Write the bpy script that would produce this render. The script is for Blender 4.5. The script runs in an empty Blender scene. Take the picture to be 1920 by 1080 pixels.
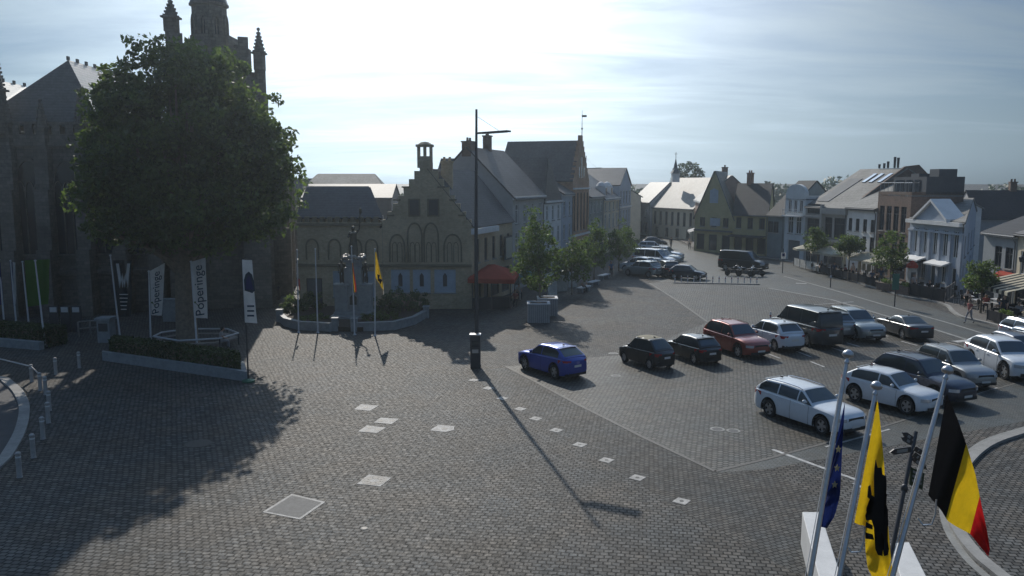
import bpy, bmesh, math, random
from math import sin, cos, pi, radians, sqrt, atan2
from mathutils import Vector, Matrix
R = random.Random(7)
F, CX, CY, H, PIT = 1500.0, 960.0, 540.0, 10.0, radians(7.5)
SUN_AZ, SUN_EL = radians(-12.0), radians(33.0)      # azimuth measured from +Y towards +X
col = bpy.context.scene.collection
V = Vector

def ray(u, v):
    dx, dy = (u-CX)/F, -(v-CY)/F
    c, s = cos(PIT), sin(PIT)
    return V((dx, c+dy*s, -s+dy*c))
def G(u, v, z=0.0):
    r = ray(u, v); k = (z-H)/r.z
    return V((r.x*k, r.y*k, z))
def at(u, v, Y):
    r = ray(u, v); k = Y/r.y
    return V((r.x*k, Y, H+r.z*k))
def zat(P, v):
    dy = -(v-CY)/F; c, s = cos(PIT), sin(PIT)
    return H + (dy*P.y*c - P.y*s)/(c+dy*s)

# ---------------------------------------------------------------- materials
MATS = {}
def new_mat(name):
    m = bpy.data.materials.new(name); m.use_nodes = True
    nt = m.node_tree; nt.nodes.clear()
    out = nt.nodes.new('ShaderNodeOutputMaterial')
    b = nt.nodes.new('ShaderNodeBsdfPrincipled')
    nt.links.new(b.outputs[0], out.inputs[0])
    MATS[name] = m
    return m, nt, b
def N(nt, t, **kw):
    n = nt.nodes.new(t)
    for k, v in kw.items():
        if k in n.inputs: n.inputs[k].default_value = v
        else: setattr(n, k, v)
    return n
def rgba(c): return (c[0], c[1], c[2], 1.0)
def pos(nt, scale=(1,1,1), rot=(0,0,0), obj=False):
    g = N(nt, 'ShaderNodeTexCoord') if obj else N(nt, 'ShaderNodeNewGeometry')
    mp = N(nt, 'ShaderNodeMapping'); mp.inputs['Scale'].default_value = scale; mp.inputs['Rotation'].default_value = rot
    nt.links.new(g.outputs['Object' if obj else 'Position'], mp.inputs['Vector'])
    return mp.outputs[0]
def vary(nt, base, scale, amt, vec, detail=6, rough=.65):
    """base: socket or colour; returns a colour socket multiplied by noise"""
    n = N(nt, 'ShaderNodeTexNoise', Scale=scale, Detail=detail, Roughness=rough)
    nt.links.new(vec, n.inputs['Vector'])
    mr = N(nt, 'ShaderNodeMapRange'); mr.inputs[1].default_value = .3; mr.inputs[2].default_value = .7
    mr.inputs[3].default_value = 1-amt; mr.inputs[4].default_value = 1+amt
    nt.links.new(n.outputs['Fac'], mr.inputs[0])
    mx = N(nt, 'ShaderNodeMix', data_type='RGBA', blend_type='MULTIPLY'); mx.inputs[0].default_value = 1
    if isinstance(base, tuple): mx.inputs[6].default_value = rgba(base)
    else: nt.links.new(base, mx.inputs[6])
    nt.links.new(mr.outputs[0], mx.inputs[7])
    return mx.outputs[2]
def mat(name, c, rough=.8, var=.15, scale=2.0, metal=0.0, spec=.4, bump=0.0, coat=0.0, emit=None, obj=False):
    m, nt, b = new_mat(name)
    b.inputs['Roughness'].default_value = rough; b.inputs['Metallic'].default_value = metal
    b.inputs['Specular IOR Level'].default_value = spec
    if coat: b.inputs['Coat Weight'].default_value = coat; b.inputs['Coat Roughness'].default_value = .04
    vec = pos(nt, obj=obj)
    s = vary(nt, tuple(c), scale, var, vec)
    s = vary(nt, s, scale*7, var*.6, vec)
    nt.links.new(s, b.inputs['Base Color'])
    if bump:
        n = N(nt, 'ShaderNodeTexNoise', Scale=scale*6, Detail=5.0); nt.links.new(vec, n.inputs['Vector'])
        bp = N(nt, 'ShaderNodeBump', Strength=bump, Distance=.05); nt.links.new(n.outputs['Fac'], bp.inputs['Height'])
        nt.links.new(bp.outputs[0], b.inputs['Normal'])
    return m
def stains(nt, base, vec, amt):
    out = base
    for sc_, lo, hi, k in ((.55, .60, .74, 1-amt), (1.7, .66, .76, 1-amt*.8), (.09, .52, .68, 1+amt*.35)):
        n = N(nt, 'ShaderNodeTexNoise', Scale=sc_, Detail=5.0, Roughness=.55, Distortion=.8); nt.links.new(vec, n.inputs['Vector'])
        mr = N(nt, 'ShaderNodeMapRange'); mr.inputs[1].default_value = lo; mr.inputs[2].default_value = hi; mr.inputs[3].default_value = 1; mr.inputs[4].default_value = k; nt.links.new(n.outputs['Fac'], mr.inputs[0])
        mx = N(nt, 'ShaderNodeMix', data_type='RGBA', blend_type='MULTIPLY'); mx.inputs[0].default_value = 1; nt.links.new(out, mx.inputs[6]); nt.links.new(mr.outputs[0], mx.inputs[7]); out = mx.outputs[2]
    n = N(nt, 'ShaderNodeTexNoise', Scale=.35, Detail=6.0, Roughness=.75); nt.links.new(vec, n.inputs['Vector'])
    cr_ = N(nt, 'ShaderNodeValToRGB'); e = cr_.color_ramp.elements; e[0].position = .38; e[0].color = (1.08, .99, .90, 1); e[1].position = .62; e[1].color = (.93, 1.0, 1.06, 1); nt.links.new(n.outputs['Fac'], cr_.inputs[0])
    mx = N(nt, 'ShaderNodeMix', data_type='RGBA', blend_type='MULTIPLY'); mx.inputs[0].default_value = 1; nt.links.new(out, mx.inputs[6]); nt.links.new(cr_.outputs[0], mx.inputs[7])
    return mx.outputs[2]
def brick_mat(name, c1, c2, mortar, bw, bh, ms=.012, rot=(0,0,0), rough=.85, spec=.3, bump=.4, var=.25, vscale=.25, wall=False, dist=.0, off=.5, rvar=0.0, bd=.02, stain=0.0):
    """brick pattern in metres; wall=True runs the courses up z along whichever way the wall faces"""
    m, nt, b = new_mat(name)
    b.inputs['Specular IOR Level'].default_value = spec; b.inputs['Roughness'].default_value = rough
    if wall:
        g = N(nt, 'ShaderNodeNewGeometry'); sx = N(nt, 'ShaderNodeSeparateXYZ'); sn = N(nt, 'ShaderNodeSeparateXYZ')
        nt.links.new(g.outputs['Position'], sx.inputs[0]); nt.links.new(g.outputs['True Normal'], sn.inputs[0])
        # along-wall coordinate = x*ny - y*nx
        m1 = N(nt, 'ShaderNodeMath', operation='MULTIPLY'); m2 = N(nt, 'ShaderNodeMath', operation='MULTIPLY'); sb = N(nt, 'ShaderNodeMath', operation='SUBTRACT')
        nt.links.new(sx.outputs[0], m1.inputs[0]); nt.links.new(sn.outputs[1], m1.inputs[1])
        nt.links.new(sx.outputs[1], m2.inputs[0]); nt.links.new(sn.outputs[0], m2.inputs[1])
        nt.links.new(m1.outputs[0], sb.inputs[0]); nt.links.new(m2.outputs[0], sb.inputs[1])
        cb = N(nt, 'ShaderNodeCombineXYZ'); nt.links.new(sb.outputs[0], cb.inputs[0]); nt.links.new(sx.outputs[2], cb.inputs[1])
        vec = cb.outputs[0]; vworld = g.outputs['Position']
    else:
        vec = pos(nt, rot=rot); vworld = vec
    v2 = vec
    if dist:
        nn = N(nt, 'ShaderNodeTexNoise', Scale=1.3, Detail=3.0); nt.links.new(vec, nn.inputs['Vector'])
        ad = N(nt, 'ShaderNodeVectorMath', operation='MULTIPLY_ADD'); ad.inputs[1].default_value = (dist, dist, 0)
        nt.links.new(nn.outputs['Color'], ad.inputs[0]); nt.links.new(vec, ad.inputs[2]); v2 = ad.outputs[0]
    bt = N(nt, 'ShaderNodeTexBrick'); bt.offset = off
    for k, v in (('Color1', rgba(c1)), ('Color2', rgba(c2)), ('Mortar', rgba(mortar)), ('Scale', 1.0), ('Mortar Size', ms), ('Mortar Smooth', .3), ('Brick Width', bw), ('Row Height', bh)):
        bt.inputs[k].default_value = v
    nt.links.new(v2, bt.inputs['Vector'])
    s = vary(nt, bt.outputs['Color'], vscale, var, vworld, 8, .7)
    if stain: s = stains(nt, s, vworld, stain)
    s = vary(nt, s, vscale*14, var*.55, vworld, 4)
    nt.links.new(s, b.inputs['Base Color'])
    if rvar:
        n = N(nt, 'ShaderNodeTexNoise', Scale=6.0, Detail=4.0); nt.links.new(vworld, n.inputs['Vector'])
        mr = N(nt, 'ShaderNodeMapRange'); mr.inputs[1].default_value = .3; mr.inputs[2].default_value = .7
        mr.inputs[3].default_value = rough-rvar; mr.inputs[4].default_value = rough+rvar
        nt.links.new(n.outputs[0], mr.inputs[0]); nt.links.new(mr.outputs[0], b.inputs['Roughness'])
    if bump:
        inv = N(nt, 'ShaderNodeMath', operation='SUBTRACT'); inv.inputs[0].default_value = 1.0
        nt.links.new(bt.outputs['Fac'], inv.inputs[1])
        n = N(nt, 'ShaderNodeTexNoise', Scale=9.0, Detail=3.0); nt.links.new(vworld, n.inputs['Vector'])
        ad = N(nt, 'ShaderNodeMath', operation='MULTIPLY_ADD'); ad.inputs[1].default_value = .7
        nt.links.new(n.outputs[0], ad.inputs[0]); nt.links.new(inv.outputs[0], ad.inputs[2])
        bp = N(nt, 'ShaderNodeBump', Strength=bump, Distance=bd); nt.links.new(ad.outputs[0], bp.inputs['Height'])
        nt.links.new(bp.outputs[0], b.inputs['Normal'])
    return m
def leaf_mat(name, c, trans=.35):
    m, nt, b = new_mat(name)
    b.inputs['Roughness'].default_value = .55; b.inputs['Specular IOR Level'].default_value = .3
    vec = pos(nt)
    s = vary(nt, tuple(c), .5, .35, vec, 3); s = vary(nt, s, 5.0, .3, vec, 2)
    nt.links.new(s, b.inputs['Base Color'])
    tr = N(nt, 'ShaderNodeBsdfTranslucent')
    mx0 = N(nt, 'ShaderNodeMix', data_type='RGBA', blend_type='MULTIPLY'); mx0.inputs[0].default_value = 1
    nt.links.new(s, mx0.inputs[6]); mx0.inputs[7].default_value = (1.25, 1.4, .6, 1)
    nt.links.new(mx0.outputs[2], tr.inputs['Color'])
    mx = N(nt, 'ShaderNodeMixShader'); mx.inputs[0].default_value = trans
    nt.links.new(b.outputs[0], mx.inputs[1]); nt.links.new(tr.outputs[0], mx.inputs[2])
    out = [n for n in nt.nodes if n.type == 'OUTPUT_MATERIAL'][0]
    nt.links.new(mx.outputs[0], out.inputs[0])
    return m
def slate_mat(name, c, rough=.45, spec=.5, rows=.3):
    """roof covering: courses run along the slope, following height"""
    m, nt, b = new_mat(name)
    b.inputs['Roughness'].default_value = rough; b.inputs['Specular IOR Level'].default_value = spec
    g = N(nt, 'ShaderNodeNewGeometry')
    w = N(nt, 'ShaderNodeTexWave', wave_type='BANDS', bands_direction='Z', wave_profile='SAW', Scale=1.0/rows*.5, Distortion=.6)
    w.inputs['Detail'].default_value = 2.0
    nt.links.new(g.outputs['Position'], w.inputs['Vector'])
    mr = N(nt, 'ShaderNodeMapRange'); mr.inputs[3].default_value = .8; mr.inputs[4].default_value = 1.1
    nt.links.new(w.outputs['Fac'], mr.inputs[0])
    s = vary(nt, tuple(c), .35, .25, g.outputs['Position']); s = vary(nt, s, 4.0, .25, g.outputs['Position'], 3)
    mx = N(nt, 'ShaderNodeMix', data_type='RGBA', blend_type='MULTIPLY'); mx.inputs[0].default_value = 1
    nt.links.new(s, mx.inputs[6]); nt.links.new(mr.outputs[0], mx.inputs[7])
    nt.links.new(mx.outputs[2], b.inputs['Base Color'])
    bp = N(nt, 'ShaderNodeBump', Strength=.35, Distance=.03); nt.links.new(w.outputs['Fac'], bp.inputs['Height'])
    nt.links.new(bp.outputs[0], b.inputs['Normal'])
    return m

# ---------------------------------------------------------------- mesh builder
class MB:
    def __init__(s, M=None): s.bm = bmesh.new(); s.M = M; s.mi = 0
    def v(s, p):
        p = V(p)
        if len(p) == 2: p = V((p.x, p.y, 0))
        return s.bm.verts.new(s.M @ p if s.M else p)
    def f(s, vs, mi=None):
        try: fc = s.bm.faces.new(vs)
        except ValueError: return None
        fc.material_index = s.mi if mi is None else mi
        return fc
    def poly(s, pts, mi=None): return s.f([s.v(p) for p in pts], mi)
    def prism(s, pts, z0, z1, mi=None):
        """pts: list of (x,y) or Vectors; z0,z1 numbers"""
        lo = [s.v((p[0], p[1], z0)) for p in pts]; hi = [s.v((p[0], p[1], z1)) for p in pts]
        n = len(pts); s.f(lo[::-1], mi); s.f(hi, mi)
        for i in range(n): s.f([lo[i], lo[(i+1) % n], hi[(i+1) % n], hi[i]], mi)
    def extr(s, pts, d, mi=None):
        """closed polygon of 3D points extruded by vector d"""
        d = V(d); a = [s.v(p) for p in pts]; b = [s.v(V(p)+d) for p in pts]; n = len(pts)
        s.f(a[::-1], mi); s.f(b, mi)
        for i in range(n): s.f([a[i], a[(i+1) % n], b[(i+1) % n], b[i]], mi)
    def box(s, c, sz, rz=0.0, mi=None, bev=0.0, rx=0.0, ry=0.0):
        m = Matrix.Translation(V(c)) @ Matrix.Rotation(rz, 4, 'Z') @ Matrix.Rotation(ry, 4, 'Y') @ Matrix.Rotation(rx, 4, 'X')
        x, y, z = sz[0]/2, sz[1]/2, sz[2]/2
        vs = [s.v(m @ V(p)) for p in ((-x,-y,-z),(x,-y,-z),(x,y,-z),(-x,y,-z),(-x,-y,z),(x,-y,z),(x,y,z),(-x,y,z))]
        fs = [s.f([vs[i] for i in q], mi) for q in ((3,2,1,0),(4,5,6,7),(0,1,5,4),(1,2,6,5),(2,3,7,6),(3,0,4,7))]
        if bev:
            es = list({e for f in fs for e in f.edges})
            r = bmesh.ops.bevel(s.bm, geom=es, offset=bev, segments=2, profile=.6, affect='EDGES')
            for f in r['faces']: f.material_index = s.mi if mi is None else mi
    def cyl(s, p0, p1, r0, r1=None, n=10, mi=None, caps=True):
        p0, p1 = V(p0), V(p1); r1 = r0 if r1 is None else r1
        d = (p1-p0).normalized(); a = d.orthogonal().normalized(); b = d.cross(a)
        A = [s.v(p0+(a*cos(2*pi*i/n)+b*sin(2*pi*i/n))*r0) for i in range(n)]
        B = [s.v(p1+(a*cos(2*pi*i/n)+b*sin(2*pi*i/n))*r1) for i in range(n)] if r1 > 1e-5 else [s.v(p1)]
        if len(B) == 1:
            for i in range(n): s.f([A[i], A[(i+1) % n], B[0]], mi)
        else:
            for i in range(n): s.f([A[i], A[(i+1) % n], B[(i+1) % n], B[i]], mi)
            if caps: s.f(B, mi)
        if caps: s.f(A[::-1], mi)
    def tube(s, pts, r, n=8, mi=None):
        """swept tube; r number or list"""
        pts = [V(p) for p in pts]; rs = r if isinstance(r, (list, tuple)) else [r]*len(pts)
        rings = []; a = None
        for i, p in enumerate(pts):
            d = (pts[min(i+1, len(pts)-1)]-pts[max(i-1, 0)]).normalized()
            a = d.orthogonal().normalized() if a is None else (a-d*a.dot(d)).normalized()
            b = d.cross(a)
            rings.append([s.v(p+(a*cos(2*pi*k/n)+b*sin(2*pi*k/n))*rs[i]) for k in range(n)])
        for i in range(len(rings)-1):
            for k in range(n): s.f([rings[i][k], rings[i][(k+1) % n], rings[i+1][(k+1) % n], rings[i+1][k]], mi)
        s.f(rings[0][::-1], mi); s.f(rings[-1], mi)
    def lathe(s, prof, c=(0,0,0), n=16, mi=None, caps=True):
        c = V(c); rings = []
        for r, z in prof:
            rings.append([s.v(c+V((r*cos(2*pi*k/n), r*sin(2*pi*k/n), z))) for k in range(n)] if r > 1e-5 else [s.v(c+V((0,0,z)))])
        for i in range(len(rings)-1):
            A, B = rings[i], rings[i+1]
            for k in range(n):
                if len(A) == 1 and len(B) == 1: continue
                if len(A) == 1: s.f([A[0], B[(k+1) % n], B[k]], mi)
                elif len(B) == 1: s.f([A[k], A[(k+1) % n], B[0]], mi)
                else: s.f([A[k], A[(k+1) % n], B[(k+1) % n], B[k]], mi)
        if caps and len(rings[0]) > 1: s.f(rings[0][::-1], mi)
        if caps and len(rings[-1]) > 1: s.f(rings[-1], mi)
    def grid(s, fn, nu, nv, mi=None, thick=None):
        """fn(i/nu, j/nv) -> point ; optional mi(i,j)"""
        vs = [[s.v(fn(i/nu, j/nv)) for j in range(nv+1)] for i in range(nu+1)]
        for i in range(nu):
            for j in range(nv):
                k = mi(i, j) if callable(mi) else mi
                s.f([vs[i][j], vs[i+1][j], vs[i+1][j+1], vs[i][j+1]], k)
    def sphere(s, c, r, sc=(1,1,1), nu=10, nv=6, mi=None):
        c = V(c)
        prof = [(r*sin(pi*j/nv), -r*cos(pi*j/nv)) for j in range(nv+1)]
        old = s.M; m = Matrix.Translation(c) @ Matrix.Diagonal((sc[0], sc[1], sc[2], 1))
        s.M = old @ m if old else m; s.lathe(prof, (0,0,0), nu, mi); s.M = old
    def build(s, name, m, parent=None, smooth=None, local=True, recalc=True):
        """links ONE mesh object; when parent is given the points are taken as world points and moved to the parent's frame (local=True)"""
        if parent is not None and local and parent.get('_w'):
            off = V(parent['_w'])
            for q in s.bm.verts: q.co -= off
        if recalc: bmesh.ops.recalc_face_normals(s.bm, faces=s.bm.faces)
        me = bpy.data.meshes.new(name); s.bm.to_mesh(me); s.bm.free()
        for k in (m if isinstance(m, (list, tuple)) else [m]): me.materials.append(k)
        if smooth is not None:
            for p in me.polygons: p.use_smooth = True
            me.set_sharp_from_angle(angle=radians(smooth))
        o = bpy.data.objects.new(name, me); col.objects.link(o)
        if parent is not None:
            o.parent = parent
            if parent.get('_w') is not None: o['_w'] = parent['_w']
        return o
def tag(o, label=None, cat=None, group=None, kind=None):
    if label: o['label'] = label
    if cat: o['category'] = cat
    if group: o['group'] = group
    if kind: o['kind'] = kind
    return o
def thing(name, label, cat, loc=(0,0,0), rz=0.0, group=None, world=False):
    """Empty at the thing's base; world=True: its parts are given in world points"""
    o = bpy.data.objects.new(name, None); col.objects.link(o); o.empty_display_size = .2
    o.location = loc; o.rotation_euler = (0, 0, rz)
    if world: o['_w'] = tuple(V(loc))
    return tag(o, label, cat, group)
def solo(mb, name, m, label, cat, group=None, loc=None, smooth=None):
    o = mb.build(name, m, smooth=smooth)
    if loc is not None:
        o.data.transform(Matrix.Translation(-V(loc))); o.location = loc
    return tag(o, label, cat, group)
def struct(mb, name, m, smooth=None):
    return tag(mb.build(name, m, smooth=smooth), kind='structure')
def copy_tree(o, parent=None):
    c = o.copy(); col.objects.link(c); c.parent = parent
    for ch in list(o.children): copy_tree(ch, c)
    return c
def place(proto, loc, rz, label, used, scale=1.0):
    """first call moves the prototype itself, later calls copy it"""
    o = proto if not used else copy_tree(proto)
    used.append(o)
    o.location = loc; o.rotation_euler = (0, 0, rz); o.scale = (scale,)*3
    if label: o['label'] = label
    return o
ORD = 'first second third fourth fifth sixth seventh eighth ninth tenth eleventh twelfth thirteenth fourteenth'.split()
def text_mesh(s, size, name, m, parent, Mx, extrude=.004):
    cu = bpy.data.curves.new(name, 'FONT'); cu.body = s; cu.size = size; cu.extrude = extrude; cu.align_x = 'CENTER'; cu.align_y = 'CENTER'
    t = bpy.data.objects.new(name, cu); col.objects.link(t)
    dg = bpy.context.evaluated_depsgraph_get(); dg.update()
    me = bpy.data.meshes.new_from_object(t.evaluated_get(dg)); bpy.data.objects.remove(t); bpy.data.curves.remove(cu)
    me.transform(Mx); me.materials.clear(); me.materials.append(m)
    o = bpy.data.objects.new(name, me); col.objects.link(o); o.parent = parent
    return o

# ---------------------------------------------------------------- camera, light, sky
sc = bpy.context.scene
cam = bpy.data.cameras.new('camera'); co = bpy.data.objects.new('camera', cam); col.objects.link(co)
cam.sensor_width = 36.0; cam.lens = 36.0*F/1920.0; cam.clip_end = 6000
co.location = (0, 0, H); co.rotation_euler = (pi/2-PIT, 0, 0); sc.camera = co
sun = bpy.data.lights.new('sun', 'SUN'); so = bpy.data.objects.new('sun', sun); col.objects.link(so)
sun.energy = 3.1; sun.angle = radians(.5); sun.color = (1.0, .93, .83)
d = V((sin(SUN_AZ)*cos(SUN_EL), cos(SUN_AZ)*cos(SUN_EL), sin(SUN_EL)))
so.rotation_euler = d.to_track_quat('Z', 'Y').to_euler(); so.location = (0, 0, 60)
w = bpy.data.worlds.new('World'); sc.world = w; w.use_nodes = True
nt = w.node_tree; nt.nodes.clear()
wo = nt.nodes.new('ShaderNodeOutputWorld'); bg = nt.nodes.new('ShaderNodeBackground')
sky = nt.nodes.new('ShaderNodeTexSky'); sky.sky_type = 'NISHITA'; sky.sun_disc = False
sky.sun_elevation = SUN_EL; sky.sun_rotation = SUN_AZ; sky.altitude = 20; sky.air_density = 1.0; sky.dust_density = 1.2; sky.ozone_density = 4.0
# thin high cloud: streaks on a flat layer overhead, brightening the sky behind them
tc = nt.nodes.new('ShaderNodeTexCoord'); sx = nt.nodes.new('ShaderNodeSeparateXYZ'); nt.links.new(tc.outputs['Generated'], sx.inputs[0])
ad = N(nt, 'ShaderNodeMath', operation='ADD'); ad.inputs[1].default_value = .12; nt.links.new(sx.outputs[2], ad.inputs[0])
mxm = N(nt, 'ShaderNodeMath', operation='MAXIMUM'); mxm.inputs[1].default_value = .05; nt.links.new(ad.outputs[0], mxm.inputs[0])
dv = [N(nt, 'ShaderNodeMath', operation='DIVIDE') for _ in (0, 1)]
for k in (0, 1): nt.links.new(sx.outputs[k], dv[k].inputs[0]); nt.links.new(mxm.outputs[0], dv[k].inputs[1])
cb = nt.nodes.new('ShaderNodeCombineXYZ'); nt.links.new(dv[0].outputs[0], cb.inputs[0]); nt.links.new(dv[1].outputs[0], cb.inputs[1])
mp = nt.nodes.new('ShaderNodeMapping'); mp.inputs['Rotation'].default_value = (0, 0, radians(-14)); mp.inputs['Scale'].default_value = (.5, 1.5, 1)
nt.links.new(cb.outputs[0], mp.inputs[0])
cn = N(nt, 'ShaderNodeTexNoise', Scale=1.1, Detail=8.0, Roughness=.6, Distortion=.5); nt.links.new(mp.outputs[0], cn.inputs['Vector'])
cr = N(nt, 'ShaderNodeMapRange'); cr.inputs[1].default_value = .36; cr.inputs[2].default_value = .66; cr.inputs[3].default_value = 0.0; cr.inputs[4].default_value = 1.0
nt.links.new(cn.outputs['Fac'], cr.inputs[0])
bw = nt.nodes.new('ShaderNodeRGBToBW'); nt.links.new(sky.outputs[0], bw.inputs[0])
clc = N(nt, 'ShaderNodeMath', operation='MULTIPLY_ADD'); clc.inputs[1].default_value = 1.25; clc.inputs[2].default_value = .5; nt.links.new(bw.outputs[0], clc.inputs[0])
cl = N(nt, 'ShaderNodeVectorMath', operation='SCALE'); cl.inputs[0].default_value = (.72, 1.0, 1.22); nt.links.new(clc.outputs[0], cl.inputs['Scale'])
hz = N(nt, 'ShaderNodeMapRange'); hz.inputs[1].default_value = .02; hz.inputs[2].default_value = .15; hz.inputs[3].default_value = .9; hz.inputs[4].default_value = 0.0; nt.links.new(sx.outputs[2], hz.inputs[0])
mk = N(nt, 'ShaderNodeMath', operation='MAXIMUM'); nt.links.new(cr.outputs[0], mk.inputs[0]); nt.links.new(hz.outputs[0], mk.inputs[1])
mix = N(nt, 'ShaderNodeMix', data_type='RGBA'); nt.links.new(mk.outputs[0], mix.inputs[0]); tint = N(nt, 'ShaderNodeVectorMath', operation='MULTIPLY'); tint.inputs[1].default_value = (.58, .84, 1.10); nt.links.new(sky.outputs[0], tint.inputs[0])
nt.links.new(tint.outputs[0], mix.inputs[6]); nt.links.new(cl.outputs[0], mix.inputs[7])
# low sky dimmed; unseen sky overhead brightened as added fill for the shade
el = N(nt, 'ShaderNodeMapRange'); el.inputs[1].default_value = .24; el.inputs[2].default_value = .6; el.inputs[3].default_value = .56; el.inputs[4].default_value = 1.7; nt.links.new(sx.outputs[2], el.inputs[0])
scl = N(nt, 'ShaderNodeVectorMath', operation='SCALE'); nt.links.new(mix.outputs[2], scl.inputs[0]); nt.links.new(el.outputs[0], scl.inputs['Scale'])
# aureole of the hazy sun
GA, GE = radians(-5), radians(23)
dt = N(nt, 'ShaderNodeVectorMath', operation='DOT_PRODUCT'); dt.inputs[1].default_value = (sin(GA)*cos(GE), cos(GA)*cos(GE), sin(GE)); nt.links.new(tc.outputs['Generated'], dt.inputs[0])
gm = N(nt, 'ShaderNodeMath', operation='MAXIMUM'); gm.inputs[1].default_value = 0; nt.links.new(dt.outputs['Value'], gm.inputs[0])
gp_ = N(nt, 'ShaderNodeMath', operation='POWER'); gp_.inputs[1].default_value = 24; nt.links.new(gm.outputs[0], gp_.inputs[0])
gn = N(nt, 'ShaderNodeMath', operation='MULTIPLY_ADD'); gn.inputs[1].default_value = 2.6; gn.inputs[2].default_value = -.25; nt.links.new(cn.outputs['Fac'], gn.inputs[0])
gq = N(nt, 'ShaderNodeMath', operation='MULTIPLY'); nt.links.new(gp_.outputs[0], gq.inputs[0]); nt.links.new(gn.outputs[0], gq.inputs[1])
gs = N(nt, 'ShaderNodeVectorMath', operation='SCALE'); gs.inputs[0].default_value = (24, 25, 26); nt.links.new(gq.outputs[0], gs.inputs['Scale'])
G2, E2 = radians(2), radians(15)
d2 = N(nt, 'ShaderNodeVectorMath', operation='DOT_PRODUCT'); d2.inputs[1].default_value = (sin(G2)*cos(E2), cos(G2)*cos(E2), sin(E2)); nt.links.new(tc.outputs['Generated'], d2.inputs[0])
m2_ = N(nt, 'ShaderNodeMath', operation='MAXIMUM'); m2_.inputs[1].default_value = 0; nt.links.new(d2.outputs['Value'], m2_.inputs[0])
p2_ = N(nt, 'ShaderNodeMath', operation='POWER'); p2_.inputs[1].default_value = 10; nt.links.new(m2_.outputs[0], p2_.inputs[0])
s2_ = N(nt, 'ShaderNodeVectorMath', operation='SCALE'); s2_.inputs[0].default_value = (4.0, 4.3, 4.6); nt.links.new(p2_.outputs[0], s2_.inputs['Scale'])
a2_ = N(nt, 'ShaderNodeVectorMath', operation='ADD'); nt.links.new(scl.outputs[0], a2_.inputs[0]); nt.links.new(s2_.outputs[0], a2_.inputs[1])
sm_ = N(nt, 'ShaderNodeVectorMath', operation='ADD'); nt.links.new(a2_.outputs[0], sm_.inputs[0]); nt.links.new(gs.outputs[0], sm_.inputs[1])
nt.links.new(sm_.outputs[0], bg.inputs[0]); bg.inputs[1].default_value = .06
nt.links.new(bg.outputs[0], wo.inputs[0])
sc.view_settings.view_transform = 'Standard'; sc.view_settings.look = 'None'; sc.view_settings.exposure = 0.13; sc.view_settings.gamma = 1.0
sc.cycles.use_denoising = True
sc.cycles.max_bounces = 6; sc.cycles.transparent_max_bounces = 8

# ---------------------------------------------------------------- material table
COB = brick_mat('cobbles', (.072,.069,.064), (.140,.134,.124), (.013,.013,.012), .23, .185, .022, rot=(0,0,radians(9)), rough=.68, spec=.15, bump=.9, var=.22, vscale=.16, dist=.12, rvar=.12, bd=.03, stain=.38)
COB2 = brick_mat('cobbles_band', (.066,.064,.060), (.128,.124,.115), (.013,.013,.012), .2, .15, .018, rot=(0,0,radians(-24)), rough=.68, spec=.15, bump=.8, var=.22, vscale=.16, dist=.08, rvar=.12, bd=.03, stain=.38)
TAN = brick_mat('parking_setts', (.074,.072,.063), (.138,.132,.116), (.012,.0115,.010), .24, .17, .024, rot=(0,0,radians(-20)), rough=.6, spec=.25, bump=.9, var=.2, vscale=.12, dist=.06, rvar=.1, stain=.3)
ROADM = brick_mat('road_setts', (.068,.073,.069), (.100,.106,.099), (.026,.028,.026), .2, .13, .014, rot=(0,0,radians(35)), rough=.6, spec=.35, bump=.5, var=.16, vscale=.1, dist=.05, stain=.3)
PAVE = brick_mat('pavement_bricks', (.13,.122,.113), (.18,.167,.155), (.07,.066,.062), .22, .11, .008, rot=(0,0,radians(4)), bump=.3, var=.2)
ASPH = mat('asphalt', (.055,.056,.06), .75, .2, 1.5, bump=.2)
KERB = mat('kerb_stone', (.27,.265,.25), .75, .2, 1.2, bump=.15)
PAINT = mat('road_paint', (.42,.415,.4), .7, .45, 3.0)
SLAB = mat('white_stone_slab', (.34,.33,.31), .7, .4, 3.0)
IRON = mat('cast_iron', (.07,.068,.065), .55, .25, 8.0, metal=.3)
YBRICK = brick_mat('yellow_brick', (.44,.345,.215), (.53,.43,.28), (.38,.33,.26), .24, .075, .01, wall=True, var=.25, vscale=.35)
DBRICK = mat('dark_relief_brick', (.17,.145,.10), .9, .2, 2.0)  # darker brick; the dark of recessed arch lines is put into its colour
TBRICK = brick_mat('tan_brick', (.36,.27,.17), (.44,.34,.22), (.3,.26,.2), .24, .075, .01, wall=True)
RBRICK = brick_mat('red_brick', (.30,.13,.08), (.38,.18,.11), (.3,.25,.2), .24, .075, .01, wall=True)
OBRICK = brick_mat('orange_brick', (.45,.24,.14), (.52,.3,.19), (.4,.33,.26), .24, .075, .01, wall=True)
BBRICK = brick_mat('brown_brick', (.17,.115,.09), (.23,.155,.12), (.15,.12,.1), .24, .075, .01, wall=True)
STONE = brick_mat('church_stone', (.145,.13,.115), (.20,.18,.155), (.11,.10,.09), .5, .26, .012, wall=True, var=.35, vscale=.25)
WHITEW = mat('white_render', (.72,.72,.71), .8, .1, .8)
CREAM = mat('cream_render', (.58,.52,.40), .85, .12, .8)
YELLOW = mat('yellow_render', (.42,.37,.2), .85, .12, .8)
GREYR = mat('grey_render', (.38,.38,.38), .8, .12, .8)
BLUEW = mat('pale_blue_render', (.40,.45,.52), .8, .1, .8)
DARKW = mat('dark_render', (.13,.135,.14), .8, .15, .8)
GREENW = mat('green_grey_boards', (.2,.24,.25), .7, .15, 1.0)
STUCCO = mat('weathered_plaster', (.48,.46,.42), .85, .2, .6)
SLATE = slate_mat('slate', (.065,.07,.082), .5, .4)
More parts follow.
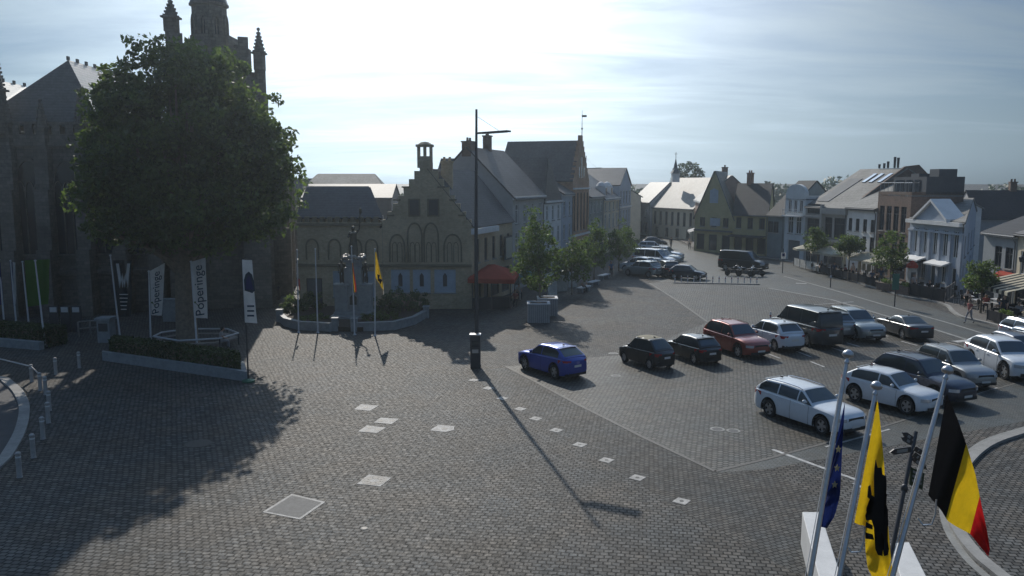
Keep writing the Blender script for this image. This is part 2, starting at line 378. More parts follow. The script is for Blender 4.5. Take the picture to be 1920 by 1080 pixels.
TILE = slate_mat('dark_roof_tile', (.095,.09,.09), .6, .35, .28)
RTILE = slate_mat('red_roof_tile', (.28,.13,.085), .6, .35, .3)
GTILE = slate_mat('grey_roof_tile', (.21,.205,.19), .75, .25, .3)
ZINC = mat('zinc', (.4,.42,.44), .4, .15, 2.0, metal=.5)
GUTM = mat('weathered_gutter', (.13,.135,.14), .75, .15, 3.0)
GLASS = mat('window_glass', (.03,.036,.045), .06, .1, 1.0, spec=.6)
SGLASS = mat('skylight_glass', (.3,.33,.36), .05, .05, 1.0, metal=.6, spec=.6)
WFRAME = mat('white_window_frame', (.7,.7,.69), .6, .08, 3.0)
DFRAME = mat('dark_window_frame', (.06,.06,.065), .6, .1, 3.0)
LBOARD = mat('blue_grey_shutter', (.36,.43,.5), .7, .12, 1.5)
BLACK = mat('black_plastic', (.02,.02,.022), .5, .1, 3.0)
STEEL = mat('brushed_steel', (.55,.55,.56), .32, .1, 4.0, metal=.85)
DSTEEL = mat('dark_steel', (.075,.075,.08), .5, .15, 4.0, metal=.4)
POLEW = mat('white_pole_paint', (.62,.62,.63), .45, .08, 4.0)
BARK = mat('bark', (.2,.16,.12), .9, .3, 5.0, bump=.5)
LEAF = [leaf_mat('leaf_dark', (.075,.10,.055), .45), leaf_mat('leaf_mid', (.095,.13,.06), .45), leaf_mat('leaf_light', (.12,.16,.065), .45)]
BSLATE = slate_mat('black_slate', (.03,.034,.042), .7, .2)
LEAFY = [leaf_mat('young_leaf_dark', (.07,.10,.04), .45), leaf_mat('young_leaf_mid', (.095,.135,.05), .45), leaf_mat('young_leaf_light', (.12,.17,.06), .45)]
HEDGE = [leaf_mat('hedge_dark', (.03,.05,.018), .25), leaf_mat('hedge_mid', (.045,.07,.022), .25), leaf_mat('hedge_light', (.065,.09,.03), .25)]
WOOD = mat('grey_wood', (.26,.24,.22), .8, .2, 3.0)
BRONZE = mat('bronze', (.09,.085,.07), .45, .3, 4.0, metal=.6)
GRANITE = mat('blue_grey_granite', (.25,.27,.28), .6, .2, 3.0)
def cloth(name, c):
    m = mat(name, c, .85, .08, 3.0, spec=.15); nt = m.node_tree
    b = [n for n in nt.nodes if n.type == 'BSDF_PRINCIPLED'][0]; out = [n for n in nt.nodes if n.type == 'OUTPUT_MATERIAL'][0]
    tr = N(nt, 'ShaderNodeBsdfTranslucent'); nt.links.new(b.inputs['Base Color'].links[0].from_socket, tr.inputs['Color'])
    mx = N(nt, 'ShaderNodeMixShader'); mx.inputs[0].default_value = .35; nt.links.new(b.outputs[0], mx.inputs[1]); nt.links.new(tr.outputs[0], mx.inputs[2]); nt.links.new(mx.outputs[0], out.inputs[0])
    n = N(nt, 'ShaderNodeTexNoise', Scale=2.2, Detail=4.0); nt.links.new(pos(nt, (1,1,.35)), n.inputs['Vector'])
    bp = N(nt, 'ShaderNodeBump', Strength=.5, Distance=.12); nt.links.new(n.outputs['Fac'], bp.inputs['Height']); nt.links.new(bp.outputs[0], b.inputs['Normal'])
    return m
CW = cloth('white_cloth', (.75,.75,.74)); CB = cloth('black_cloth', (.016,.016,.018)); CY_ = cloth('yellow_cloth', (.75,.58,.03)); CR = cloth('red_cloth', (.62,.03,.035))
CBL = cloth('blue_cloth', (.018,.035,.16)); CG = cloth('green_cloth', (.1,.26,.04)); CNAVY = cloth('navy_print', (.015,.05,.1)); CAWN = cloth('red_awning', (.5,.09,.06)); CCREAM = cloth('cream_cloth', (.66,.62,.5)); CDK = cloth('charcoal_cloth', (.06,.06,.065))

# ---------------------------------------------------------------- thin haze volume, added to lift dark tones as lens glare does
hm = bpy.data.materials.new('glare_haze_air'); hm.use_nodes = True; hn = hm.node_tree; hn.nodes.clear()
ho = hn.nodes.new('ShaderNodeOutputMaterial'); hv = hn.nodes.new('ShaderNodeVolumePrincipled'); hn.links.new(hv.outputs[0], ho.inputs['Volume'])
hv.inputs['Color'].default_value = (.80, .92, 1.0, 1); hv.inputs['Density'].default_value = .0005; hv.inputs['Anisotropy'].default_value = .68
hb = MB(); hb.box((5, 140, 25.5), (300, 330, 53)); tag(hb.build('glare_haze', hm), kind='stuff')
# ================================================================ ground
S = 3000
mb = MB(); mb.poly([(-S,-200,0),(S,-200,0),(S,S*2,0),(-S,S*2,0)]); struct(mb, 'ground', COB)
def sheet(name, px, m, z):
    mb = MB(); mb.poly([(p.x, p.y, z) for p in (G(*q) for q in px)]); return struct(mb, name, m)
park_px = [(1341,884),(1210,822),(1086,760),(1000,714),(948,688),(1050,676),(1160,666),(1240,640),(1327,604),(1218,531),(1240,528),(1320,531),(1440,540),(1560,562),(1660,592),(1760,620),(1870,655),(2050,705),(2050,672),(1990,692),(1920,714),(1830,741),(1704,785),(1611,814),(1437,861)]
park_px = [p for p in park_px if p not in ((2050,672),(1990,692))]
park = sheet('parking_paving', park_px, TAN, .004)
# road round the right-hand side of the square (lies under the parking paving's edge)
sheet('road', [(1300,468),(1360,478),(1480,494),(1600,531),(1700,561),(1790,592),(1920,628),(2300,735),(2300,800),(1990,780),(1920,790),(1700,830),(1437,880),(1341,886),(1437,861),(1611,814),(1704,785),(1830,741),(1920,714),(2050,705),(1870,655),(1760,620),(1660,592),(1560,562),(1440,540),(1320,531),(1240,528),(1200,520),(1190,480),(1215,452),(1260,447)], ROADM, .002)
sheet('cobble_band', [(878,694),(948,690),(1000,716),(1086,762),(1210,824),(1341,887),(1440,882),(1640,990),(1500,1080),(1290,966),(1195,905),(1100,848),(1000,788),(930,742)], COB2, .003)
def strip(name, px, wd, z0, z1, m, tagk=True):
    """a band of real width along a line of pixel points on the ground"""
    P = [G(*q) for q in px]; mb = MB(); L = []
    for i, p in enumerate(P):
        d = (P[min(i+1, len(P)-1)]-P[max(i-1, 0)]).normalized(); n = V((-d.y, d.x, 0))*wd/2
        L.append((p+n, p-n))
    for i in range(len(L)-1):
        (a, b), (c, d_) = L[i], L[i+1]
        mb.extr([(a.x,a.y,z0),(b.x,b.y,z0),(d_.x,d_.y,z0),(c.x,c.y,z0)], (0,0,z1-z0))
    bmesh.ops.remove_doubles(mb.bm, verts=mb.bm.verts, dist=1e-4)
    return struct(mb, name, m)
def smooth_px(px, n=6):
    out = []
    for i in range(len(px)-1):
        p0, p1, p2, p3 = (px[max(i-1,0)], px[i], px[i+1], px[min(i+2,len(px)-1)])
        for k in range(n):
            t = k/n
            out.append(tuple(.5*((2*p1[j])+(-p0[j]+p2[j])*t+(2*p0[j]-5*p1[j]+4*p2[j]-p3[j])*t*t+(-p0[j]+3*p1[j]-3*p2[j]+p3[j])*t**3) for j in (0,1)))
    return out+[px[-1]]
# edging stones of the parking field
EDGE = mat('edging_stone', (.115,.11,.10), .7, .2, 2.0)
strip('parking_edge', [(948,687),(1000,714),(1086,760),(1210,822),(1341,884)], .16, .0, .012, EDGE)
strip('parking_edge_road_side', [(1341,884),(1437,861),(1611,814),(1704,785),(1830,741),(1920,714)], .14, .0, .012, EDGE)
strip('parking_edge_far', [(1218,531),(1270,564),(1327,604)], .2, .0, .012, EDGE)
GUT = mat('gutter_stone', (.24,.24,.225), .7, .2, 2.0)
strip('gutter', [(1440,540),(1560,562),(1660,592),(1760,620),(1870,655),(2000,695)], .25, .0, .010, GUT)
strip('gutter_lower', smooth_px([(1470,518),(1560,543),(1680,578),(1800,612),(1920,650)]), .2, .0, .010, GUT)
# right pavement: raised 12 cm, kerb along its edge
kp = smooth_px([(1300,466),(1360,476),(1470,489),(1530,507),(1600,529),(1680,553),(1712,561),(1745,566),(1772,574),(1783,585),(1802,596),(1860,610),(1920,630),(2060,674)])
KP = [G(*q) for q in kp]
mb = MB(); far = [V((75, KP[-1].y-6, 0)), V((75, 140, 0)), V((30, 150, 0))]
mb.prism([(p.x+.15, p.y) for p in KP]+[(p.x, p.y) for p in far], -.05, .12); struct(mb, 'pavement', PAVE)
mb = MB()
for i in range(len(KP)-1):
    a, b = KP[i], KP[i+1]; n = V((b.y-a.y, -(b.x-a.x), 0)).normalized()*-.28
    mb.extr([(a.x,a.y,-.02),(b.x,b.y,-.02),(b.x+n.x,b.y+n.y,-.02),(a.x+n.x,a.y+n.y,-.02)], (0,0,.145))
struct(mb, 'kerb', KERB)
# curved kerb bottom right (edge of the town-hall apron)
strip('apron_kerb', smooth_px([(2000,790),(1920,812),(1850,838),(1806,880),(1782,935),(1790,985),(1828,1040),(1880,1085),(2000,1180)]), .34, .0, .11, KERB)
strip('apron_gutter', smooth_px([(2000,782),(1920,803),(1842,830),(1795,874),(1769,932),(1776,990),(1812,1046),(1866,1095),(1980,1190)]), .22, .0, .014, GUT)
# left ring: light band round an asphalt bend
ring = [(-60,706),(0,711),(16,719),(35,738),(46,768),(38,810),(16,851),(0,870),(-60,925)]
strip('kerb_ring', smooth_px(ring), .42, .0, .09, KERB)
rp = [G(*q) for q in smooth_px(ring)]
mb = MB(); mb.poly([(p.x, p.y, .006) for p in rp]+[(-40, rp[-1].y, .006), (-40, rp[0].y, .006)]); struct(mb, 'asphalt_bend', ASPH)
# painted lines
def line(px, wd, z=.010): return strip('painted_line', px, wd, 0, z, PAINT)
line([(1449,843),(1530,873),(1612,902)], .16); line([(1600,906),(1648,930)], .12)
line([(1790,641),(1838,636)], .5); line([(1492,531),(1512,532)], .35)
line([(1494,574),(1600,566)], .1)
for a, b in (((1437,662),(1462,672)),((1494,659),(1520,669)),((1560,652),(1590,662)),((1588,643),(1612,650)),((1640,622),(1665,631)),((1520,678),(1545,688)),((1690,640),(1720,648)),((1760,683),(1790,673))): line([a, b], .12)
for a, b in (((1548,838),(1668,805)),((1805,748),(1871,727))): line([a, b], .1)
# square white slabs and covers set into the setts
SLABD = mat('dark_slab_pattern', (.05,.05,.05), .6, .3, 6.0)
def slab(px, nm='paving_slab', lab='', pat=None):
    P = [G(*q) for q in px]; c = sum(P, V((0,0,0)))/len(P)
    r = thing(nm, lab, 'paving slab' if nm == 'paving_slab' else 'cover', c, group='white slabs set in the cobbles' if nm == 'paving_slab' else None, world=True)
    mb = MB(); mb.extr([(p.x,p.y,0.0) for p in P], (0,0,.011)); mb.build('slab', SLAB, r)
    if pat:
        mb = MB()
        for k in range(pat):
            a = 2*pi*k/pat; q = c+V((cos(a)*.25, sin(a)*.25, 0)) if pat > 1 else c
            mb.cyl((q.x,q.y,.008), (q.x,q.y,.014), .11 if pat > 1 else .13, n=12)
        if pat > 4: mb.lathe([(.42,.009),(.42,.0145),(.36,.0145),(.36,.009)], (c.x,c.y,0), 24, caps=False)
        mb.build('inlay', SLABD, r)
def zpx(L): return [(480+x*.3519, 700+y*.3519) for x, y in L]
slab(zpx([(560,165),(655,173),(605,201),(522,193)]), lab='white slab with one dark dot, farthest of the five', pat=1)
slab(zpx([(665,237),(763,243),(722,272),(628,263)]), lab='white slab with two dark dots beside another slab', pat=2)
slab(zpx([(590,279),(692,290),(645,319),(543,311)]), lab='speckled white slab just in front of the two-dot slab', pat=3)
slab(zpx([(972,275),(1057,282),(1055,303),(1010,314),(925,305)]), lab='white slab lying apart on the lamp-post side of the others', pat=1)
slab(zpx([(600,540),(722,558),(662,604),(538,590)]), lab='white slab with a round dark pattern, nearest of the five', pat=8)
P = [G(*q) for q in zpx([(190,643),(370,686),(235,780),(33,741)])]; c = sum(P, V((0,0,0)))/4
r = thing('inspection_cover', 'large square dark inspection cover with pale stone edging', 'cover', c, world=True)
mb = MB(); mb.extr([(p.x,p.y,0) for p in P], (0,0,.009)); mb.build('frame', SLAB, r)
mb = MB(); mb.extr([tuple(c+(p-c)*.86) for p in P], (0,0,.013)); mb.build('lid', mat('cover_concrete', (.17,.165,.155), .8, .2, 4.0), r)
studs = [(888,713),(915,728),(942,747),(975,767),(1005,785),(1043,807),(1087,834),(1137,863),(1195,896),(1278,940)]
mb = MB(); mb.box((0,0,.006), (.44,.44,.014), radians(45), bev=.004)
st = solo(mb, 'paving_stud', SLAB, '', 'stud', 'row of white studs in the cobbles')
mb = MB(); mb.cyl((0,0,.010),(0,0,.019),.07,n=12); si = mb.build('light_lens', IRON, st)
used = []
for i, q in enumerate(studs): place(st, G(*q), radians(8), '%s white diamond stud from the lamp post in the row' % ORD[i], used)
for i, (q, sz) in enumerate((((1012,664),.28),((1150,663),.3),((1345,805),.3),((1375,808),.28),((683,991),.11),((1155,705),.26))):
    p = G(*q); mb = MB(); mb.cyl((p.x,p.y,0),(p.x,p.y,.013),sz,n=20); mb.cyl((p.x,p.y,.012),(p.x,p.y,.017),sz*.7,n=16,mi=1)
    solo(mb, 'drain_cover', [GUT, IRON], ['small round cover on the parking edge behind the blue car','pale round cover beside the black car with cream roof','round cover in open parking paving, the one toward the blue car','round cover in open parking paving, toward the white estate car','tiny round cover in front of the patterned slab','round cover on the paving in the shade side of the black car'][i], 'cover', loc=p)
for i, (q, sz) in enumerate((((372,832),.5),((375,742),.4))):
    p = G(*q); mb = MB(); mb.cyl((p.x,p.y,0),(p.x,p.y,.012),sz,n=24)
    solo(mb, 'manhole_cover', IRON, ['dark round manhole cover in the shaded cobbles, nearer one','dark round manhole cover close in front of the hedge wall'][i], 'cover', loc=p)

# woods and gardens on the skyline beyond the town
rngw = random.Random(77); wm = MB()
def _clump(x, y, z, r_, n):
    k = rngw.randrange(3)
    for _ in range(n):
        p = V((rngw.uniform(-.9,.9)*r_, rngw.uniform(-.6,.6)*r_, rngw.uniform(-.7,.6)*r_))+V((x, y, z)); a = V((rngw.gauss(0,1), rngw.gauss(0,1), rngw.gauss(0,1))).normalized(); b = a.orthogonal().normalized(); s_ = rngw.uniform(.5, 1.1)
        wm.f([wm.v(p-a*s_), wm.v(p+b*s_*.6), wm.v(p+a*s_), wm.v(p-b*s_*.6)], k)
for i in range(420):
    x = -110+i*.7+rngw.uniform(-.5,.5); hgt = 7.2+1.6*sin(x*.07)+1.6*sin(x*.23+1)+rngw.uniform(-.8,1.0)
    for z in (1.5, 4.0, hgt*.8, hgt): _clump(x, 272+rngw.uniform(-6,6), z, 2.2, 12)
tag(wm.build('distant_woods', HEDGE, recalc=False), 'dark strip of woods and gardens far beyond the roofs', kind='stuff')
# ================================================================ cars
def paint(name, c, metal=.35, rough=.32):
    return mat('paint_'+name, c, rough, .05, 1.0, metal=metal, spec=.5, coat=.8, obj=True)
CGLASS = mat('car_glass', (.05,.06,.065), .06, .1, 1.0, spec=.7, metal=.25)
WGLASS = mat('windscreen_glass', (.11,.13,.135), .08, .1, 1.0, spec=.7, metal=.4)
TYRE = mat('tyre', (.022,.022,.023), .8, .15, 6.0)
RIM = mat('alloy_rim', (.42,.43,.45), .35, .1, 3.0, metal=.8)
LAMP = mat('headlamp_glass', (.55,.58,.62), .12, .1, 3.0, metal=.3, spec=.7)
TAIL = mat('red_lamp', (.33,.012,.015), .15, .1, 3.0, spec=.6)
PLATE = mat('number_plate', (.62,.62,.6), .5, .05, 3.0)
CHROME = mat('chrome', (.6,.6,.62), .15, .05, 3.0, metal=1.0)
WELL = mat('wheel_well', (.01,.01,.01), .9, .1, 3.0)
def lerp(a, b, t): return a+(b-a)*t
def pw(x, pts):
    """piecewise linear with softened corners"""
    if x <= pts[0][0]: return pts[0][1]
    for (x0, y0), (x1, y1) in zip(pts, pts[1:]):
        if x <= x1:
            return lerp(y0, y1, (x-x0)/(x1-x0))
    return pts[-1][1]
def sm(x, pts, w=.07):
    return (pw(x-w, pts)+2*pw(x, pts)+pw(x+w, pts))/4
def make_car(L, W, Hh, wb, fo, r, hood, cowl, rf, rr, tb, nose=.62, tailz=None, clad=False, rails=False, spare=None, sideend=None, boxy=0.0, nwin=2, kink=.06):
    """L,W,Hh overall; wb wheelbase; fo front overhang; r wheel radius; hood=z of bonnet at its rear; cowl=x(from nose) of the windscreen foot;
    rf,rr = roof front/rear x from nose; tb=(x,z) foot of the rear window; tailz = shoulder height at tail"""
    xn = L/2; X = lambda d: xn-d
    tailz = tailz or hood+.05; fa, ra = X(fo), X(fo+wb)
    root = thing('parked_car', '', 'car', group='cars parked on the square')
    top = [(X(L), tailz-.12), (X(L-.1), tailz), (X(tb[0]), tailz+.02), (X(cowl), hood), (X(.55), lerp(nose, hood, .72)), (X(.12), nose+.04), (X(0), nose-.1)]
    def zt(x): return sm(x, top, .1)
    def hw(x):
        d = (x/(L/2)); a = abs(d)
        k = 1-.035*a**2
        e = max(0, a-.84)/.16
        f = .30 if d > 0 else .20
        return W/2*k*(1-f*e**2.2)
    def zb(x):
        a = abs(x)/(L/2); return .19+.10*max(0, (a-.8)/.2)**1.5
    n = 44; xs = [(-L/2)+(L)*(.5-.5*cos(pi*i/n)) if False else -L/2+L*i/n for i in range(n+1)]
    xs[0] += .0; mb = MB(); rings = []
    def ring(x, shrink=1.0):
        h, b, t = hw(x)*shrink, zb(x), zt(x); s_ = t-.05-.03*(1-boxy)
        half = [(h*.80, b), (h*.955, b+.05), (h*.992, b+.16), (h*1.0, lerp(b, s_, .45)), (h*.998, lerp(b, s_, .62)), (h*.978, lerp(b, s_, .82)), (h*.955, s_), (h*.915, s_+.035), (h*.80, t-.012), (h*.45, t+.012)]
        pts = [(0, b)]+half+[(0, t+.02)]
        return pts
    for i, x in enumerate(xs):
        sk = 1.0
        p = ring(x, sk)
        full = [(y, z) for y, z in p]+[(-y, z) for y, z in p[-2:0:-1]]
        rings.append([mb.v((x, y, z)) for y, z in full])
    m = len(rings[0])
    for i in range(n):
        for k in range(m): mb.f([rings[i][k], rings[i][(k+1) % m], rings[i+1][(k+1) % m], rings[i+1][k]])
    # rounded bumper ends
    for rg, sx_ in ((rings[0], -1), (rings[-1], 1)):
        prev = rg
        for d_, k_ in ((.05, .93), (.075, .75)):
            cz = sum(v.co.z for v in rg)/m
            cur = [mb.bm.verts.new((rg[j].co.x+sx_*d_*(1 if True else 0), rg[j].co.y*k_, cz+(rg[j].co.z-cz)*(k_*.98))) for j in range(m)]
            for k in range(m): mb.f([prev[k], prev[(k+1) % m], cur[(k+1) % m], cur[k]])
            prev = cur
        mb.f(prev)
    bmesh.ops.recalc_face_normals(mb.bm, faces=mb.bm.faces)
    me = bpy.data.meshes.new('tmp'); mb.bm.to_mesh(me); mb.bm.free(); ob = bpy.data.objects.new('tmp', me); col.objects.link(ob)
    # wheel wells are cut out of the body
    cb = MB()
    for ax in (fa, ra):
        for sy in (-1, 1): cb.cyl((ax, sy*(W/2-.30), r+.01), (ax, sy*(W/2+.2), r+.01), r*1.14, n=28)
    cm = bpy.data.meshes.new('tmpc'); bmesh.ops.recalc_face_normals(cb.bm, faces=cb.bm.faces); cb.bm.to_mesh(cm); cb.bm.free(); cu = bpy.data.objects.new('tmpc', cm); col.objects.link(cu)
    md = ob.modifiers.new('b', 'BOOLEAN'); md.object = cu; md.operation = 'DIFFERENCE'; md.solver = 'EXACT'
    dg = bpy.context.evaluated_depsgraph_get(); dg.update()
    cut = bpy.data.meshes.new_from_object(ob.evaluated_get(dg)); bpy.data.objects.remove(ob); bpy.data.objects.remove(cu)
    mb = MB(); mb.bm.from_mesh(cut)
    for f in mb.bm.faces:
        c = f.calc_center_median(); f.material_index = 0
        for ax in (fa, ra):
            dd = sqrt((c.x-ax)**2+(c.z-r)**2)
            if dd < r*1.145 and abs(c.y) < W/2-.02 and abs(c.y) > W/2-.32 and (abs(f.normal.y) < .3 or abs(c.y) < W/2-.25): f.material_index = 1
        if f.material_index == 0:
            if c.z < .27: f.material_index = 2
    # cabin: roof, pillars
    roofp = [(X(tb[0])-.0, tb[1]), (X(rr), Hh-.03), (lerp(X(rr), X(rf), .5), Hh), (X(rf), Hh-.045), (X(cowl)+.02, hood-.01)]
    x0, x1 = X(tb[0]), X(cowl)+.02
    def zr(x): return sm(x, roofp, .05)
    def cab(x, t):
        """t=0 belt .. 1 roof edge"""
        yb = hw(x)*.925; zb_ = zt(x)-.05
        zt_ = max(zr(x)-.055, zb_+.001); g = min(1, (zt_-zb_)/(Hh-.055-hood))
        yt = hw(x)*(.925-(.205-.11*boxy)*g)
        tt = t; bul = .025*sin(pi*t)*g
        return V((x, lerp(yb, yt, tt)+bul, lerp(zb_, zt_, tt)))
    nc = 30; cr = []
    for i in range(nc+1):
        x = lerp(x0, x1, i/nc); z = zr(x)
        a = [cab(x, t) for t in (0, .35, .7, 1.0)]; e = a[-1]
        half = a+[V((x, e.y-.06, max(z-.018, e.z+.0005))), V((x, e.y*.55, max(z-.002, e.z+.001)))]
        full = half+[V((x, 0, max(z+.004, e.z+.002)))]+[V((q.x, -q.y, q.z)) for q in half[::-1]]
        cr.append([mb.bm.verts.new(q) for q in full])
    mm = len(cr[0])
    for i in range(nc):
        for k in range(mm-1): mb.f([cr[i][k], cr[i+1][k], cr[i+1][k+1], cr[i][k+1]], 0)
    mb.f(cr[0], 0); mb.f(cr[-1], 0)
    PB = mat('tmp_paint', (.5,.5,.5)) if 'tmp_paint' not in MATS else MATS['tmp_paint']
    body = mb.build('body', [PB, WELL, BLACK], root, smooth=32)
    # glazing: patches 6 mm proud of the cabin
    o = .007
    def patch(name, xa, xb, ta, tb_, sides=(1, -1), nu=10, zcap=.05):
        for sy in sides:
            g = MB()
            def fn(u, v_):
                x = lerp(xa, xb, u); tl = lerp(ta, tb_, v_)
                p = cab(x, tl); return (p.x, sy*(p.y+o), p.z)
            g.grid(fn, nu, 4); g.build(name, CGLASS, root, smooth=40)
    se = sideend if sideend is not None else tb[0]-.25
    xa, xb = X(se), X(cowl-.02-.28+.0)
    spl = [xa+(xb-xa)*k/nwin for k in range(nwin+1)]
    for k in range(nwin):
        g0 = .035 if k else .0
        patch('side_window', spl[k]+g0, spl[k+1]-(.035 if k < nwin-1 else 0), .10, .93)
    def across(name, xa, xb, yk, nu=8, m=None, dz=.008):
        g = MB()
        def fn(u, v_):
            x = lerp(xa, xb, u); e = cab(x, 1.0); s = v_*2-1
            y = s*(e.y-.05)*yk; z = zr(x)+.004-.02*abs(s)**3-.003*abs(s)
            return (x+(.006 if xb > xa else -.006), y, z+dz)
        g.grid(fn, nu, 10); g.build(name, m or WGLASS, root, smooth=40)
    across('windshield', X(rf)+.05, X(cowl)-.10, .97)
    across('rear_window', X(rr)-.06, X(tb[0])+.10, .90)
    # wheels
    wm = MB(); wid = .205
    wm.lathe([(r*.66, -wid/2), (r*.93, -wid/2), (r, -wid/2+.03), (r, wid/2-.03), (r*.93, wid/2), (r*.66, wid/2)], n=24, caps=False)
    for v_ in wm.bm.verts: v_.co = V((v_.co.x, -v_.co.z, v_.co.y))
    rm = MB(); rm.lathe([(r*.67, .0), (r*.67, .085), (r*.62, .085), (r*.60, .03), (0, .03)], n=24, mi=1); rm.lathe([(r*.16, .03), (r*.16, .075), (0, .08)], n=12)
    for k in range(5):
        a = 2*pi*k/5; ca, sa = cos(a), sin(a)
        pts = []
        for rad, hw_ in ((r*.12, .045), (r*.64, .06)):
            pts.append((rad, hw_))
        A = [(pts[0][0]*ca-pts[0][1]*sa, pts[0][0]*sa+pts[0][1]*ca), (pts[0][0]*ca+pts[0][1]*sa, pts[0][0]*sa-pts[0][1]*ca), (pts[1][0]*ca+pts[1][1]*sa, pts[1][0]*sa-pts[1][1]*ca), (pts[1][0]*ca-pts[1][1]*sa, pts[1][0]*sa+pts[1][1]*ca)]
        rm.prism(A, .045, .078)
    rm.lathe([(r*.66, .06), (r*.66, .09), (r*.6, .09), (r*.6, .06)], n=24, caps=False)
    for v_ in rm.bm.verts: v_.co = V((v_.co.x, -v_.co.z, v_.co.y))
    first = None
    for ax in (fa, ra):
        for sy in (1, -1):
            if first is None:
                wo_ = wm.build('wheel', TYRE, root, smooth=40); ro = rm.build('rim', [RIM, WELL], wo_, smooth=30); first = (wo_, ro)
            else:
                wo_ = first[0].copy(); col.objects.link(wo_); wo_.parent = root; ro = first[1].copy(); col.objects.link(ro); ro.parent = wo_
            wo_.location = (ax, sy*(W/2-.125), r); wo_.rotation_euler = (0, 0, 0 if sy < 0 else pi)
    # lamps, plates, grille, mirrors, trim
    def wrap(name, m, front, y0, y1, zc, hh_, sides=(1, -1), off=.012):
        for sy in sides:
            g = MB()
            def fn(u, v_):
                s = lerp(y0, y1, u); z = zc+(v_-.5)*hh_
                # follow the outline of the body near the end
                if s <= 1.0:
                    y = s; lim = .0
                    xx = xn*.999
                    for it in range(24):
                        if hw(xx)*.985 >= s*W/2 or xx < xn-.6: break
                        xx -= .025
                    ex = .055*(1-(s)**6)
                    x = xx+ex+off; yy = s*W/2
                else:
                    x = xn-(s-1.0)-.30; yy = hw(x)*.99+off
                return ((x if front else -x), sy*yy, z)
            g.grid(fn, 8, 2); g.build(name, m, root, smooth=50)
    zn = nose
    wrap('headlight', LAMP, True, .56, .93, zn-.10, .13)
    wrap('taillight', TAIL, False, .50, .97, tailz-.16 if tb[1] < tailz+.2 else tailz-.1, .15)
    wrap('grille', BLACK, True, 0, .48, zn-.13, .20, off=.02)
    wrap('lower_grille', BLACK, True, 0, .72, .36, .13, off=.03)
    wrap('number_plate', PLATE, True, 0, .27, .46, .10, off=.045); wrap('number_plate', PLATE, False, 0, .27, lerp(.4, tailz, .45), .11, off=.03)
    wrap('rear_bumper', BLACK, False, 0, .85, .33, .16, off=.012)
    for ax in (fa, ra) if clad else ():
        for sy in (1, -1):
            g = MB()
            g.grid(lambda u, v_: ((lambda a, rr_: (ax+cos(a)*rr_, sy*(hw(ax+cos(a)*rr_)*(1.0-.012*abs(2*(sin(a)*rr_+r)/1.0-1.1)**2)+.012), r+.01+sin(a)*rr_))(radians(-14)+u*radians(208), r*(1.12+.17*v_))), 22, 2)
            bmesh.ops.solidify(g.bm, geom=g.bm.faces[:], thickness=.02)
            g.build('arch_trim', BLACK, root, smooth=50)
    for sy in (1, -1):
        g = MB(); mx = X(cowl+.32); yb = hw(mx)*.93
        g.sphere((mx, sy*(yb+.13), hood+.09), .1, (.75, 1.05, .72), 10, 6); g.box((mx, sy*(yb+.04), hood+.05), (.06, .12, .05))
        g.build('mirror', [PB], root, smooth=50)
        if rails:
            g = MB(); g.tube([(lerp(X(rr), X(rf), k/8), sy*(cab(lerp(X(rr), X(rf), k/8), 1).y-.02), zr(lerp(X(rr), X(rf), k/8))+.02-(.035 if k in (0, 8) else 0)) for k in range(9)], .017, 6)
            g.build('roof_rail', CHROME if rails == 2 else DSTEEL, root, smooth=50)
        for dx in (X(cowl+.95), X(cowl+1.85))[:2 if nwin > 1 else 1]:
            g = MB(); g.box((dx, sy*(hw(dx)*.985+.012), zt(dx)-.17), (.17, .03, .03), bev=.008); g.build('door_handle', [PB], root)
    # shut lines as thin dark strips following the flank
    for dx in (X(cowl+.15), X(cowl+1.15), X(cowl+2.05))[:nwin+1]:
        if abs(dx-ra) < r*1.2 or abs(dx-fa) < r*1.2: continue
        for sy in (1, -1):
            g = MB(); g.tube([(dx, sy*(hw(dx)*k+.001), lerp(zb(dx), zt(dx)-.08, t)) for t, k in ((.06,.96),(.2,.992),(.45,1.0),(.62,.998),(.82,.978),(1.0,.955))], .006, 4)
            g.build('door_gap', WELL, root)
    g = MB(); ax_ = X(rr-.25); g.box((ax_, 0, Hh+.03), (.16, .035, .06), bev=.015); g.build('antenna', BLACK, root)
    if rails is not None and not spare:
        g = MB()
        g.grid(lambda u, v_: (X(rr)-.02-.14*u, (v_*2-1)*(cab(X(rr), 1).y-.03), Hh-.012-.02*u-.02*abs(v_*2-1)**3), 2, 8); bmesh.ops.solidify(g.bm, geom=g.bm.faces[:], thickness=.025)
        g.build('rear_spoiler', [PB], root, smooth=40)
    for ch in root.children_recursive:
        if ch.type == 'MESH' and len(ch.data.materials) and ch.data.materials[0] is PB: ch.material_slots[0].link = 'OBJECT'
    root['wb'] = wb; root['mid'] = (fa+ra)/2; root['W'] = W; root['L'] = L
    return root
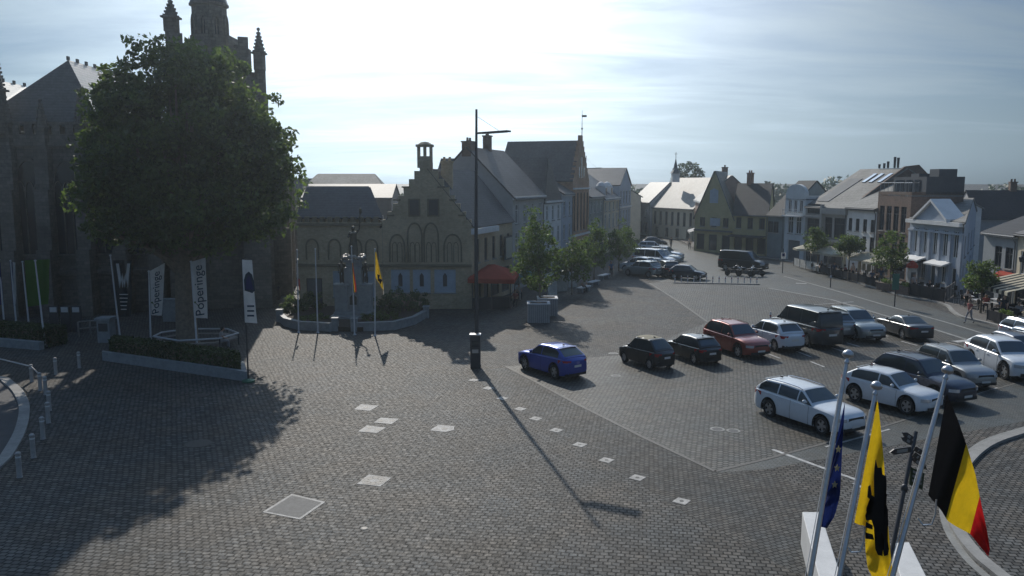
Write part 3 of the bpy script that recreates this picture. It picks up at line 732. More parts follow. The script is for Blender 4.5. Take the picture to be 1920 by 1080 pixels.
CAR_T = {
 'coupe_suv': dict(L=4.45, W=1.84, Hh=1.51, wb=2.68, fo=.87, r=.36, hood=1.0, cowl=1.25, rf=1.95, rr=3.55, tb=(4.30,1.10), nose=.80, tailz=1.07, sideend=3.8, clad=True),
 'retro': dict(L=3.58, W=1.63, Hh=1.49, wb=2.30, fo=.68, r=.29, hood=.93, cowl=.92, rf=1.45, rr=2.75, tb=(3.42,.98), nose=.72, tailz=.95, nwin=2, sideend=2.95, rails=None),
 'hatch': dict(L=4.0, W=1.74, Hh=1.46, wb=2.53, fo=.82, r=.31, hood=.93, cowl=1.08, rf=1.75, rr=3.3, tb=(3.88,1.0), nose=.7, tailz=.97, sideend=3.45),
 'suv': dict(L=4.6, W=1.87, Hh=1.65, wb=2.74, fo=.9, r=.36, hood=1.06, cowl=1.32, rf=2.0, rr=3.9, tb=(4.46,1.13), nose=.82, tailz=1.08, clad=True, rails=1, sideend=4.1),
 'estate': dict(L=4.9, W=1.88, Hh=1.53, wb=2.92, fo=.9, r=.36, hood=1.03, cowl=1.45, rf=2.15, rr=4.25, tb=(4.78,1.10), nose=.83, tailz=1.07, rails=2, sideend=4.5, nwin=3, clad=True),
 'van': dict(L=5.0, W=1.92, Hh=1.95, wb=3.05, fo=.95, r=.345, hood=1.13, cowl=.98, rf=1.75, rr=4.8, tb=(4.96,1.22), nose=.86, tailz=1.15, boxy=.75, sideend=4.65, nwin=3),
 'notchback': dict(L=4.75, W=1.86, Hh=1.40, wb=2.75, fo=.9, r=.345, hood=.97, cowl=1.55, rf=2.25, rr=3.15, tb=(3.95,1.0), nose=.76, tailz=1.0, sideend=3.6, rails=None),
 'cargo_van': dict(L=5.0, W=1.95, Hh=1.98, wb=3.1, fo=.95, r=.34, hood=1.13, cowl=.95, rf=1.75, rr=4.85, tb=(4.97,1.25), nose=.86, tailz=1.15, boxy=.8, sideend=2.6, nwin=1),
}
CARP = {k: make_car(**v) for k, v in CAR_T.items()}
CUSED = {k: [] for k in CAR_T}
PAINTS = {
 'blue': paint('blue', (.015,.05,.33), .3, .3), 'black': paint('black', (.012,.013,.016)), 'red': paint('red', (.27,.055,.035)), 'white': paint('white', (.62,.66,.70), 0, .3),
 'dark': paint('dark_grey', (.045,.05,.055)), 'silver': paint('silver_green', (.27,.30,.30), .55), 'grey': paint('silver_grey', (.31,.32,.32), .5), 'navy': paint('navy', (.015,.022,.045)), 'paleblue': paint('pale_blue', (.19,.24,.32), .4)}
RETROOF = mat('cream_soft_top', (.6,.55,.43), .8, .08, 3.0)
def put_car(t, rear, front, side, pt, label, sc=None):
    p, q = G(*rear), G(*front); d = (q-p); d.z = 0; L = d.length; d.normalize()
    left = V((-d.y, d.x, 0)); pr = CARP[t]
    s = sc or min(1.08, max(.93, L/pr['wb']))
    c = (p+q)/2 + left*((-1 if side == 'L' else 1)*(pr['W']/2-.03)*s) - d*pr['mid']*s
    o = place(pr, c, atan2(d.y, d.x), label, CUSED[t], s); o.scale.z = s*(1.17 if t in ('coupe_suv', 'retro') else 1.1)
    for ch in o.children_recursive:
        if ch.type == 'MESH' and ch.material_slots and ch.material_slots[0].link == 'OBJECT': ch.material_slots[0].material = PAINTS[pt]
    return o
CARS = [
 ('coupe_suv', (1037,711), (984.8,694.8), 'L', 'blue', 'glossy blue coupe-like car standing nearest the tall lamp post'),
 ('retro', (1216.7,693.75), (1169.7,679.5), 'L', 'black', 'small rounded black car with a cream soft top'),
 ('hatch', (1299,683), (1256,668), 'L', 'black', 'black hatchback between the cream-topped car and the red car'),
 ('suv', (1329.8,654), (1382.5,671), 'R', 'red', 'dark red car with its bonnet towards the viewer'),
 ('hatch', (1451,659), (1402,643), 'L', 'white', 'white hatchback seen from behind between red car and dark van'),
 ('van', (1513,650.5), (1452,631), 'L', 'dark', 'dark grey passenger van seen from behind in the middle row'),
 ('hatch', (1550,637), (1503,622), 'L', 'grey', 'grey hatchback mostly hidden behind the dark passenger van'),
 ('suv', (1553,624), (1600,639), 'R', 'silver', 'silver-green car facing forward beside the dark passenger van'),
 ('notchback', (1688.5,635.6), (1650.6,623), 'L', 'dark', 'dark low notchback car at the road end of the middle row'),
 ('estate', (1440.6,782), (1538.7,815.8), 'R', 'white', 'long white estate car with roof rails, nearest the flags'),
 ('coupe_suv', (1603.7,754.4), (1694.6,777.4), 'R', 'white', 'white car directly behind the white estate, black side windows'),
 ('suv', (1662,733), (1742,756), 'R', 'navy', 'dark navy tall car tucked between the second white car and the grey one', 1.02),
 ('suv', (1728,704), (1793,727), 'R', 'grey', 'silver-grey square car beside the dark navy tall car'),
 ('coupe_suv', (1818.4,688), (1880.7,711.6), 'R', 'white', 'white car near the picture edge in the front row'),
 ('hatch', (1852,673), (1912,694), 'R', 'navy', 'dark hatchback hidden behind the white car in the front row'),
 ('hatch', (1888,664), (1948,684), 'R', 'paleblue', 'pale blue hatchback cut off by the frame in the front row'),
 ('estate', (1886,646), (1950,665), 'R', 'paleblue', 'pale estate car parked alone nearest the striped awning'),
 ('hatch', (1216.7,521), (1175.6,516.7), 'L', 'silver', 'silver hatchback nearest in the far group by the young trees'),
 ('hatch', (1264.4,523.3), (1303.3,525.5), 'R', 'navy', 'dark hatchback just behind the row of low white posts'),
 ('hatch', (1211,512.5), (1170,509), 'L', 'white', 'white car tucked behind the silver hatchback in the far group'),
 ('estate', (1207,509), (1249,511.5), 'R', 'grey', 'silver estate facing the square in the far group'),
 ('van', (1198,500), (1243,503), 'R', 'white', 'white van-like car standing against the young trees in the far group'),
 ('suv', (1218,495), (1258,497.5), 'R', 'silver', 'pale high car at the back of the far group'),
 ('suv', (1224,488), (1262,490), 'R', 'white', 'white car farthest back in the far parked group'),
 ('hatch', (1244,520.5), (1228,514), 'L', 'black', 'small black car wedged between silver and dark hatchbacks in the far group'),
 ('estate', (1211,473), (1239,473.5), 'R', 'white', 'white car at the mouth of the far side street'),
 ('hatch', (1216,462), (1240,462), 'R', 'navy', 'dark car deeper in the far side street'),
 ('cargo_van', (1359,507), (1413,511), 'R', 'black', 'black panel van parked broadside in front of the yellow gabled house'),
]
for c in CARS: put_car(*c)
# small differences that belong to single cars
fiat = CUSED['retro'][0]
g = MB()
def _soft(u, v_):
    x = lerp(.30, -.98, u); s = v_*2-1
    return (x, s*.56, 1.50-.04*abs(s)**3-.05*max(0, u-.75)/.25-.02*max(0,.15-u)/.15)
g.grid(_soft, 12, 8); bmesh.ops.solidify(g.bm, geom=g.bm.faces[:], thickness=.03)
g.build('soft_top', RETROOF, fiat, smooth=40)
g = MB(); g.box((-1.80, 0, .46), (.06, 1.3, .05), bev=.015); g.build('bumper_trim', CHROME, fiat)
van = CUSED['cargo_van'][0]
for o in CUSED['hatch']+CUSED['notchback']+CUSED['coupe_suv']+CUSED['suv']+CUSED['estate']+CUSED['van']+CUSED['retro']+CUSED['cargo_van']:
    o['category'] = 'van' if 'van' in o['label'].split() and 'behind' not in o['label'].split()[0:9] or o in CUSED['cargo_van'] else 'car'
for o in CUSED['van'][:1]: o['category'] = 'van'
for o in CUSED['cargo_van']+CUSED['van'][:1]: o.name = 'parked_van'

# lane van seen end-on between church and annex
lv = copy_tree(CARP['cargo_van']); lv['label'] = 'van parked end-on deep in the lane beside the church'; lv['category'] = 'van'; lv.name = 'parked_van'
lv.location = G(557, 523); lv.rotation_euler = (0, 0, radians(100))
for ch in lv.children_recursive:
    if ch.type == 'MESH' and ch.material_slots and ch.material_slots[0].link == 'OBJECT': ch.material_slots[0].material = PAINTS['grey']
# motorbikes
def make_bike():
    r = thing('motorcycle', '', 'motorcycle', group='motorcycles parked by the black van')
    for x in (-.72, .72):
        m = MB(); m.lathe([(.2,-.05),(.29,-.06),(.32,0),(.29,.06),(.2,.05)], n=18)
        for q in m.bm.verts: q.co = V((q.co.x, q.co.z, q.co.y))
        w_ = m.build('wheel', TYRE, r, smooth=50); w_.location = (x, 0, .32)
        m = MB()
        for k in range(5): a = 2*pi*k/5; m.cyl((0,0,0), (.23*cos(a),0,.23*sin(a)), .018, n=5)
        m.lathe([(.2,-.02),(.235,-.02),(.235,.02),(.2,.02)], n=16) if False else None
        m.build('rim', RIM, w_)
    m = MB(); m.tube([(.72,0,.32),(.55,0,.75),(.46,0,1.02)], .035, 6); m.tube([(.44,-.36,1.03),(.48,-.15,1.06),(.48,.15,1.06),(.44,.36,1.03)], .02, 6); m.build('fork', STEEL, r, smooth=50)
    m = MB(); m.sphere((.2,0,.82), .2, (1.5,.75,.8), 12, 8); m.build('tank', PAINTS['black'], r, smooth=60)
    m = MB(); m.box((0,0,.48), (.6,.34,.36), bev=.06); m.tube([(.1,.2,.3),(-.4,.22,.32),(-.9,.24,.42)], .05, 8); m.build('engine', DSTEEL, r, smooth=40)
    m = MB(); m.box((-.32,0,.80), (.75,.28,.1), bev=.04, ry=radians(8)); m.build('seat', BLACK, r, smooth=40)
    m = MB(); m.tube([(-.72,0,.32),(-.2,0,.42)], .03, 6); m.tube([(-.25,.1,.4),(-.05,.32,.01)], .015, 5); m.build('swing_arm', STEEL, r)
    m = MB(); m.sphere((.62,0,.88), .1, (1,1,1)); m.build('headlight', LAMP, r, smooth=60)
    m = MB(); m.extr([(.55,-.2,.95),(.55,.2,.95),(.36,.14,1.25),(.36,-.14,1.25)], (.01,0,.005)); m.build('windscreen', CGLASS, r)
    return r
bk = make_bike(); used = []
place(bk, G(1375,516.5), radians(15), 'motorcycle at the rear end of the black van', used)
place(bk, G(1398,518), radians(170), 'motorcycle beside the middle of the black van', used)
place(bk, G(1418,518.5), radians(195), 'motorcycle at the front end of the black van', used)
# ================================================================ buildings
def perp(d): return V((-d.y, d.x, 0))
def house(name, label, cat, A, B, back, ze, zr, wall, roofm, ridge='par', front=(), right=(), left=(), step=None, zb=0.0, hip=False, over=.25, frame=WFRAME, chim=(), cornice=None, sill=True, wname='window', parapet=None, eave_back=None, group=None, extra=None, glass=GLASS):
    """front facade runs A->B (seen from outside, left to right); back = vector from front to back.
    front/right/left: openings (x0,x1,z0,z1[,kind]) measured along the facade. ridge 'par','perp','flat'"""
    A, B = V((A.x, A.y, 0)), V((B.x, B.y, 0)); back = V((back.x, back.y, 0))
    C, D = B+back, A+back
    root = thing(name, label, cat, (A+B)/2, group=group, world=True)
    w = MB()
    def wallface(P, Q, openings):
        ux = (Q-P).normalized(); W_ = (Q-P).length; n = V((ux.y, -ux.x, 0))
        ops = [o for o in openings if o[0] > .02 and o[1] < W_-.02]
        xs = sorted({0.0, W_} | {o[0] for o in ops} | {o[1] for o in ops}); zs = sorted({zb, ze} | {min(max(o[k], zb), ze) for o in ops for k in (2, 3)})
        pt = lambda x, z, dd=0.0: P+ux*x-n*dd+V((0, 0, z))
        for i in range(len(xs)-1):
            for j in range(len(zs)-1):
                xm, zm = (xs[i]+xs[i+1])/2, (zs[j]+zs[j+1])/2
                if any(o[0] < xm < o[1] and o[2] < zm < o[3] for o in ops): continue
                w.poly([pt(xs[i], zs[j]), pt(xs[i+1], zs[j]), pt(xs[i+1], zs[j+1]), pt(xs[i], zs[j+1])])
        for o in ops:
            x0, x1, z0, z1 = o[:4]; kind = o[4] if len(o) > 4 else 'w'; dp = .16
            for a, b in (((x0,z0),(x1,z0)), ((x1,z0),(x1,z1)), ((x1,z1),(x0,z1)), ((x0,z1),(x0,z0))):
                w.poly([pt(*a), pt(*b), pt(b[0], b[1], dp), pt(a[0], a[1], dp)])
            fr = MB(); t = .07
            fm = frame; nm = wname
            if kind == 'd': nm = 'door'
            if kind == 's': nm = 'shop_window'; fm = DFRAME
            if kind == 'k': fm = DFRAME
            def bar(xa, xb, za, zc, d0=.06, d1=.14): fr.extr([pt(xa, za, d1), pt(xb, za, d1), pt(xb, zc, d1), pt(xa, zc, d1)], n*(d1-d0))
            bar(x0, x0+t, z0, z1); bar(x1-t, x1, z0, z1); bar(x0+t, x1-t, z0, z0+t); bar(x0+t, x1-t, z1-t, z1)
            if kind in 'wkt' and x1-x0 > .7: bar((x0+x1)/2-.03, (x0+x1)/2+.03, z0+t, z1-t, .07)
            if z1-z0 > 1.5 and kind in 'wk': bar(x0+t, x1-t, z0+(z1-z0)*.68, z0+(z1-z0)*.68+.06, .075)
            if kind == 's':
                k = max(1, int((x1-x0)/1.6))
                for q in range(1, k): bar(x0+(x1-x0)*q/k-.03, x0+(x1-x0)*q/k+.03, z0+t, z1-t, .07)
            if kind == 'b':      # boarded / shuttered window
                fr2 = fr
            fo = fr.build(nm, fm if kind != 'b' else LBOARD, root)
            if kind == 'd': g = MB(); g.extr([pt(x0+t, z0+t, .15), pt(x1-t, z0+t, .15), pt(x1-t, z1-t, .15), pt(x0+t, z1-t, .15)], n*.03); g.build('leaf', DARKW, fo)
            elif kind == 'b':
                g = MB(); xm = (x0+x1)/2
                g.extr([pt(x0+t, z0+t, .12), pt(x1-t, z0+t, .12), pt(x1-t, z1-t, .12), pt(x0+t, z1-t, .12)], n*.05); g.build('shutter', LBOARD, fo)
                g = MB(); g.extr([pt(xm-.16, z0+.5, .06), pt(xm+.16, z0+.5, .06), pt(xm+.16, z1-.5, .06), pt(xm, z1-.25, .06), pt(xm-.16, z1-.5, .06)], n*.03); g.build('panel', DFRAME, fo)
            else: g = MB(); g.poly([pt(x0+.02, z0+.02, .11), pt(x1-.02, z0+.02, .11), pt(x1-.02, z1-.02, .11), pt(x0+.02, z1-.02, .11)]); g.build('pane', glass, fo, recalc=False)
            if sill and kind in 'wkb': g = MB(); g.extr([pt(x0-.06, z0-.09, -.004), pt(x1+.06, z0-.09, -.004), pt(x1+.06, z0-.002, -.004), pt(x0-.06, z0-.002, -.004)], n*.1); g.build('sill', KERB, fo)
    wallface(A, B, front); wallface(B, C, right); wallface(D, A, left); wallface(C, D, ())
    up = lambda p, z: V((p.x, p.y, z))
    rf = MB(); th = .14
    def slab(a, b, c, d_):
        nn = (V(b)-V(a)).cross(V(d_)-V(a)).normalized()
        if nn.z < 0: nn = -nn
        rf.extr([V(a), V(b), V(c), V(d_)] if (V(c)-V(d_)).length > 1e-3 else [V(a), V(b), V(c)], nn*th)
    ux = (B-A).normalized(); bk = back.normalized()
    if ridge == 'flat':
        ph = parapet or .5
        rf.prism([A, B, C, D], ze-.2, ze-.05)
        for P, Q in ((A, B), (B, C), (C, D), (D, A)):
            dd = (Q-P).normalized(); nn = V((dd.y, -dd.x, 0))
            w.extr([up(P, ze), up(Q, ze), up(Q-nn*.25-dd*.25, ze), up(P-nn*.25+dd*.25, ze)], (0, 0, ph))
    elif ridge == 'par':
        m0, m1 = (A+D)/2, (B+C)/2
        if hip: q = (B-A).length*.5*hip; m0, m1 = m0+ux*q, m1-ux*q
        oz = over*(zr-ze)/max(.1, back.length/2)
        k = 0 if hip else .12
        fa_, fb_ = up(A, ze)-bk*over+V((0,0,-oz))-ux*k, up(B, ze)-bk*over+V((0,0,-oz))+ux*k
        ba_, bb_ = up(D, ze)+bk*over+V((0,0,-oz))-ux*k, up(C, ze)+bk*over+V((0,0,-oz))+ux*k
        r0, r1 = up(m0, zr)-ux*k, up(m1, zr)+ux*k
        slab(fa_, fb_, r1, r0); slab(ba_, r0, r1, bb_)
        if hip:
            slab(fa_, r0, ba_, ba_); slab(fb_, bb_, r1, r1)
        else:
            w.poly([up(A, ze), up(D, ze), up(m0, zr)]); w.poly([up(B, ze), up(C, ze), up(m1, zr)])
    elif ridge == 'perp':
        m0, m1 = (A+B)/2, (C+D)/2
        if hip: m0, m1 = m0+bk*(B-A).length*.4*hip, m1
        half = (B-A).length/2; oz = over*(zr-ze)/half
        la, lb = up(A, ze)-ux*over+V((0,0,-oz)), up(D, ze)-ux*over+V((0,0,-oz))
        ra_, rb = up(B, ze)+ux*over+V((0,0,-oz)), up(C, ze)+ux*over+V((0,0,-oz))
        r0, r1 = up(m0, zr), up(m1, zr)
        off = bk*(.02 if step else -.15) if not hip else V((0,0,0))
        slab(la+off, r0+off, r1, lb); slab(ra_+off, rb, r1, r0+off)
        if hip: slab(la, ra_, r0, r0)
        else: w.poly([up(A, ze), up(B, ze), up(m0, zr)])
        w.poly([up(D, ze), up(C, ze), up(m1, zr)])
    if step:      # stepped gable wall standing 35 cm above the roof, on the front face
        n_, top_w, thick = step['n'], step.get('top', .9), step.get('t', .4)
        P = up(A, 0); half = (B-A).length/2; zt0, zt1 = ze+step.get('h0', .3), zr+step.get('h1', .6); pts = [(0, ze-.01)]
        for i in range(n_):
            z_ = lerp(zt0, zt1, i/(n_-1)); x_ = lerp(0, half-top_w/2, i/(n_-1)) ; xn_ = lerp(0, half-top_w/2, (i+1)/(n_-1)) if i < n_-1 else half
            pts += [(x_, z_), (xn_, z_)]
        full = pts+[((B-A).length-x, z) for x, z in pts[::-1]][1:]
        clean = [full[0]]
        for q in full[1:]:
            if abs(q[0]-clean[-1][0])+abs(q[1]-clean[-1][1]) > 1e-4: clean.append(q)
        nn = V((ux.y, -ux.x, 0))
        w.extr([P+ux*x+V((0, 0, z))+nn*.003 for x, z in clean], -nn*thick)
    w.build('wall', wall, root)
    if ridge: rfo = rf.build('roof', roofm, root)
    if ridge == 'par' and not hip and over >= 0:
        oz = over*(zr-ze)/max(.1, back.length/2); g = MB(); p_, q_ = up(A, ze-oz)-bk*(over+.07), up(B, ze-oz)-bk*(over+.07); g.tube([p_, q_], .07, 6); g.build('gutter', GUTM, root)
        g = MB(); e_ = up(B, 0)-ux*.18-bk*.06; g.tube([up(B, ze-oz)-ux*.18-bk*(over+.07), e_+V((0,0,ze-oz-.5)), e_], .045, 6); g.build('downpipe', GUTM, root)
    for c in chim:   # (fraction along front, fraction back, z0, z1, wx, wy)
        g = MB(); p = A+(B-A)*c[0]+back*c[1]; g.box((p.x, p.y, (c[2]+c[3])/2), (c[4], c[5], c[3]-c[2]), atan2(ux.y, ux.x)); g.box((p.x, p.y, c[3]+.06), (c[4]+.14, c[5]+.14, .12), atan2(ux.y, ux.x))
        for s_ in (-.25, .25): q = p+ux*s_*c[4]; g.cyl((q.x, q.y, c[3]+.12), (q.x, q.y, c[3]+.45), .12, .1, n=8)
        g.build('chimney', c[6] if len(c) > 6 else BBRICK, rfo)
    if cornice:
        for (z0, z1, pr, m_) in cornice:
            g = MB(); nn = V((ux.y, -ux.x, 0)); g.extr([up(A, z0)+nn*.003, up(B, z0)+nn*.003, up(B, z0)+nn*pr, up(A, z0)+nn*pr], (0, 0, z1-z0)); g.build('cornice', m_, root)
    root['_A'] = tuple(A); root['_B'] = tuple(B)
    return root
def row(W_, n, z0, h, w_, x0=None, x1=None, kind='w'):
    x0 = .0 if x0 is None else x0; x1 = W_ if x1 is None else x1; out = []
    for i in range(n):
        c = x0+(x1-x0)*(i+.5)/n; out.append((c-w_/2, c+w_/2, z0, z0+h, kind))
    return out
def roofpart(root, name, pts, th, m, child_of=None):
    g = MB(); nn = (V(pts[1])-V(pts[0])).cross(V(pts[2])-V(pts[0])).normalized(); nn = nn if nn.z > 0 else -nn
    g.extr(pts, nn*th); return g.build(name, m, child_of or root)

# ---- corner house with stepped gable, and its low annex with battlements
a, b = G(720, 579), G(885, 579); rowd = V((24, 72, 0)).normalized()
Wd = (b-a).length
fr = [(.6,2.1,1.3,3.15,'b'),(2.35,3.75,1.3,3.15,'b'),(4.05,5.75,1.3,3.15,'b')] + []
rt = [(.6, 2.2, .4, 2.6, 's'), (2.7, 3.9, .05, 2.5, 'd'), (4.4, 6.6, .4, 2.6, 's'), (7.2, 9.4, .4, 2.6, 's')]+row(10.2, 5, 3.6, 1.9, .75, .4, 10.0, 'w')
h3 = house('stepped_gable_house', 'yellow brick corner house with stepped gable and open bell turret on top', 'house', a, b, rowd*10.2, 6.6, 11.0, YBRICK, TILE, 'perp', fr, rt, step=dict(n=8, top=1.0, h0=.5, h1=.55, t=.45), over=.15,
           chim=[(.62, .2, 9.5, 11.6, .9, .8, YBRICK)], frame=DFRAME)
# blind pointed arches in relief
mid = (a+b)/2; ax = (b-a).normalized(); nn = V((ax.y, -ax.x, 0))
def arch_pts(c, w_, z0, zs, zt, n=7):
    L = [(c-w_/2, z0), (c+w_/2, z0), (c+w_/2, zs)]
    for i in range(1, n): t = i/n; L.append((c+w_/2*cos(t*pi/2)**.9, zs+(zt-zs)*sin(t*pi/2)))
    L.append((c, zt))
    for i in range(n-1, 0, -1): t = i/n; L.append((c-w_/2*cos(t*pi/2)**.9, zs+(zt-zs)*sin(t*pi/2)))
    L.append((c-w_/2, zs)); return L
g = MB()
def arch_relief(g, P, ux, n_, c, w_, z0, zs, zt, wd=.13, dp=.07):
    o, i_ = arch_pts(c, w_, z0, zs, zt), arch_pts(c, w_-2*wd, z0, zs, zt-wd)
    f3 = lambda q, d_: P+ux*q[0]+V((0, 0, q[1]))+n_*d_
    for k in range(1, len(o)):
        k2 = (k+1) % len(o)
        A4 = [f3(o[k], dp), f3(o[k2], dp), f3(i_[k2], dp), f3(i_[k], dp)]
        if k2 == 1: continue
        g.extr(A4, -n_*(dp-.004))
P0 = V((a.x, a.y, 0))
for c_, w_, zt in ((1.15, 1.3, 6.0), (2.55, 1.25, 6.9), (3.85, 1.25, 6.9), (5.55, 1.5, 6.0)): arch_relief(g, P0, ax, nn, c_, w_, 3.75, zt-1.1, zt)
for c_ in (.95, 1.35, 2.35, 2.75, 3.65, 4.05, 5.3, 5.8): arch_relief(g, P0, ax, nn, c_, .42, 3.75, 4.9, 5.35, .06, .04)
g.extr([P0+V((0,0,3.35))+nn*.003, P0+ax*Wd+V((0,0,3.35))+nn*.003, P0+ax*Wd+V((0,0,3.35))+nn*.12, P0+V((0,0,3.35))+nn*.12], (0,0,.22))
g.build('blind_arches', DBRICK, h3)
for c_ in (2.55, 4.05):
    for z0, z1, m_, d_ in ((7.35, 8.75, DBRICK, .05), (7.45, 8.65, DFRAME, .07)):
        g = MB(); e_ = .12 if m_ is DBRICK else 0; w2 = .36+e_; g.extr([P0+ax*(c_-w2)+V((0,0,z0))+nn*.006, P0+ax*(c_+w2)+V((0,0,z0))+nn*.006, P0+ax*(c_+w2)+V((0,0,z1))+nn*.006, P0+ax*(c_-w2)+V((0,0,z1))+nn*.006], nn*d_)
        if m_ is DBRICK: fo_ = g.build('gable_window', m_, h3)
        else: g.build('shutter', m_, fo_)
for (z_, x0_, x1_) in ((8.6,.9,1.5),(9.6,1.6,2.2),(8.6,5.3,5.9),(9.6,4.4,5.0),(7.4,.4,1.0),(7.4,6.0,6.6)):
    g = MB(); g.extr([P0+ax*x0_+V((0,0,z_))+nn*.006, P0+ax*x1_+V((0,0,z_))+nn*.006, P0+ax*x1_+V((0,0,z_+.12))+nn*.006, P0+ax*x0_+V((0,0,z_+.12))+nn*.006], nn*.12); g.build('ledge', DBRICK, h3)
g = MB(); c = V((mid.x, mid.y, 0))+V((-.1,.25,0)); g.box((c.x, c.y, 11.6), (1.15, .7, .9)); 
for s_ in (-.48, 0, .48): g.box((c.x+s_, c.y, 12.4), (.2, .6, .75))
g.box((c.x, c.y, 12.86), (1.35, .85, .18)); g.lathe([(.62,0),(.3,.2),(0,.24)], (c.x, c.y, 12.94), 8); g.build('bell_turret', YBRICK, h3)
# ground-floor bay with white fascia at the square side
u2 = rowd; n2 = V((u2.y, -u2.x, 0)); Q0 = V((b.x, b.y, 0))
g = MB(); g.extr([Q0+u2*(-.1)+V((0,0,5.95)), Q0+u2*5.2+V((0,0,5.95)), Q0+u2*5.2+n2*.5+V((0,0,5.95)), Q0-u2*.1+n2*.5+V((0,0,5.95))], (0,0,.45)); g.build('fascia', WHITEW, h3)
g = MB(); q = Q0+u2*8.0+n2*.35+V((0,0,4.3)); g.box(q, (.12, 1.9, 2.1), atan2(u2.y,u2.x)-pi/2); fo_ = g.build('sign', DFRAME, h3); g = MB(); g.box(q+n2*.08, (.06, 1.6, 1.8), atan2(u2.y,u2.x)-pi/2); g.build('sign_face', CCREAM, fo_)
# annex
a2, b2 = G(562, 577), G(719.5, 578.6)
W2 = (b2-a2).length
h2 = house('battlemented_annex', 'low yellow brick annex with small battlements and slate roof left of the stepped gable', 'house', a2, b2, V((-1.5, 7, 0)), 6.9, 9.6, YBRICK, SLATE, 'par', row(W2, 3, .9, 2.1, 1.5, .6, W2-.4, 'b')[1:]+[(.6,1.9,.05,2.4,'d')], (), hip=.25, over=-.3, frame=DFRAME)
g = MB(); P2 = V((a2.x, a2.y, 0)); x2 = (b2-a2).normalized(); n_2 = V((x2.y, -x2.x, 0))
k = 0
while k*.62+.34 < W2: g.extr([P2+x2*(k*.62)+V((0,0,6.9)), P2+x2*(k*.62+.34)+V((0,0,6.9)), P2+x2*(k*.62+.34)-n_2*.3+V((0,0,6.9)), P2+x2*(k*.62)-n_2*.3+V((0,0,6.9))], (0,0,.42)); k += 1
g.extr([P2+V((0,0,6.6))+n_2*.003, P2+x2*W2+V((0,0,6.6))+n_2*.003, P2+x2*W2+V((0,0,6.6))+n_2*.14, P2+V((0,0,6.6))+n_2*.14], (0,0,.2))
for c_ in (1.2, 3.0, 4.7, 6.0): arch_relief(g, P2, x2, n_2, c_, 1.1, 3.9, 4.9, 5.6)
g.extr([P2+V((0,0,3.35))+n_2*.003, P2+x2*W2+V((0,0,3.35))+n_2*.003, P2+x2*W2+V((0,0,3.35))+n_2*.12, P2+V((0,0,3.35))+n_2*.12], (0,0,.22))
g.build('battlements', DBRICK, h2)
# buildings seen over the annex
p, q = V((-27, 104, 0)), V((-16.5, 104, 0))
house('hipped_roof_building', 'pale flat-ridged roof showing behind the annex', 'building', p, q, V((-1, 9, 0)), zat(p, 352), zat(p, 327), STUCCO, GTILE, 'par', row(10.5, 4, 6.2, 1.4, 1.0), hip=.28)
p, q = V((-24, 92, 0)), V((-13.8, 92, 0))
house('dark_back_building', 'dark building with white gable line just behind the annex roof', 'building', p, q, V((0, 7, 0)), zat(p, 372), zat(p, 347), DARKW, SLATE, 'par', row(10, 4, 5.0, 1.3, 1.0), over=.1)

# ---- left row along the square
def rp(t): return V((-3.2, 63.7, 0))+rowd*t
bk = V((-rowd.y, rowd.x, 0))
def fz(t, v): return zat(rp(t), v)
# openings are counted from the facade's left end, which is the nearer end
L_ = 7.8
house('tall_rendered_house', 'pale house with tall upper windows and two chimneys behind the stepped gable house', 'house', rp(10.3), rp(20.5), bk*9, 8.7, 13.2, mat('pale_plaster',(.42,.41,.4),.85,.12,.6), TILE, 'par',
      row(10.2, 4, 3.5, 1.9, .95)+row(10.2, 4, 6.2, 1.8, .95)+row(10.2, 3, .4, 2.2, 2.4, kind='s'), row(11,2,5,1.3,.9), cornice=[(8.4, 8.72, .3, WHITEW)], chim=[(.06, .5, 12.4, 13.7, 1.3, .9), (.55, .5, 12.4, 14.5, .7, .7)])
house('white_gabled_house', 'white house with pointed gable beside the young trees', 'house', rp(20.7), rp(27.5), bk*13, 8.1, 12.6, WHITEW, TILE, 'perp',
      row(6.8, 3, 3.5, 1.8, .95)+row(6.8, 3, 6.0, 1.6, .9)+row(6.8, 2, .4, 2.3, 2.4, kind='s'), (), hip=.25, cornice=[(7.9,8.1,.25,WHITEW)])
house('narrow_grey_house', 'narrow pale house pressed against the orange stepped gable', 'house', rp(27.7), rp(32.6), bk*11, 8.8, 12.0, BLUEW, TILE, 'par',
      row(4.9, 2, 3.5, 1.8, 1.0)+row(4.9, 2, 6.2, 1.7, 1.0)+[(.5,4.4,.3,2.6,'s')], cornice=[(8.5,8.8,.3,WHITEW)])
house('orange_stepped_gable_house', 'tall orange brick house with high stepped gable and slender tall windows', 'house', rp(32.8), rp(41.2), bk*9.5, 10.2, 15.0, OBRICK, TILE, 'perp',
      row(8.4, 5, 4.2, 4.6, .8, kind='k')+row(8.4, 3, .4, 2.6, 2.2, kind='s'), (), step=dict(n=9, top=.9, h0=.3, h1=.7), over=.1, chim=[])
oh = [o for o in bpy.data.objects if o.name == 'orange_stepped_gable_house'][0]
g = MB(); PP = rp(32.8); gn = V((rowd.y, -rowd.x, 0))
for c_, z0, z1 in ((3.0, 10.6, 11.9), (4.2, 10.6, 13.1), (5.4, 10.6, 11.9)):
    g.extr([PP+rowd*(c_-.3)+V((0,0,z0))+gn*.005, PP+rowd*(c_+.3)+V((0,0,z0))+gn*.005, PP+rowd*(c_+.3)+V((0,0,z1))+gn*.005, PP+rowd*(c_-.3)+V((0,0,z1))+gn*.005], gn*.03)
g.build('gable_opening', GLASS, oh)
g = MB(); tp = PP+rowd*4.2+V((0,0,15.7)); g.cyl(tp, tp+V((0,0,3.0)), .05, .02, n=6); g.sphere(tp+V((0,0,.8)), .12); g.box(tp+V((.25,0,2.3)), (.6,.03,.25)); g.build('weather_vane', DSTEEL, oh)
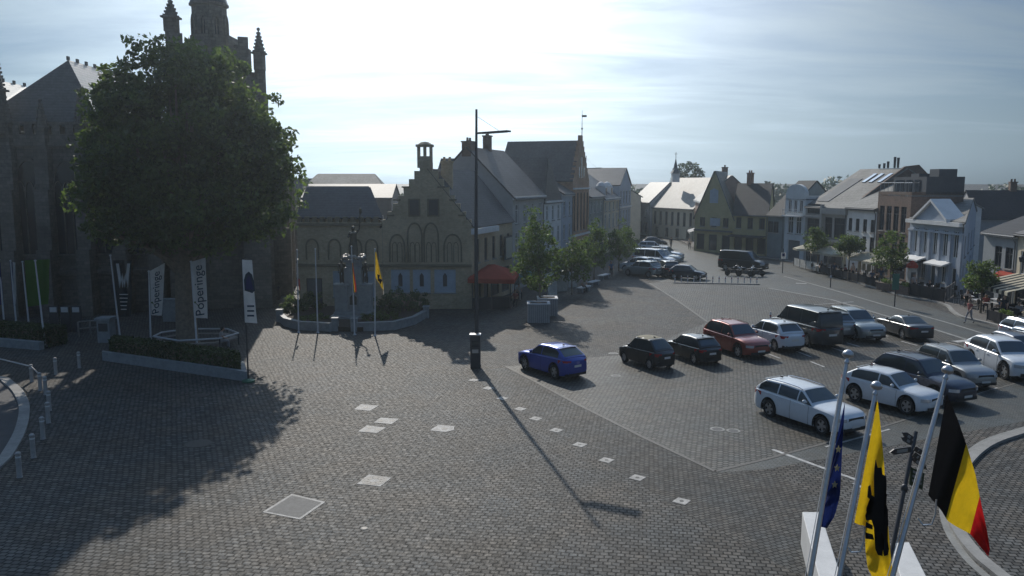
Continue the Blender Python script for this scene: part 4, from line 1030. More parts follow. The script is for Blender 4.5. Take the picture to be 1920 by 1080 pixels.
for z_ in (9.2, 3.6): g = MB(); g.extr([PP+V((0,0,z_))+gn*.004, PP+rowd*8.4+V((0,0,z_))+gn*.004, PP+rowd*8.4+V((0,0,z_))+gn*.22, PP+V((0,0,z_))+gn*.22], (0,0,.2)); g.build('string_course', WHITEW, oh)
house('green_grey_house', 'dull green-grey house past the orange stepped gable', 'house', rp(41.4), rp(50), bk*11, 8.2, 11.6, mat('green_grey_render',(.3,.32,.3),.85,.12,.7), TILE, 'par',
      row(8.6, 4, 3.6, 1.9, 1.0)+row(8.6, 4, 6.0, 1.6, 1.0)+row(8.6,3,.4,2.4,2.0,kind='s'), row(11,2,6,1.5,1), cornice=[(7.9,8.2,.3,WHITEW)], chim=[(.5,.5,11.0,12.6,.8,.8)])
house('dormer_house', 'cream house with two small dormers in a long dark roof', 'house', rp(50.2), rp(61.5), bk*12, 7.8, 12.0, CREAM, SLATE, 'par',
      row(11.3, 4, 3.6, 2.0, 1.2)+row(11.3,4,.4,2.4,2.0,kind='s')+row(11.3,4,6.0,1.3,1.2), cornice=[(7.5,7.8,.35,WHITEW)], chim=[(.6,.5,11.4,12.7,.9,.8)])
dh = [o for o in bpy.data.objects if o.name == 'dormer_house'][0]
for t in (54, 58):
    g = MB(); c = rp(t)+bk*1.2+V((0,0,8.7)); g.box(c, (1.3, 1.5, 1.6), atan2(rowd.y, rowd.x)); g.lathe([(.8,.8),(.5,1.25),(0,1.5)], c, 8); do = g.build('dormer', WHITEW, dh)
    g = MB(); g.box(c+gn*.77, (.8, .06, 1.1), atan2(rowd.y, rowd.x)); g.build('pane', GLASS, do)
house('pale_blue_tall_house', 'tall pale blue house closing the left row with bay windows', 'house', rp(61.7), rp(71.5), bk*13, 9.6, 12.2, BLUEW, SLATE, 'perp',
      row(9.8, 4, 3.6, 2.2, 1.4)+row(9.8,4,6.6,2.2,1.4)+row(9.8,3,.4,2.6,2.4,kind='s'), over=.15, cornice=[(6.1,6.35,.2,WHITEW)])

# ---- far end: street mouth, chapel, houses
def px_house(name, label, cat, pa, pb, back, ve, vr, *a_, **k_):
    A_, B_ = G(*pa), G(*pb); m_ = (A_+B_)/2
    return house(name, label, cat, A_, B_, back, zat(m_, ve), zat(m_+V((back.x, back.y, 0))*(.5 if k_.get('ridge', a_[2] if len(a_) > 2 else 'par') == 'par' else 0.0), vr), *a_, **k_)
def Wp(pa, pb): return (G(*pa)-G(*pb)).length
SLL = slate_mat('old_slate', (.17,.168,.155), .55, .4)
# far side of the street, left part
W_ = Wp((1197,452), (1216,448))
p1, p2 = V((22.6, 150, 0)), V((24.5, 165, 0))
for i, (y0, y1, ze_, zr_, wm_, lab) in enumerate(((141, 153, 7.6, 10.2, CREAM, 'cream street house first past the pale blue house'), (153.2, 165, 7.2, 10.0, RBRICK, 'red brick house along the far side street'), (165.2, 180, 7.4, 10.4, WHITEW, 'white house farthest along the far side street'))):
    xa, xb = 22.6+(y0-141)*.115, 22.6+(y1-141)*.115
    house('street_house', lab, 'house', V((xa, y0, 0)), V((xb, y1, 0)), V((-9, 1, 0)), ze_, zr_, wm_, TILE if i % 2 else SLATE, 'par', row(11.5, 4, 3.6, 1.6, 1.0)+row(11.5, 4, .3, 2.2, 1.5, kind='s')+row(11.5, 4, 5.6, 1.2, 1.0), group='houses along the far side street')
# houses right of the street: chapel with bright roofs
A_, B_ = V((26.2, 150, 0)), V((31.3, 138, 0))
ch = house('chapel', 'low cream chapel with pale steep roofs and a slender spire at the street mouth', 'church', A_, B_, V((10, 6, 0)), 5.6, 10.8, CREAM, SLL, 'par', row(13, 7, 2.4, 2.4, .8, kind='k')+row(13,4,.3,1.6,1.0,kind='k'), ())
cs = at(1266, 345, 148); g = MB(); g.box((cs.x, cs.y, 10.9), (1.3,1.3,1.6)); g.lathe([(1.0,11.7),(.45,12.4),(.2,13.6),(0,14.6)], (cs.x,cs.y,0), 8, mi=1); g.cyl((cs.x,cs.y,14.4),(cs.x,cs.y,15.5),.05,n=6,mi=1); g.box((cs.x,cs.y,15.2),(.5,.07,.07),mi=1); g.build('spire', [WHITEW, SLATE], ch)
house('steep_roof_house', 'narrow white house with bright steep roof leaning on the chapel', 'house', V((23.9,160,0)), V((25.9,150.6,0)), V((8,4,0)), 6.4, 10.0, WHITEW, SLL, 'par', row(9, 3, 3.5, 1.6, 1.0)+row(9,3,.4,2.2,1.4,kind='s'))
house('street_corner_house', 'brick house with shop blind between chapel and yellow gable', 'house', V((31.1, 136.5, 0)), V((28.3, 119.5, 0)), V((9, 2, 0)), 7.2, 11.0, mat('rosy_brick',(.34,.24,.2),.85,.15,1), SLL, 'par', row(17, 6, 3.6, 2.0, .9)+row(17, 5, .4, 2.4, 2.0, kind='s'), cornice=[(6.9,7.2,.35,WHITEW)], chim=[(.35,.5,10.4,12.4,.9,.9)])
# yellow gable house facing the square, with its dark-roofed wing
pa, pb = (1301,470), (1372,476.5)
Wy = Wp(pa, pb); Ay = G(*pa); yb = V((5, 13, 0)); my = (G(*pa)+G(*pb))/2
zE, zR = zat(my, 408), zat(my, 321)
yh = house('yellow_gabled_house', 'yellow rendered house with tall pointed gable facing the square', 'house', G(*pa), G(*pb), yb, zE, zR, YELLOW, SLL, 'perp', row(Wy, 3, 3.7, 1.7, 1.0, .4, Wy-.2)+row(Wy, 3, .3, 2.3, 1.5, kind='s'), (), over=.2, frame=DFRAME)
g = MB(); ya = (G(*pb)-G(*pa)).normalized(); yn = V((ya.y,-ya.x,0)); Pm = G(*pa)+ya*(Wy*.5)
g.extr([Pm+ya*(-.75)+V((0,0,7.1))+yn*.005, Pm+ya*.75+V((0,0,7.1))+yn*.005, Pm+ya*.75+V((0,0,8.9))+yn*.005, Pm+V((0,0,9.2))+yn*.005, Pm+ya*(-.75)+V((0,0,8.9))+yn*.005], yn*.05); g.build('window', LBOARD, yh)
g = MB(); g.box(Pm+ya*.4+V((0,0,4.4))+yn*.1, (1.8,.1,1.1), atan2(ya.y,ya.x)); g.build('sign', LBOARD, yh)
g = MB(); g.extr([G(*pa)+V((0,0,3.0))+yn*.004, G(*pb)+V((0,0,3.0))+yn*.004, G(*pb)+V((0,0,3.0))+yn*.2, G(*pa)+V((0,0,3.0))+yn*.2],(0,0,.25)); g.build('fascia', DARKW, yh)
pc = (1437, 482); Ww = Wp(pb, pc); mw = (G(*pb)+G(*pc))/2
wh = house('dark_roofed_wing', 'yellow house wing with big dark roof right of the pointed gable', 'house', G(*pb)+ya*.03, G(*pc), V((4, 10, 0)), zat(mw, 402), zat(mw+V((2,5,0)), 345), YELLOW, BSLATE, 'par', row(Ww, 3, 3.7, 1.5, .9)+row(Ww, 3, .3, 2.2, 1.3, kind='s'), (), frame=DFRAME, chim=[(.35,.5,9.6,11.3,.7,.7,RBRICK)])
g = MB(); g.extr([G(*pb)+V((0,0,2.75))+yn*.2, G(*pc)+V((0,0,2.75))+yn*.2, G(*pc)+V((0,0,2.55))+yn*1.5, G(*pb)+V((0,0,2.55))+yn*1.5],(0,0,.08)); g.build('awning', CDK, wh)

# ---- right row
Rf = [(1437,482.5),(1468,486),(1506,492),(1583,505.5),(1638,517),(1699,532),(1800,556),(1836,566),(1898,583),(1990,612)]
RP = [G(*q) for q in Rf]
def rb(i, dep=11): d_ = (RP[i+1]-RP[i]).normalized(); return V((-d_.y, d_.x, 0))*dep
def RH(i, name, label, ve, vr, *a_, dep=11, bkv=None, **k_):
    A_, B_ = RP[i], RP[i+1]; m_ = (A_+B_)/2
    rdg = a_[2]; bv = bkv or rb(i, dep); mm_ = m_+bv*.5 if rdg == 'par' else m_
    return house(name, label, 'house', A_, B_+(A_-B_).normalized()*.05, bv, zat(m_, ve), zat(mm_, vr), *a_, **k_)
w_ = lambda i: (RP[i+1]-RP[i]).length
RH(0, 'boarded_house', 'blue-grey boarded house between the yellow wing and narrow white house', 403, 340, GREENW, BSLATE, 'par', row(w_(0),3,3.4,1.5,.9,kind='k')+row(w_(0),2,.3,2.3,1.5,kind='s'))
nb = RH(1, 'narrow_baroque_house', 'narrow pale house with rounded gable top and balcony', 372, 352, mat('pale_stucco',(.56,.6,.62),.8,.1,.8), SLATE, 'flat', row(w_(1),3,6.3,1.5,.7,.4,w_(1)-.4)+row(w_(1),2,3.5,2.3,1.1,.5,w_(1)-.5)+[(.9,w_(1)-.9,.05,2.7,'d')], (), parapet=.3)
x_ = (RP[2]-RP[1]).normalized(); n_ = V((x_.y,-x_.x,0)); zt_ = zat((RP[1]+RP[2])/2, 372)+.3
g = MB(); hw_ = w_(1)/2; g.extr([RP[1]+x_*(hw_+hw_*.98*cos(pi*k/12))+V((0,0,zt_+1.5*sin(pi*k/12)**.8)) for k in range(13)], -n_*.4); g.build('gable', MATS['pale_stucco'], nb)
g = MB(); g.box(RP[1]+x_*hw_+n_*.4+V((0,0,5.75)), (w_(1)*.8,.8,.14), atan2(x_.y,x_.x)); 
for k in range(9): g.cyl(RP[1]+x_*(hw_*.25+k*hw_*1.5/8)+n_*.75+V((0,0,5.8)), RP[1]+x_*(hw_*.25+k*hw_*1.5/8)+n_*.75+V((0,0,6.6)), .03, n=5)
g.box(RP[1]+x_*hw_+n_*.75+V((0,0,6.62)), (w_(1)*.8,.06,.06), atan2(x_.y,x_.x)); g.build('balcony', WHITEW, nb)
mg = RH(2, 'modern_apartment_house', 'modern grey apartment house with big glazing and three skylights', 390, 318, mat('grey_concrete',(.33,.33,.32),.8,.12,.8), GTILE, 'par', [(.5,3.6,.3,2.7,'s'),(4.4,8.3,.3,2.7,'s'),(.5,3.4,3.5,5.6,'k'),(.4,3.4,6.2,w_(2)*.0+7.4,'k'),(4.3,5.8,3.5,5.9,'k'),(6.2,8.4,3.5,5.9,'k')], (), dep=15, frame=WFRAME, over=.1)
m_ = (RP[2]+RP[3])/2; ze_, zr_ = zat(m_, 390), zat(m_+rb(2,15)*.5, 318); x_ = (RP[3]-RP[2]).normalized(); n_ = V((x_.y,-x_.x,0)); b_ = -n_
def onroof(t, s, lift=.2): return RP[2]+x_*t+b_*(s*7.5)+V((0,0,lerp(ze_, zr_, s)+lift))
mroof = [c for c in mg.children if c.name.startswith('roof')][0]
for t in (4.3, 5.6, 7.2): roofpart(mg, 'skylight', [onroof(t,.62), onroof(t+.6,.62), onroof(t+.6,.84), onroof(t,.84)], .08, SGLASS, mroof)
roofpart(mg, 'roof_terrace', [onroof(1.0,.12,.18), onroof(3.4,.12,.18), onroof(3.4,.72,.18), onroof(1.0,.72,.18)], .06, DARKW, mroof)
for t, zz in ((3.6,.5),(4.5,.6),(5.2,.8),(6.4,1.3),(7.0,1.2)): q = onroof(t,.99); g = MB(); g.cyl(q, q+V((0,0,zz)), .13, .16, n=8); g.build('flue', DSTEEL, mroof)
g = MB(); g.extr([RP[3]+V((0,0,ze_-2))+b_*.3-x_*.02, RP[3]+V((0,0,ze_-2))+b_*15-x_*.02, RP[3]+V((0,0,ze_))+b_*15-x_*.02, RP[3]+V((0,0,zr_+.5))+b_*9-x_*.02, RP[3]+V((0,0,zr_+.3))+b_*7.2-x_*.02, RP[3]+V((0,0,ze_+.25))+b_*.3-x_*.02], -x_*.3); g.build('party_wall', BBRICK, mg)
for (xa, xb, z0, z1) in ((.15, 3.9, 2.95, 3.3), (.15, 3.9, 5.75, 6.0), (4.1, 8.7, 6.3, 7.0), (4.1, 8.7, 3.0, 3.3), (3.65,4.05,3.3,7.4)):
    g = MB(); P_ = RP[2]+x_*xa; g.extr([P_+V((0,0,z0))+n_*.004, P_+x_*(xb-xa)+V((0,0,z0))+n_*.004, P_+x_*(xb-xa)+V((0,0,z0))+n_*.35, P_+V((0,0,z0))+n_*.35], (0,0,z1-z0)); g.build('balcony_slab', MATS['grey_concrete'], mg)
RH(3, 'low_white_house', 'low white house with blue-grey shuttered windows and pale steep roof', 390, 343, WHITEW, GTILE, 'par', row(w_(3),4,4.6,1.4,.8,kind='k')+row(w_(3),4,2.2+.2,1.7,.8,kind='k'), (), dep=12, cornice=[(zat((RP[3]+RP[4])/2,390)-.3, zat((RP[3]+RP[4])/2,390), .3, DARKW)])
bm_ = RH(4, 'brown_brick_apartment_house', 'brown brick modern house with penthouse and roof terrace', 364, 340, BBRICK, ZINC, 'flat', row(w_(4),4,5.0,2.6,1.05,.3,w_(4)-.6,kind='k')+row(w_(4),4,2.9,1.7,1.05,.3,w_(4)-.6,kind='k')+row(w_(4),2,.3,2.2,2.6,kind='s'), (), dep=5.2, parapet=.25)
x_ = (RP[5]-RP[4]).normalized(); n_ = V((x_.y,-x_.x,0)); b_ = -n_; zt_ = zat((RP[4]+RP[5])/2, 364)
g = MB(); g.prism([RP[4]+x_*.3+b_*1.4, RP[5]-x_*.05+b_*1.4, RP[5]-x_*.05+b_*5.2, RP[4]+x_*.3+b_*5.2], zt_+.0, zt_+1.75); g.prism([RP[5]-x_*1.8+b_*2.6, RP[5]-x_*.06+b_*2.6, RP[5]-x_*.06+b_*4.4, RP[5]-x_*1.8+b_*4.4], zt_+1.75, zt_+2.5); g.prism([RP[4]+x_*.8+b_*3, RP[4]+x_*2.4+b_*3, RP[4]+x_*2.4+b_*5, RP[4]+x_*.8+b_*5], zt_+1.75, zt_+2.1); pho = g.build('penthouse', mat('anthracite_cladding',(.075,.08,.09),.6,.12,1.0), bm_)
g = MB(); 
for xa, xb, z0, z1 in ((.8,2.6,.2,1.45),(3.1,4.2,.2,1.45),(4.7,5.8,.2,1.45)):
    if xb < w_(4): P_ = RP[4]+x_*xa+b_*1.4; g.extr([P_+V((0,0,zt_+z0))+n_*.02, P_+x_*(xb-xa)+V((0,0,zt_+z0))+n_*.02, P_+x_*(xb-xa)+V((0,0,zt_+z1))+n_*.02, P_+V((0,0,zt_+z1))+n_*.02], n_*.04)
g.build('pane', GLASS, pho)
g = MB()
for k in range(9): P_ = RP[4]+x_*(.15+k*(w_(4)-.3)/8)+b_*.12; g.cyl(P_+V((0,0,zt_+.2)), P_+V((0,0,zt_+1.15)), .025, n=5)
P_ = RP[4]+x_*.15+b_*.12; g.cyl(P_+V((0,0,zt_+1.15)), P_+x_*(w_(4)-.3)+V((0,0,zt_+1.15)), .03, n=5); g.build('terrace_railing', STEEL, bm_)
for k in range(5): pass
# neoclassical house with pediment
zc = zat((RP[5]+RP[6])/2, 414); wN = w_(5)
nh = RH(5, 'pedimented_house', 'pale blue neoclassical house with triangular pediment and pilasters', 414, 372, BLUEW, GTILE, 'par', row(wN,5,3.3,2.4,.75,.5,wN-.4,'t')+[(.7,1.5,.9,2.4,'w'),(2.4,3.2,.9,2.4,'w'),(4.1,5.0,.05,2.4,'d'),(5.9,6.7,.9,2.4,'w'),(7.5,8.2,.9,2.4,'w')], row(22,4,3.3,1.9,1.6,kind='k')+row(22,4,.8,1.8,1.6,kind='k'), bkv=V((12,19,0)), cornice=[(zc-.35, zc, .5, WHITEW)])
x_ = (RP[6]-RP[5]).normalized(); n_ = V((x_.y,-x_.x,0)); A_ = RP[5]
g = MB()
for k in range(6): c_ = .28+k*(wN-.6)/5; g.extr([A_+x_*(c_-.2)+V((0,0,.4))+n_*.003, A_+x_*(c_+.2)+V((0,0,.4))+n_*.003, A_+x_*(c_+.2)+V((0,0,.4))+n_*.14, A_+x_*(c_-.2)+V((0,0,.4))+n_*.14], (0,0,zc-1.5))
g.extr([A_+V((0,0,zc-1.1))+n_*.003, A_+x_*wN+V((0,0,zc-1.1))+n_*.003, A_+x_*wN+V((0,0,zc-1.1))+n_*.2, A_+V((0,0,zc-1.1))+n_*.2], (0,0,.18)); g.build('pilasters', BLUEW, nh)
p0, p1, ap = A_+x_*1.4, A_+x_*(wN-2.0), A_+x_*(wN*.47)
g = MB(); g.extr([p0+V((0,0,zc+.02))+n_*.3, p1+V((0,0,zc+.02))+n_*.3, ap+V((0,0,zc+1.75))+n_*.3], -n_*1.6); pdm = g.build('pediment', BLUEW, nh)
g = MB()
for s_, e_ in ((p0, ap), (p1, ap)):
    zs_, ze2 = (zc, zc+1.78); q0, q1 = s_+V((0,0,zs_))+n_*.55, e_+V((0,0,ze2))+n_*.55
    g.extr([q0, q1, q1+V((0,0,.25)), q0+V((0,0,.25))], -n_*1.9)
g.build('moulding', WHITEW, pdm)
for xa, xb, z_ in ((.5,3.3,2.85),(4.4,7.4,2.75)):
    g = MB(); P_ = A_+x_*xa; g.extr([P_+V((0,0,z_))+n_*.005, P_+x_*(xb-xa)+V((0,0,z_))+n_*.005, P_+x_*(xb-xa)+V((0,0,z_-.3))+n_*.9, P_+V((0,0,z_-.3))+n_*.9], (0,0,.14)); g.build('canopy', WHITEW, nh)
# side facade beyond the pediment house, dark house, end house
RH(7, 'dark_roofed_house', 'grey house with long dark roof near the frame edge', 439, 398, mat('dull_grey_render',(.3,.32,.33),.8,.12,.8), BSLATE, 'par', row(w_(7),2,3.2,1.7,1.0,1.5,w_(7)-.3,'k')+row(w_(7),2,.3,2.1,1.8,kind='s'), (), dep=9, cornice=[(zat((RP[7]+RP[8])/2,439)-.2, zat((RP[7]+RP[8])/2,439), .3, WHITEW)])  # walls in one even, slightly bluish grey
eh = RH(8, 'corner_cafe_house', 'pale house with dormer above a striped awning at the frame edge', 444, 405, CREAM, TILE, 'par', row(w_(8),3,3.0,1.8,1.1)+row(w_(8),3,.3,2.1,2.0,kind='s'), (), dep=9)
x_ = (RP[9]-RP[8]).normalized(); n_ = V((x_.y,-x_.x,0)); zc2 = zat((RP[8]+RP[9])/2, 444)
g = MB(); c = RP[8]+x_*1.9-n_*1.1+V((0,0,zc2+.9)); g.box(c, (1.3,1.6,1.7), atan2(x_.y,x_.x)); do = g.build('dormer', DARKW, eh)
g = MB(); g.box(c+n_*.82, (.9,.06,1.3), atan2(x_.y,x_.x)); fo_ = g.build('window', WFRAME, do)
house('back_house', 'dark slate roofed house in the gap behind the pedimented house', 'house', V((54, 93, 0)), V((66, 90, 0)), V((2, 9, 0)), 6.0, 9.0, GREYR, BSLATE, 'par', row(12,4,3.4,1.4,1.0), chim=[(.4,.5,8.6,10.0,.7,.7)])
# awnings
def awning(root, P_, ux_, n_, w_, z1, z0, out, m1, m2=None, ns=0, val=.25):
    g = MB(); k = ns or 1
    for i in range(k):
        a0, a1 = w_*i/k, w_*(i+1)/k
        g.mi = i % 2 if m2 else 0
        g.extr([P_+ux_*a0+V((0,0,z1)), P_+ux_*a1+V((0,0,z1)), P_+ux_*a1+n_*out+V((0,0,z0)), P_+ux_*a0+n_*out+V((0,0,z0))], (0,0,.04))
        g.extr([P_+ux_*a0+n_*out+V((0,0,z0)), P_+ux_*a1+n_*out+V((0,0,z0)), P_+ux_*a1+n_*(out+.03)+V((0,0,z0)), P_+ux_*a0+n_*(out+.03)+V((0,0,z0))], (0,0,-val))
    return g.build('awning', [m1, m2] if m2 else m1, root)
awning(eh, RP[8]+x_*.3, x_, n_, 5.5, 3.0, 2.2, 3.2, CCREAM, CDK, 13)
x7 = (RP[8]-RP[7]).normalized(); n7 = V((x7.y,-x7.x,0)); dkh = [o for o in bpy.data.objects if o.name == 'dark_roofed_house'][0]
awning(dkh, RP[7]+x7*2.8, x7, n7, 3.4, 2.95, 2.7, .5, CAWN)
x5 = (RP[6]-RP[5]).normalized(); n5 = V((x5.y,-x5.x,0)); awning(nh, RP[5]+x5*.4, x5, n5, 3.2, 2.6, 1.9, 2.4, CDK)
sch = [o for o in bpy.data.objects if o.name == 'street_corner_house'][0]
xs_ = (V((28.3,119.5,0))-V((31.1,136.5,0))).normalized(); ns_ = V((xs_.y,-xs_.x,0)); awning(sch, V((31.1,136.5,0))+xs_*9, xs_, ns_, 6, 3.0, 2.5, 1.6, CW)
# ================================================================ church
A1 = V((-37.4, 59, 0))
chu = thing('church', 'dark gothic stone church with tower and pinnacles behind the big tree', 'church', (-28, 64, 0), world=True)
def pinnacle(g, x, y, z0, z1, w_):
    g.box((x, y, z0+(z1-z0)*.2), (w_, w_, (z1-z0)*.4)); g.box((x, y, z0+(z1-z0)*.4), (w_*1.35, w_*1.35, .14))
    g.cyl((x, y, z0+(z1-z0)*.4), (x, y, z1-.2), w_*.62, .04, n=8); 
    n = max(3, int((z1-z0)/.5))
    for k in range(n):
        t = (k+.5)/n; z = lerp(z0+(z1-z0)*.4, z1-.3, t); r_ = w_*.62*(1-t)+.06
        for a in range(4): g.box((x+cos(a*pi/2+pi/4)*r_, y+sin(a*pi/2+pi/4)*r_, z), (.13,.13,.16), pi/4)
    g.sphere((x, y, z1-.12), .14)
def lancet(root, P, ux, n_, c, w_, z0, zs, zt, name='window', lights=3):
    """pointed window: stone surround in relief, glazing with tracery bars"""
    o = arch_pts(c, w_, z0, zs, zt, 8); f3 = lambda q, d_: P+ux*q[0]+V((0,0,q[1]))+n_*d_
    g = MB(); arch_relief(g, P, ux, n_, c, w_+.35, z0, zs, zt+.25, .22, .16)
    g.extr([f3((c-w_/2-.2, z0-.25), .003), f3((c+w_/2+.2, z0-.25), .003), f3((c+w_/2+.2, z0), .003), f3((c-w_/2-.2, z0), .003)], n_*.25)
    for k in range(1, lights):
        x = c-w_/2+w_*k/lights; g.extr([f3((x-.05, z0), .03), f3((x+.05, z0), .03), f3((x+.05, zs+.3), .03), f3((x-.05, zs+.3), .03)], n_*.08)
    for k in range(lights): arch_relief(g, P, ux, n_, c-w_/2+w_*(k+.5)/lights, w_/lights*.9, zs-.1, zs+.1, zs+.7, .06, .1)
    wo_ = g.build(name, STONE, root)
    g = MB(); g.poly([f3(q, .02) for q in o]); g.build('pane', GLASS, wo_)
Zw = 13.6
# nave / aisle wall facing the square
P, Q = V((-62, 57, 0)), V((-27.0, 62.2, 0)); ux = (Q-P).normalized(); nn = V((ux.y, -ux.x, 0)); L = (Q-P).length
def ch_at(u):      # distance along the wall of pixel column u
    s_ = (u-CX)/F; return (s_*P.y-P.x)/(ux.x-s_*ux.y)
g = MB(); g.extr([P, Q, Q-nn*16, P-nn*16], (0,0,Zw))
g.extr([P+nn*.003+V((0,0,Zw-.9)), Q+nn*.003+V((0,0,Zw-.9)), Q+nn*.25+V((0,0,Zw-.9)), P+nn*.25+V((0,0,Zw-.9))], (0,0,.3))
g.extr([P+nn*.003+V((0,0,3.2)), Q+nn*.003+V((0,0,3.2)), Q+nn*.3+V((0,0,3.0)), P+nn*.3+V((0,0,3.0))], (0,0,.3))
g.build('aisle_wall', STONE, chu)
g = MB(); k = .2
while k < L-.5: g.extr([P+ux*k+V((0,0,Zw)), P+ux*(k+.55)+V((0,0,Zw)), P+ux*(k+.55)-nn*.3+V((0,0,Zw)), P+ux*k-nn*.3+V((0,0,Zw))], (0,0,.75)); k += .95
g.extr([P+V((0,0,Zw+.75)), Q+V((0,0,Zw+.75)), Q-nn*.32+V((0,0,Zw+.75)), P-nn*.32+V((0,0,Zw+.75))], (0,0,.18)); g.build('parapet', STONE, chu)
for u in (-130, -55, 30, 96, 168, 235, 300):
    s_ = ch_at(u); c = P+ux*s_+nn*.75; g = MB()
    for z0, z1, d_ in ((0, 5, 1.7), (5, 9.5, 1.25), (9.5, 12.6, .9)): q = P+ux*s_+nn*(d_/2); g.box((q.x, q.y, (z0+z1)/2), (.95, d_, z1-z0), atan2(ux.y, ux.x)); 
    q = P+ux*s_+nn*.2; pinnacle(g, q.x, q.y, 12.6, 17.0 if u in (30, 168) else 16.2, .62); g.build('buttress', STONE, chu)
for u in (-95, -10, 63, 133, 205, 270):
    lancet(chu, P, ux, nn, ch_at(u), 1.9, 4.6, 9.4, 11.6)
# transverse roofs with hipped ends
def proof(name, e0, e1, ap, rb_, b0, b1):
    g = MB(); e0, e1, ap, rb_, b0, b1 = [V(p) for p in (e0, e1, ap, rb_, b0, b1)]
    g.poly([e0, e1, ap]); g.poly([e1, b1, rb_, ap]); g.poly([b0, e0, ap, rb_]); g.poly([e1, e0, b0, b1]); g.poly([b0, rb_, b1]); g.build(name, SLATE_CH, chu)
SLATE_CH = slate_mat('church_slate', (.13,.13,.125), .42, .5, .35)
proof('transept_roof', (-40.4,60.6,14.2), (-31.2,62.0,14.2), (-34.3,63.6,19.4), (-35.2,76,19.6), (-41.0,76,14.2), (-30.5,76,14.2))
proof('aisle_roof', (-49.5,59.3,14.2), (-40.6,60.6,14.2), (-44.6,62.4,18.9), (-45.2,76,18.9), (-50,76,14.2), (-41,76,14.2))
proof('choir_roof', (-60,57.8,14.2), (-49.8,59.2,14.2), (-55,61,18.9), (-55.6,76,18.9), (-60.5,76,14.2), (-50,76,14.2))
g = MB(); 
for ap, rb_ in (((-34.3,63.6,19.4),(-35.2,76,19.6)), ((-44.6,62.4,18.9),(-45.2,76,18.9))):
    for k in range(9): p_ = V(ap).lerp(V(rb_), k/8); g.box(p_+V((0,0,.12)), (.12,.3,.3))
g.build('ridge_crest', SLATE, chu)
g = MB(); pinnacle(g, -37.9, 60.0, 13.6, 21.4, 1.0); g.build('pinnacle', STONE, chu); g = MB(); pinnacle(g, -43.0, 67, 17, 19.9, .45); g.build('pinnacle', STONE, chu)
# tower, turned a little towards the square
TC = V((-24.1, 66.0, 0)); TA = radians(20); TM = Matrix.Translation(TC) @ Matrix.Rotation(TA, 4, 'Z'); hw_ = 2.75
tx0, tx1, ty0, ty1 = -hw_, hw_, -hw_, hw_
zT = zat(TM @ V((0, -hw_, 0)), 88)
def T3(x, y, z=0): return TM @ V((x, y, z))
g = MB(TM); g.prism([(tx0,ty0),(tx1,ty0),(tx1,ty1),(tx0,ty1)], 0, zT)
for z_ in (7.5, 13.5, zT-1.2): g.prism([(tx0-.12,ty0-.12),(tx1+.12,ty0-.12),(tx1+.12,ty1+.12),(tx0-.12,ty1+.12)], z_, z_+.28)
tw = g.build('tower', STONE, chu)
g = MB(TM); g.prism([(tx0-.02,ty0-.02),(tx1+.02,ty0-.02),(tx1+.02,ty1),(tx0-.02,ty1)], zT-.1, zT+.02)
for k in range(7):
    if k % 2 == 0:
        for (x, y, w2, d2) in ((tx0+.4+k*.78, ty0+.2, .7, .4), (tx1-.2, ty0+.4+k*.78, .4, .7), (tx0+.2, ty0+.4+k*.78, .4, .7)): g.box((x, y, zT+.45), (w2, d2, .9))
g.build('battlement', STONE, chu)
UT = TM.to_3x3() @ V((1,0,0)); NT = TM.to_3x3() @ V((0,-1,0)); PT = T3(tx0, ty0)
for c_ in (1.7, 3.8): lancet(chu, PT, UT, NT, c_, 1.2, zT-7.2, zT-3.2, zT-1.8, 'belfry_opening', 2)
lancet(chu, PT, UT, NT, 2.75, 2.4, 5.2, 9.6, 12.2, 'window', 3)
for x, y in ((tx0, ty0), (tx1, ty0)):
    g = MB(TM)
    for z0, z1, s2 in ((0, 7.5, 2.0), (7.5, 13.5, 1.6), (13.5, zT-2.2, 1.1)): g.box((x, y, (z0+z1)/2), (s2, s2, z1-z0))
    g.build('buttress', STONE, chu)
def stair_turret(u, v0, v1, Y, w_):
    q = at(u, 300, Y); g = MB(); z0, z1 = zat(q, v0), zat(q, v1); g.lathe([(w_*.75, 0), (w_*.75, z0-2), (w_*.6, z0-1.8), (w_*.6, z0)], (q.x, q.y, 0), 8); pinnacle(g, q.x, q.y, z0, z1, w_); g.build('pinnacle', STONE, chu)
stair_turret(335, 60, -8, 64.5, .9); stair_turret(494, 132, 52, 66, .75)
g = MB(); ya_ = 66.5; q0, q1, q2, q3 = [at(u, 300, ya_).x for u in (425, 461, 484, 440)]; g.prism([(q0, ya_), (q1, ya_), (q1, ya_+2.5), (q0, ya_+2.5)], 0, zat(V((q1, ya_, 0)), 84)); g.prism([(q3-.6, ya_-.1), (q3, ya_-.1), (q3, ya_+2), (q3-.6, ya_+2)], zT-2, zat(V((q1, ya_, 0)), 66)); g.prism([(q1-.1, ya_+.1), (q2, ya_+.1), (q2, ya_+2.6), (q1-.1, ya_+2.6)], 0, zat(V((q1, ya_, 0)), 135)); g.build('stair_tower', STONE, chu)
zl_ = zat(TC, 14)
g = MB(TM); g.lathe([(1.75, zT), (1.75, zT+.9), (1.32, zT+.9), (1.32, zl_), (1.5, zl_+.05), (1.5, zl_+.25)], (0, 0, 0), 8); g.build('lantern', STONE, chu)
g = MB(TM); g.lathe([(1.45, zl_+.25), (1.3, zl_+.8), (.95, zl_+1.25), (.7, zl_+1.6), (.65, zl_+2.4), (1.6, zl_+2.9), (2.6, zl_+4.2), (2.8, zl_+6), (2.3, zl_+8), (1.1, zl_+10), (.5, zl_+12), (.25, zl_+15), (0, zl_+19)], (0, 0, 0), 12); g.build('dome_shadow_bulb', SLATE, chu, smooth=40)  # bulb and spire above the view are added to lengthen the tower's shadow
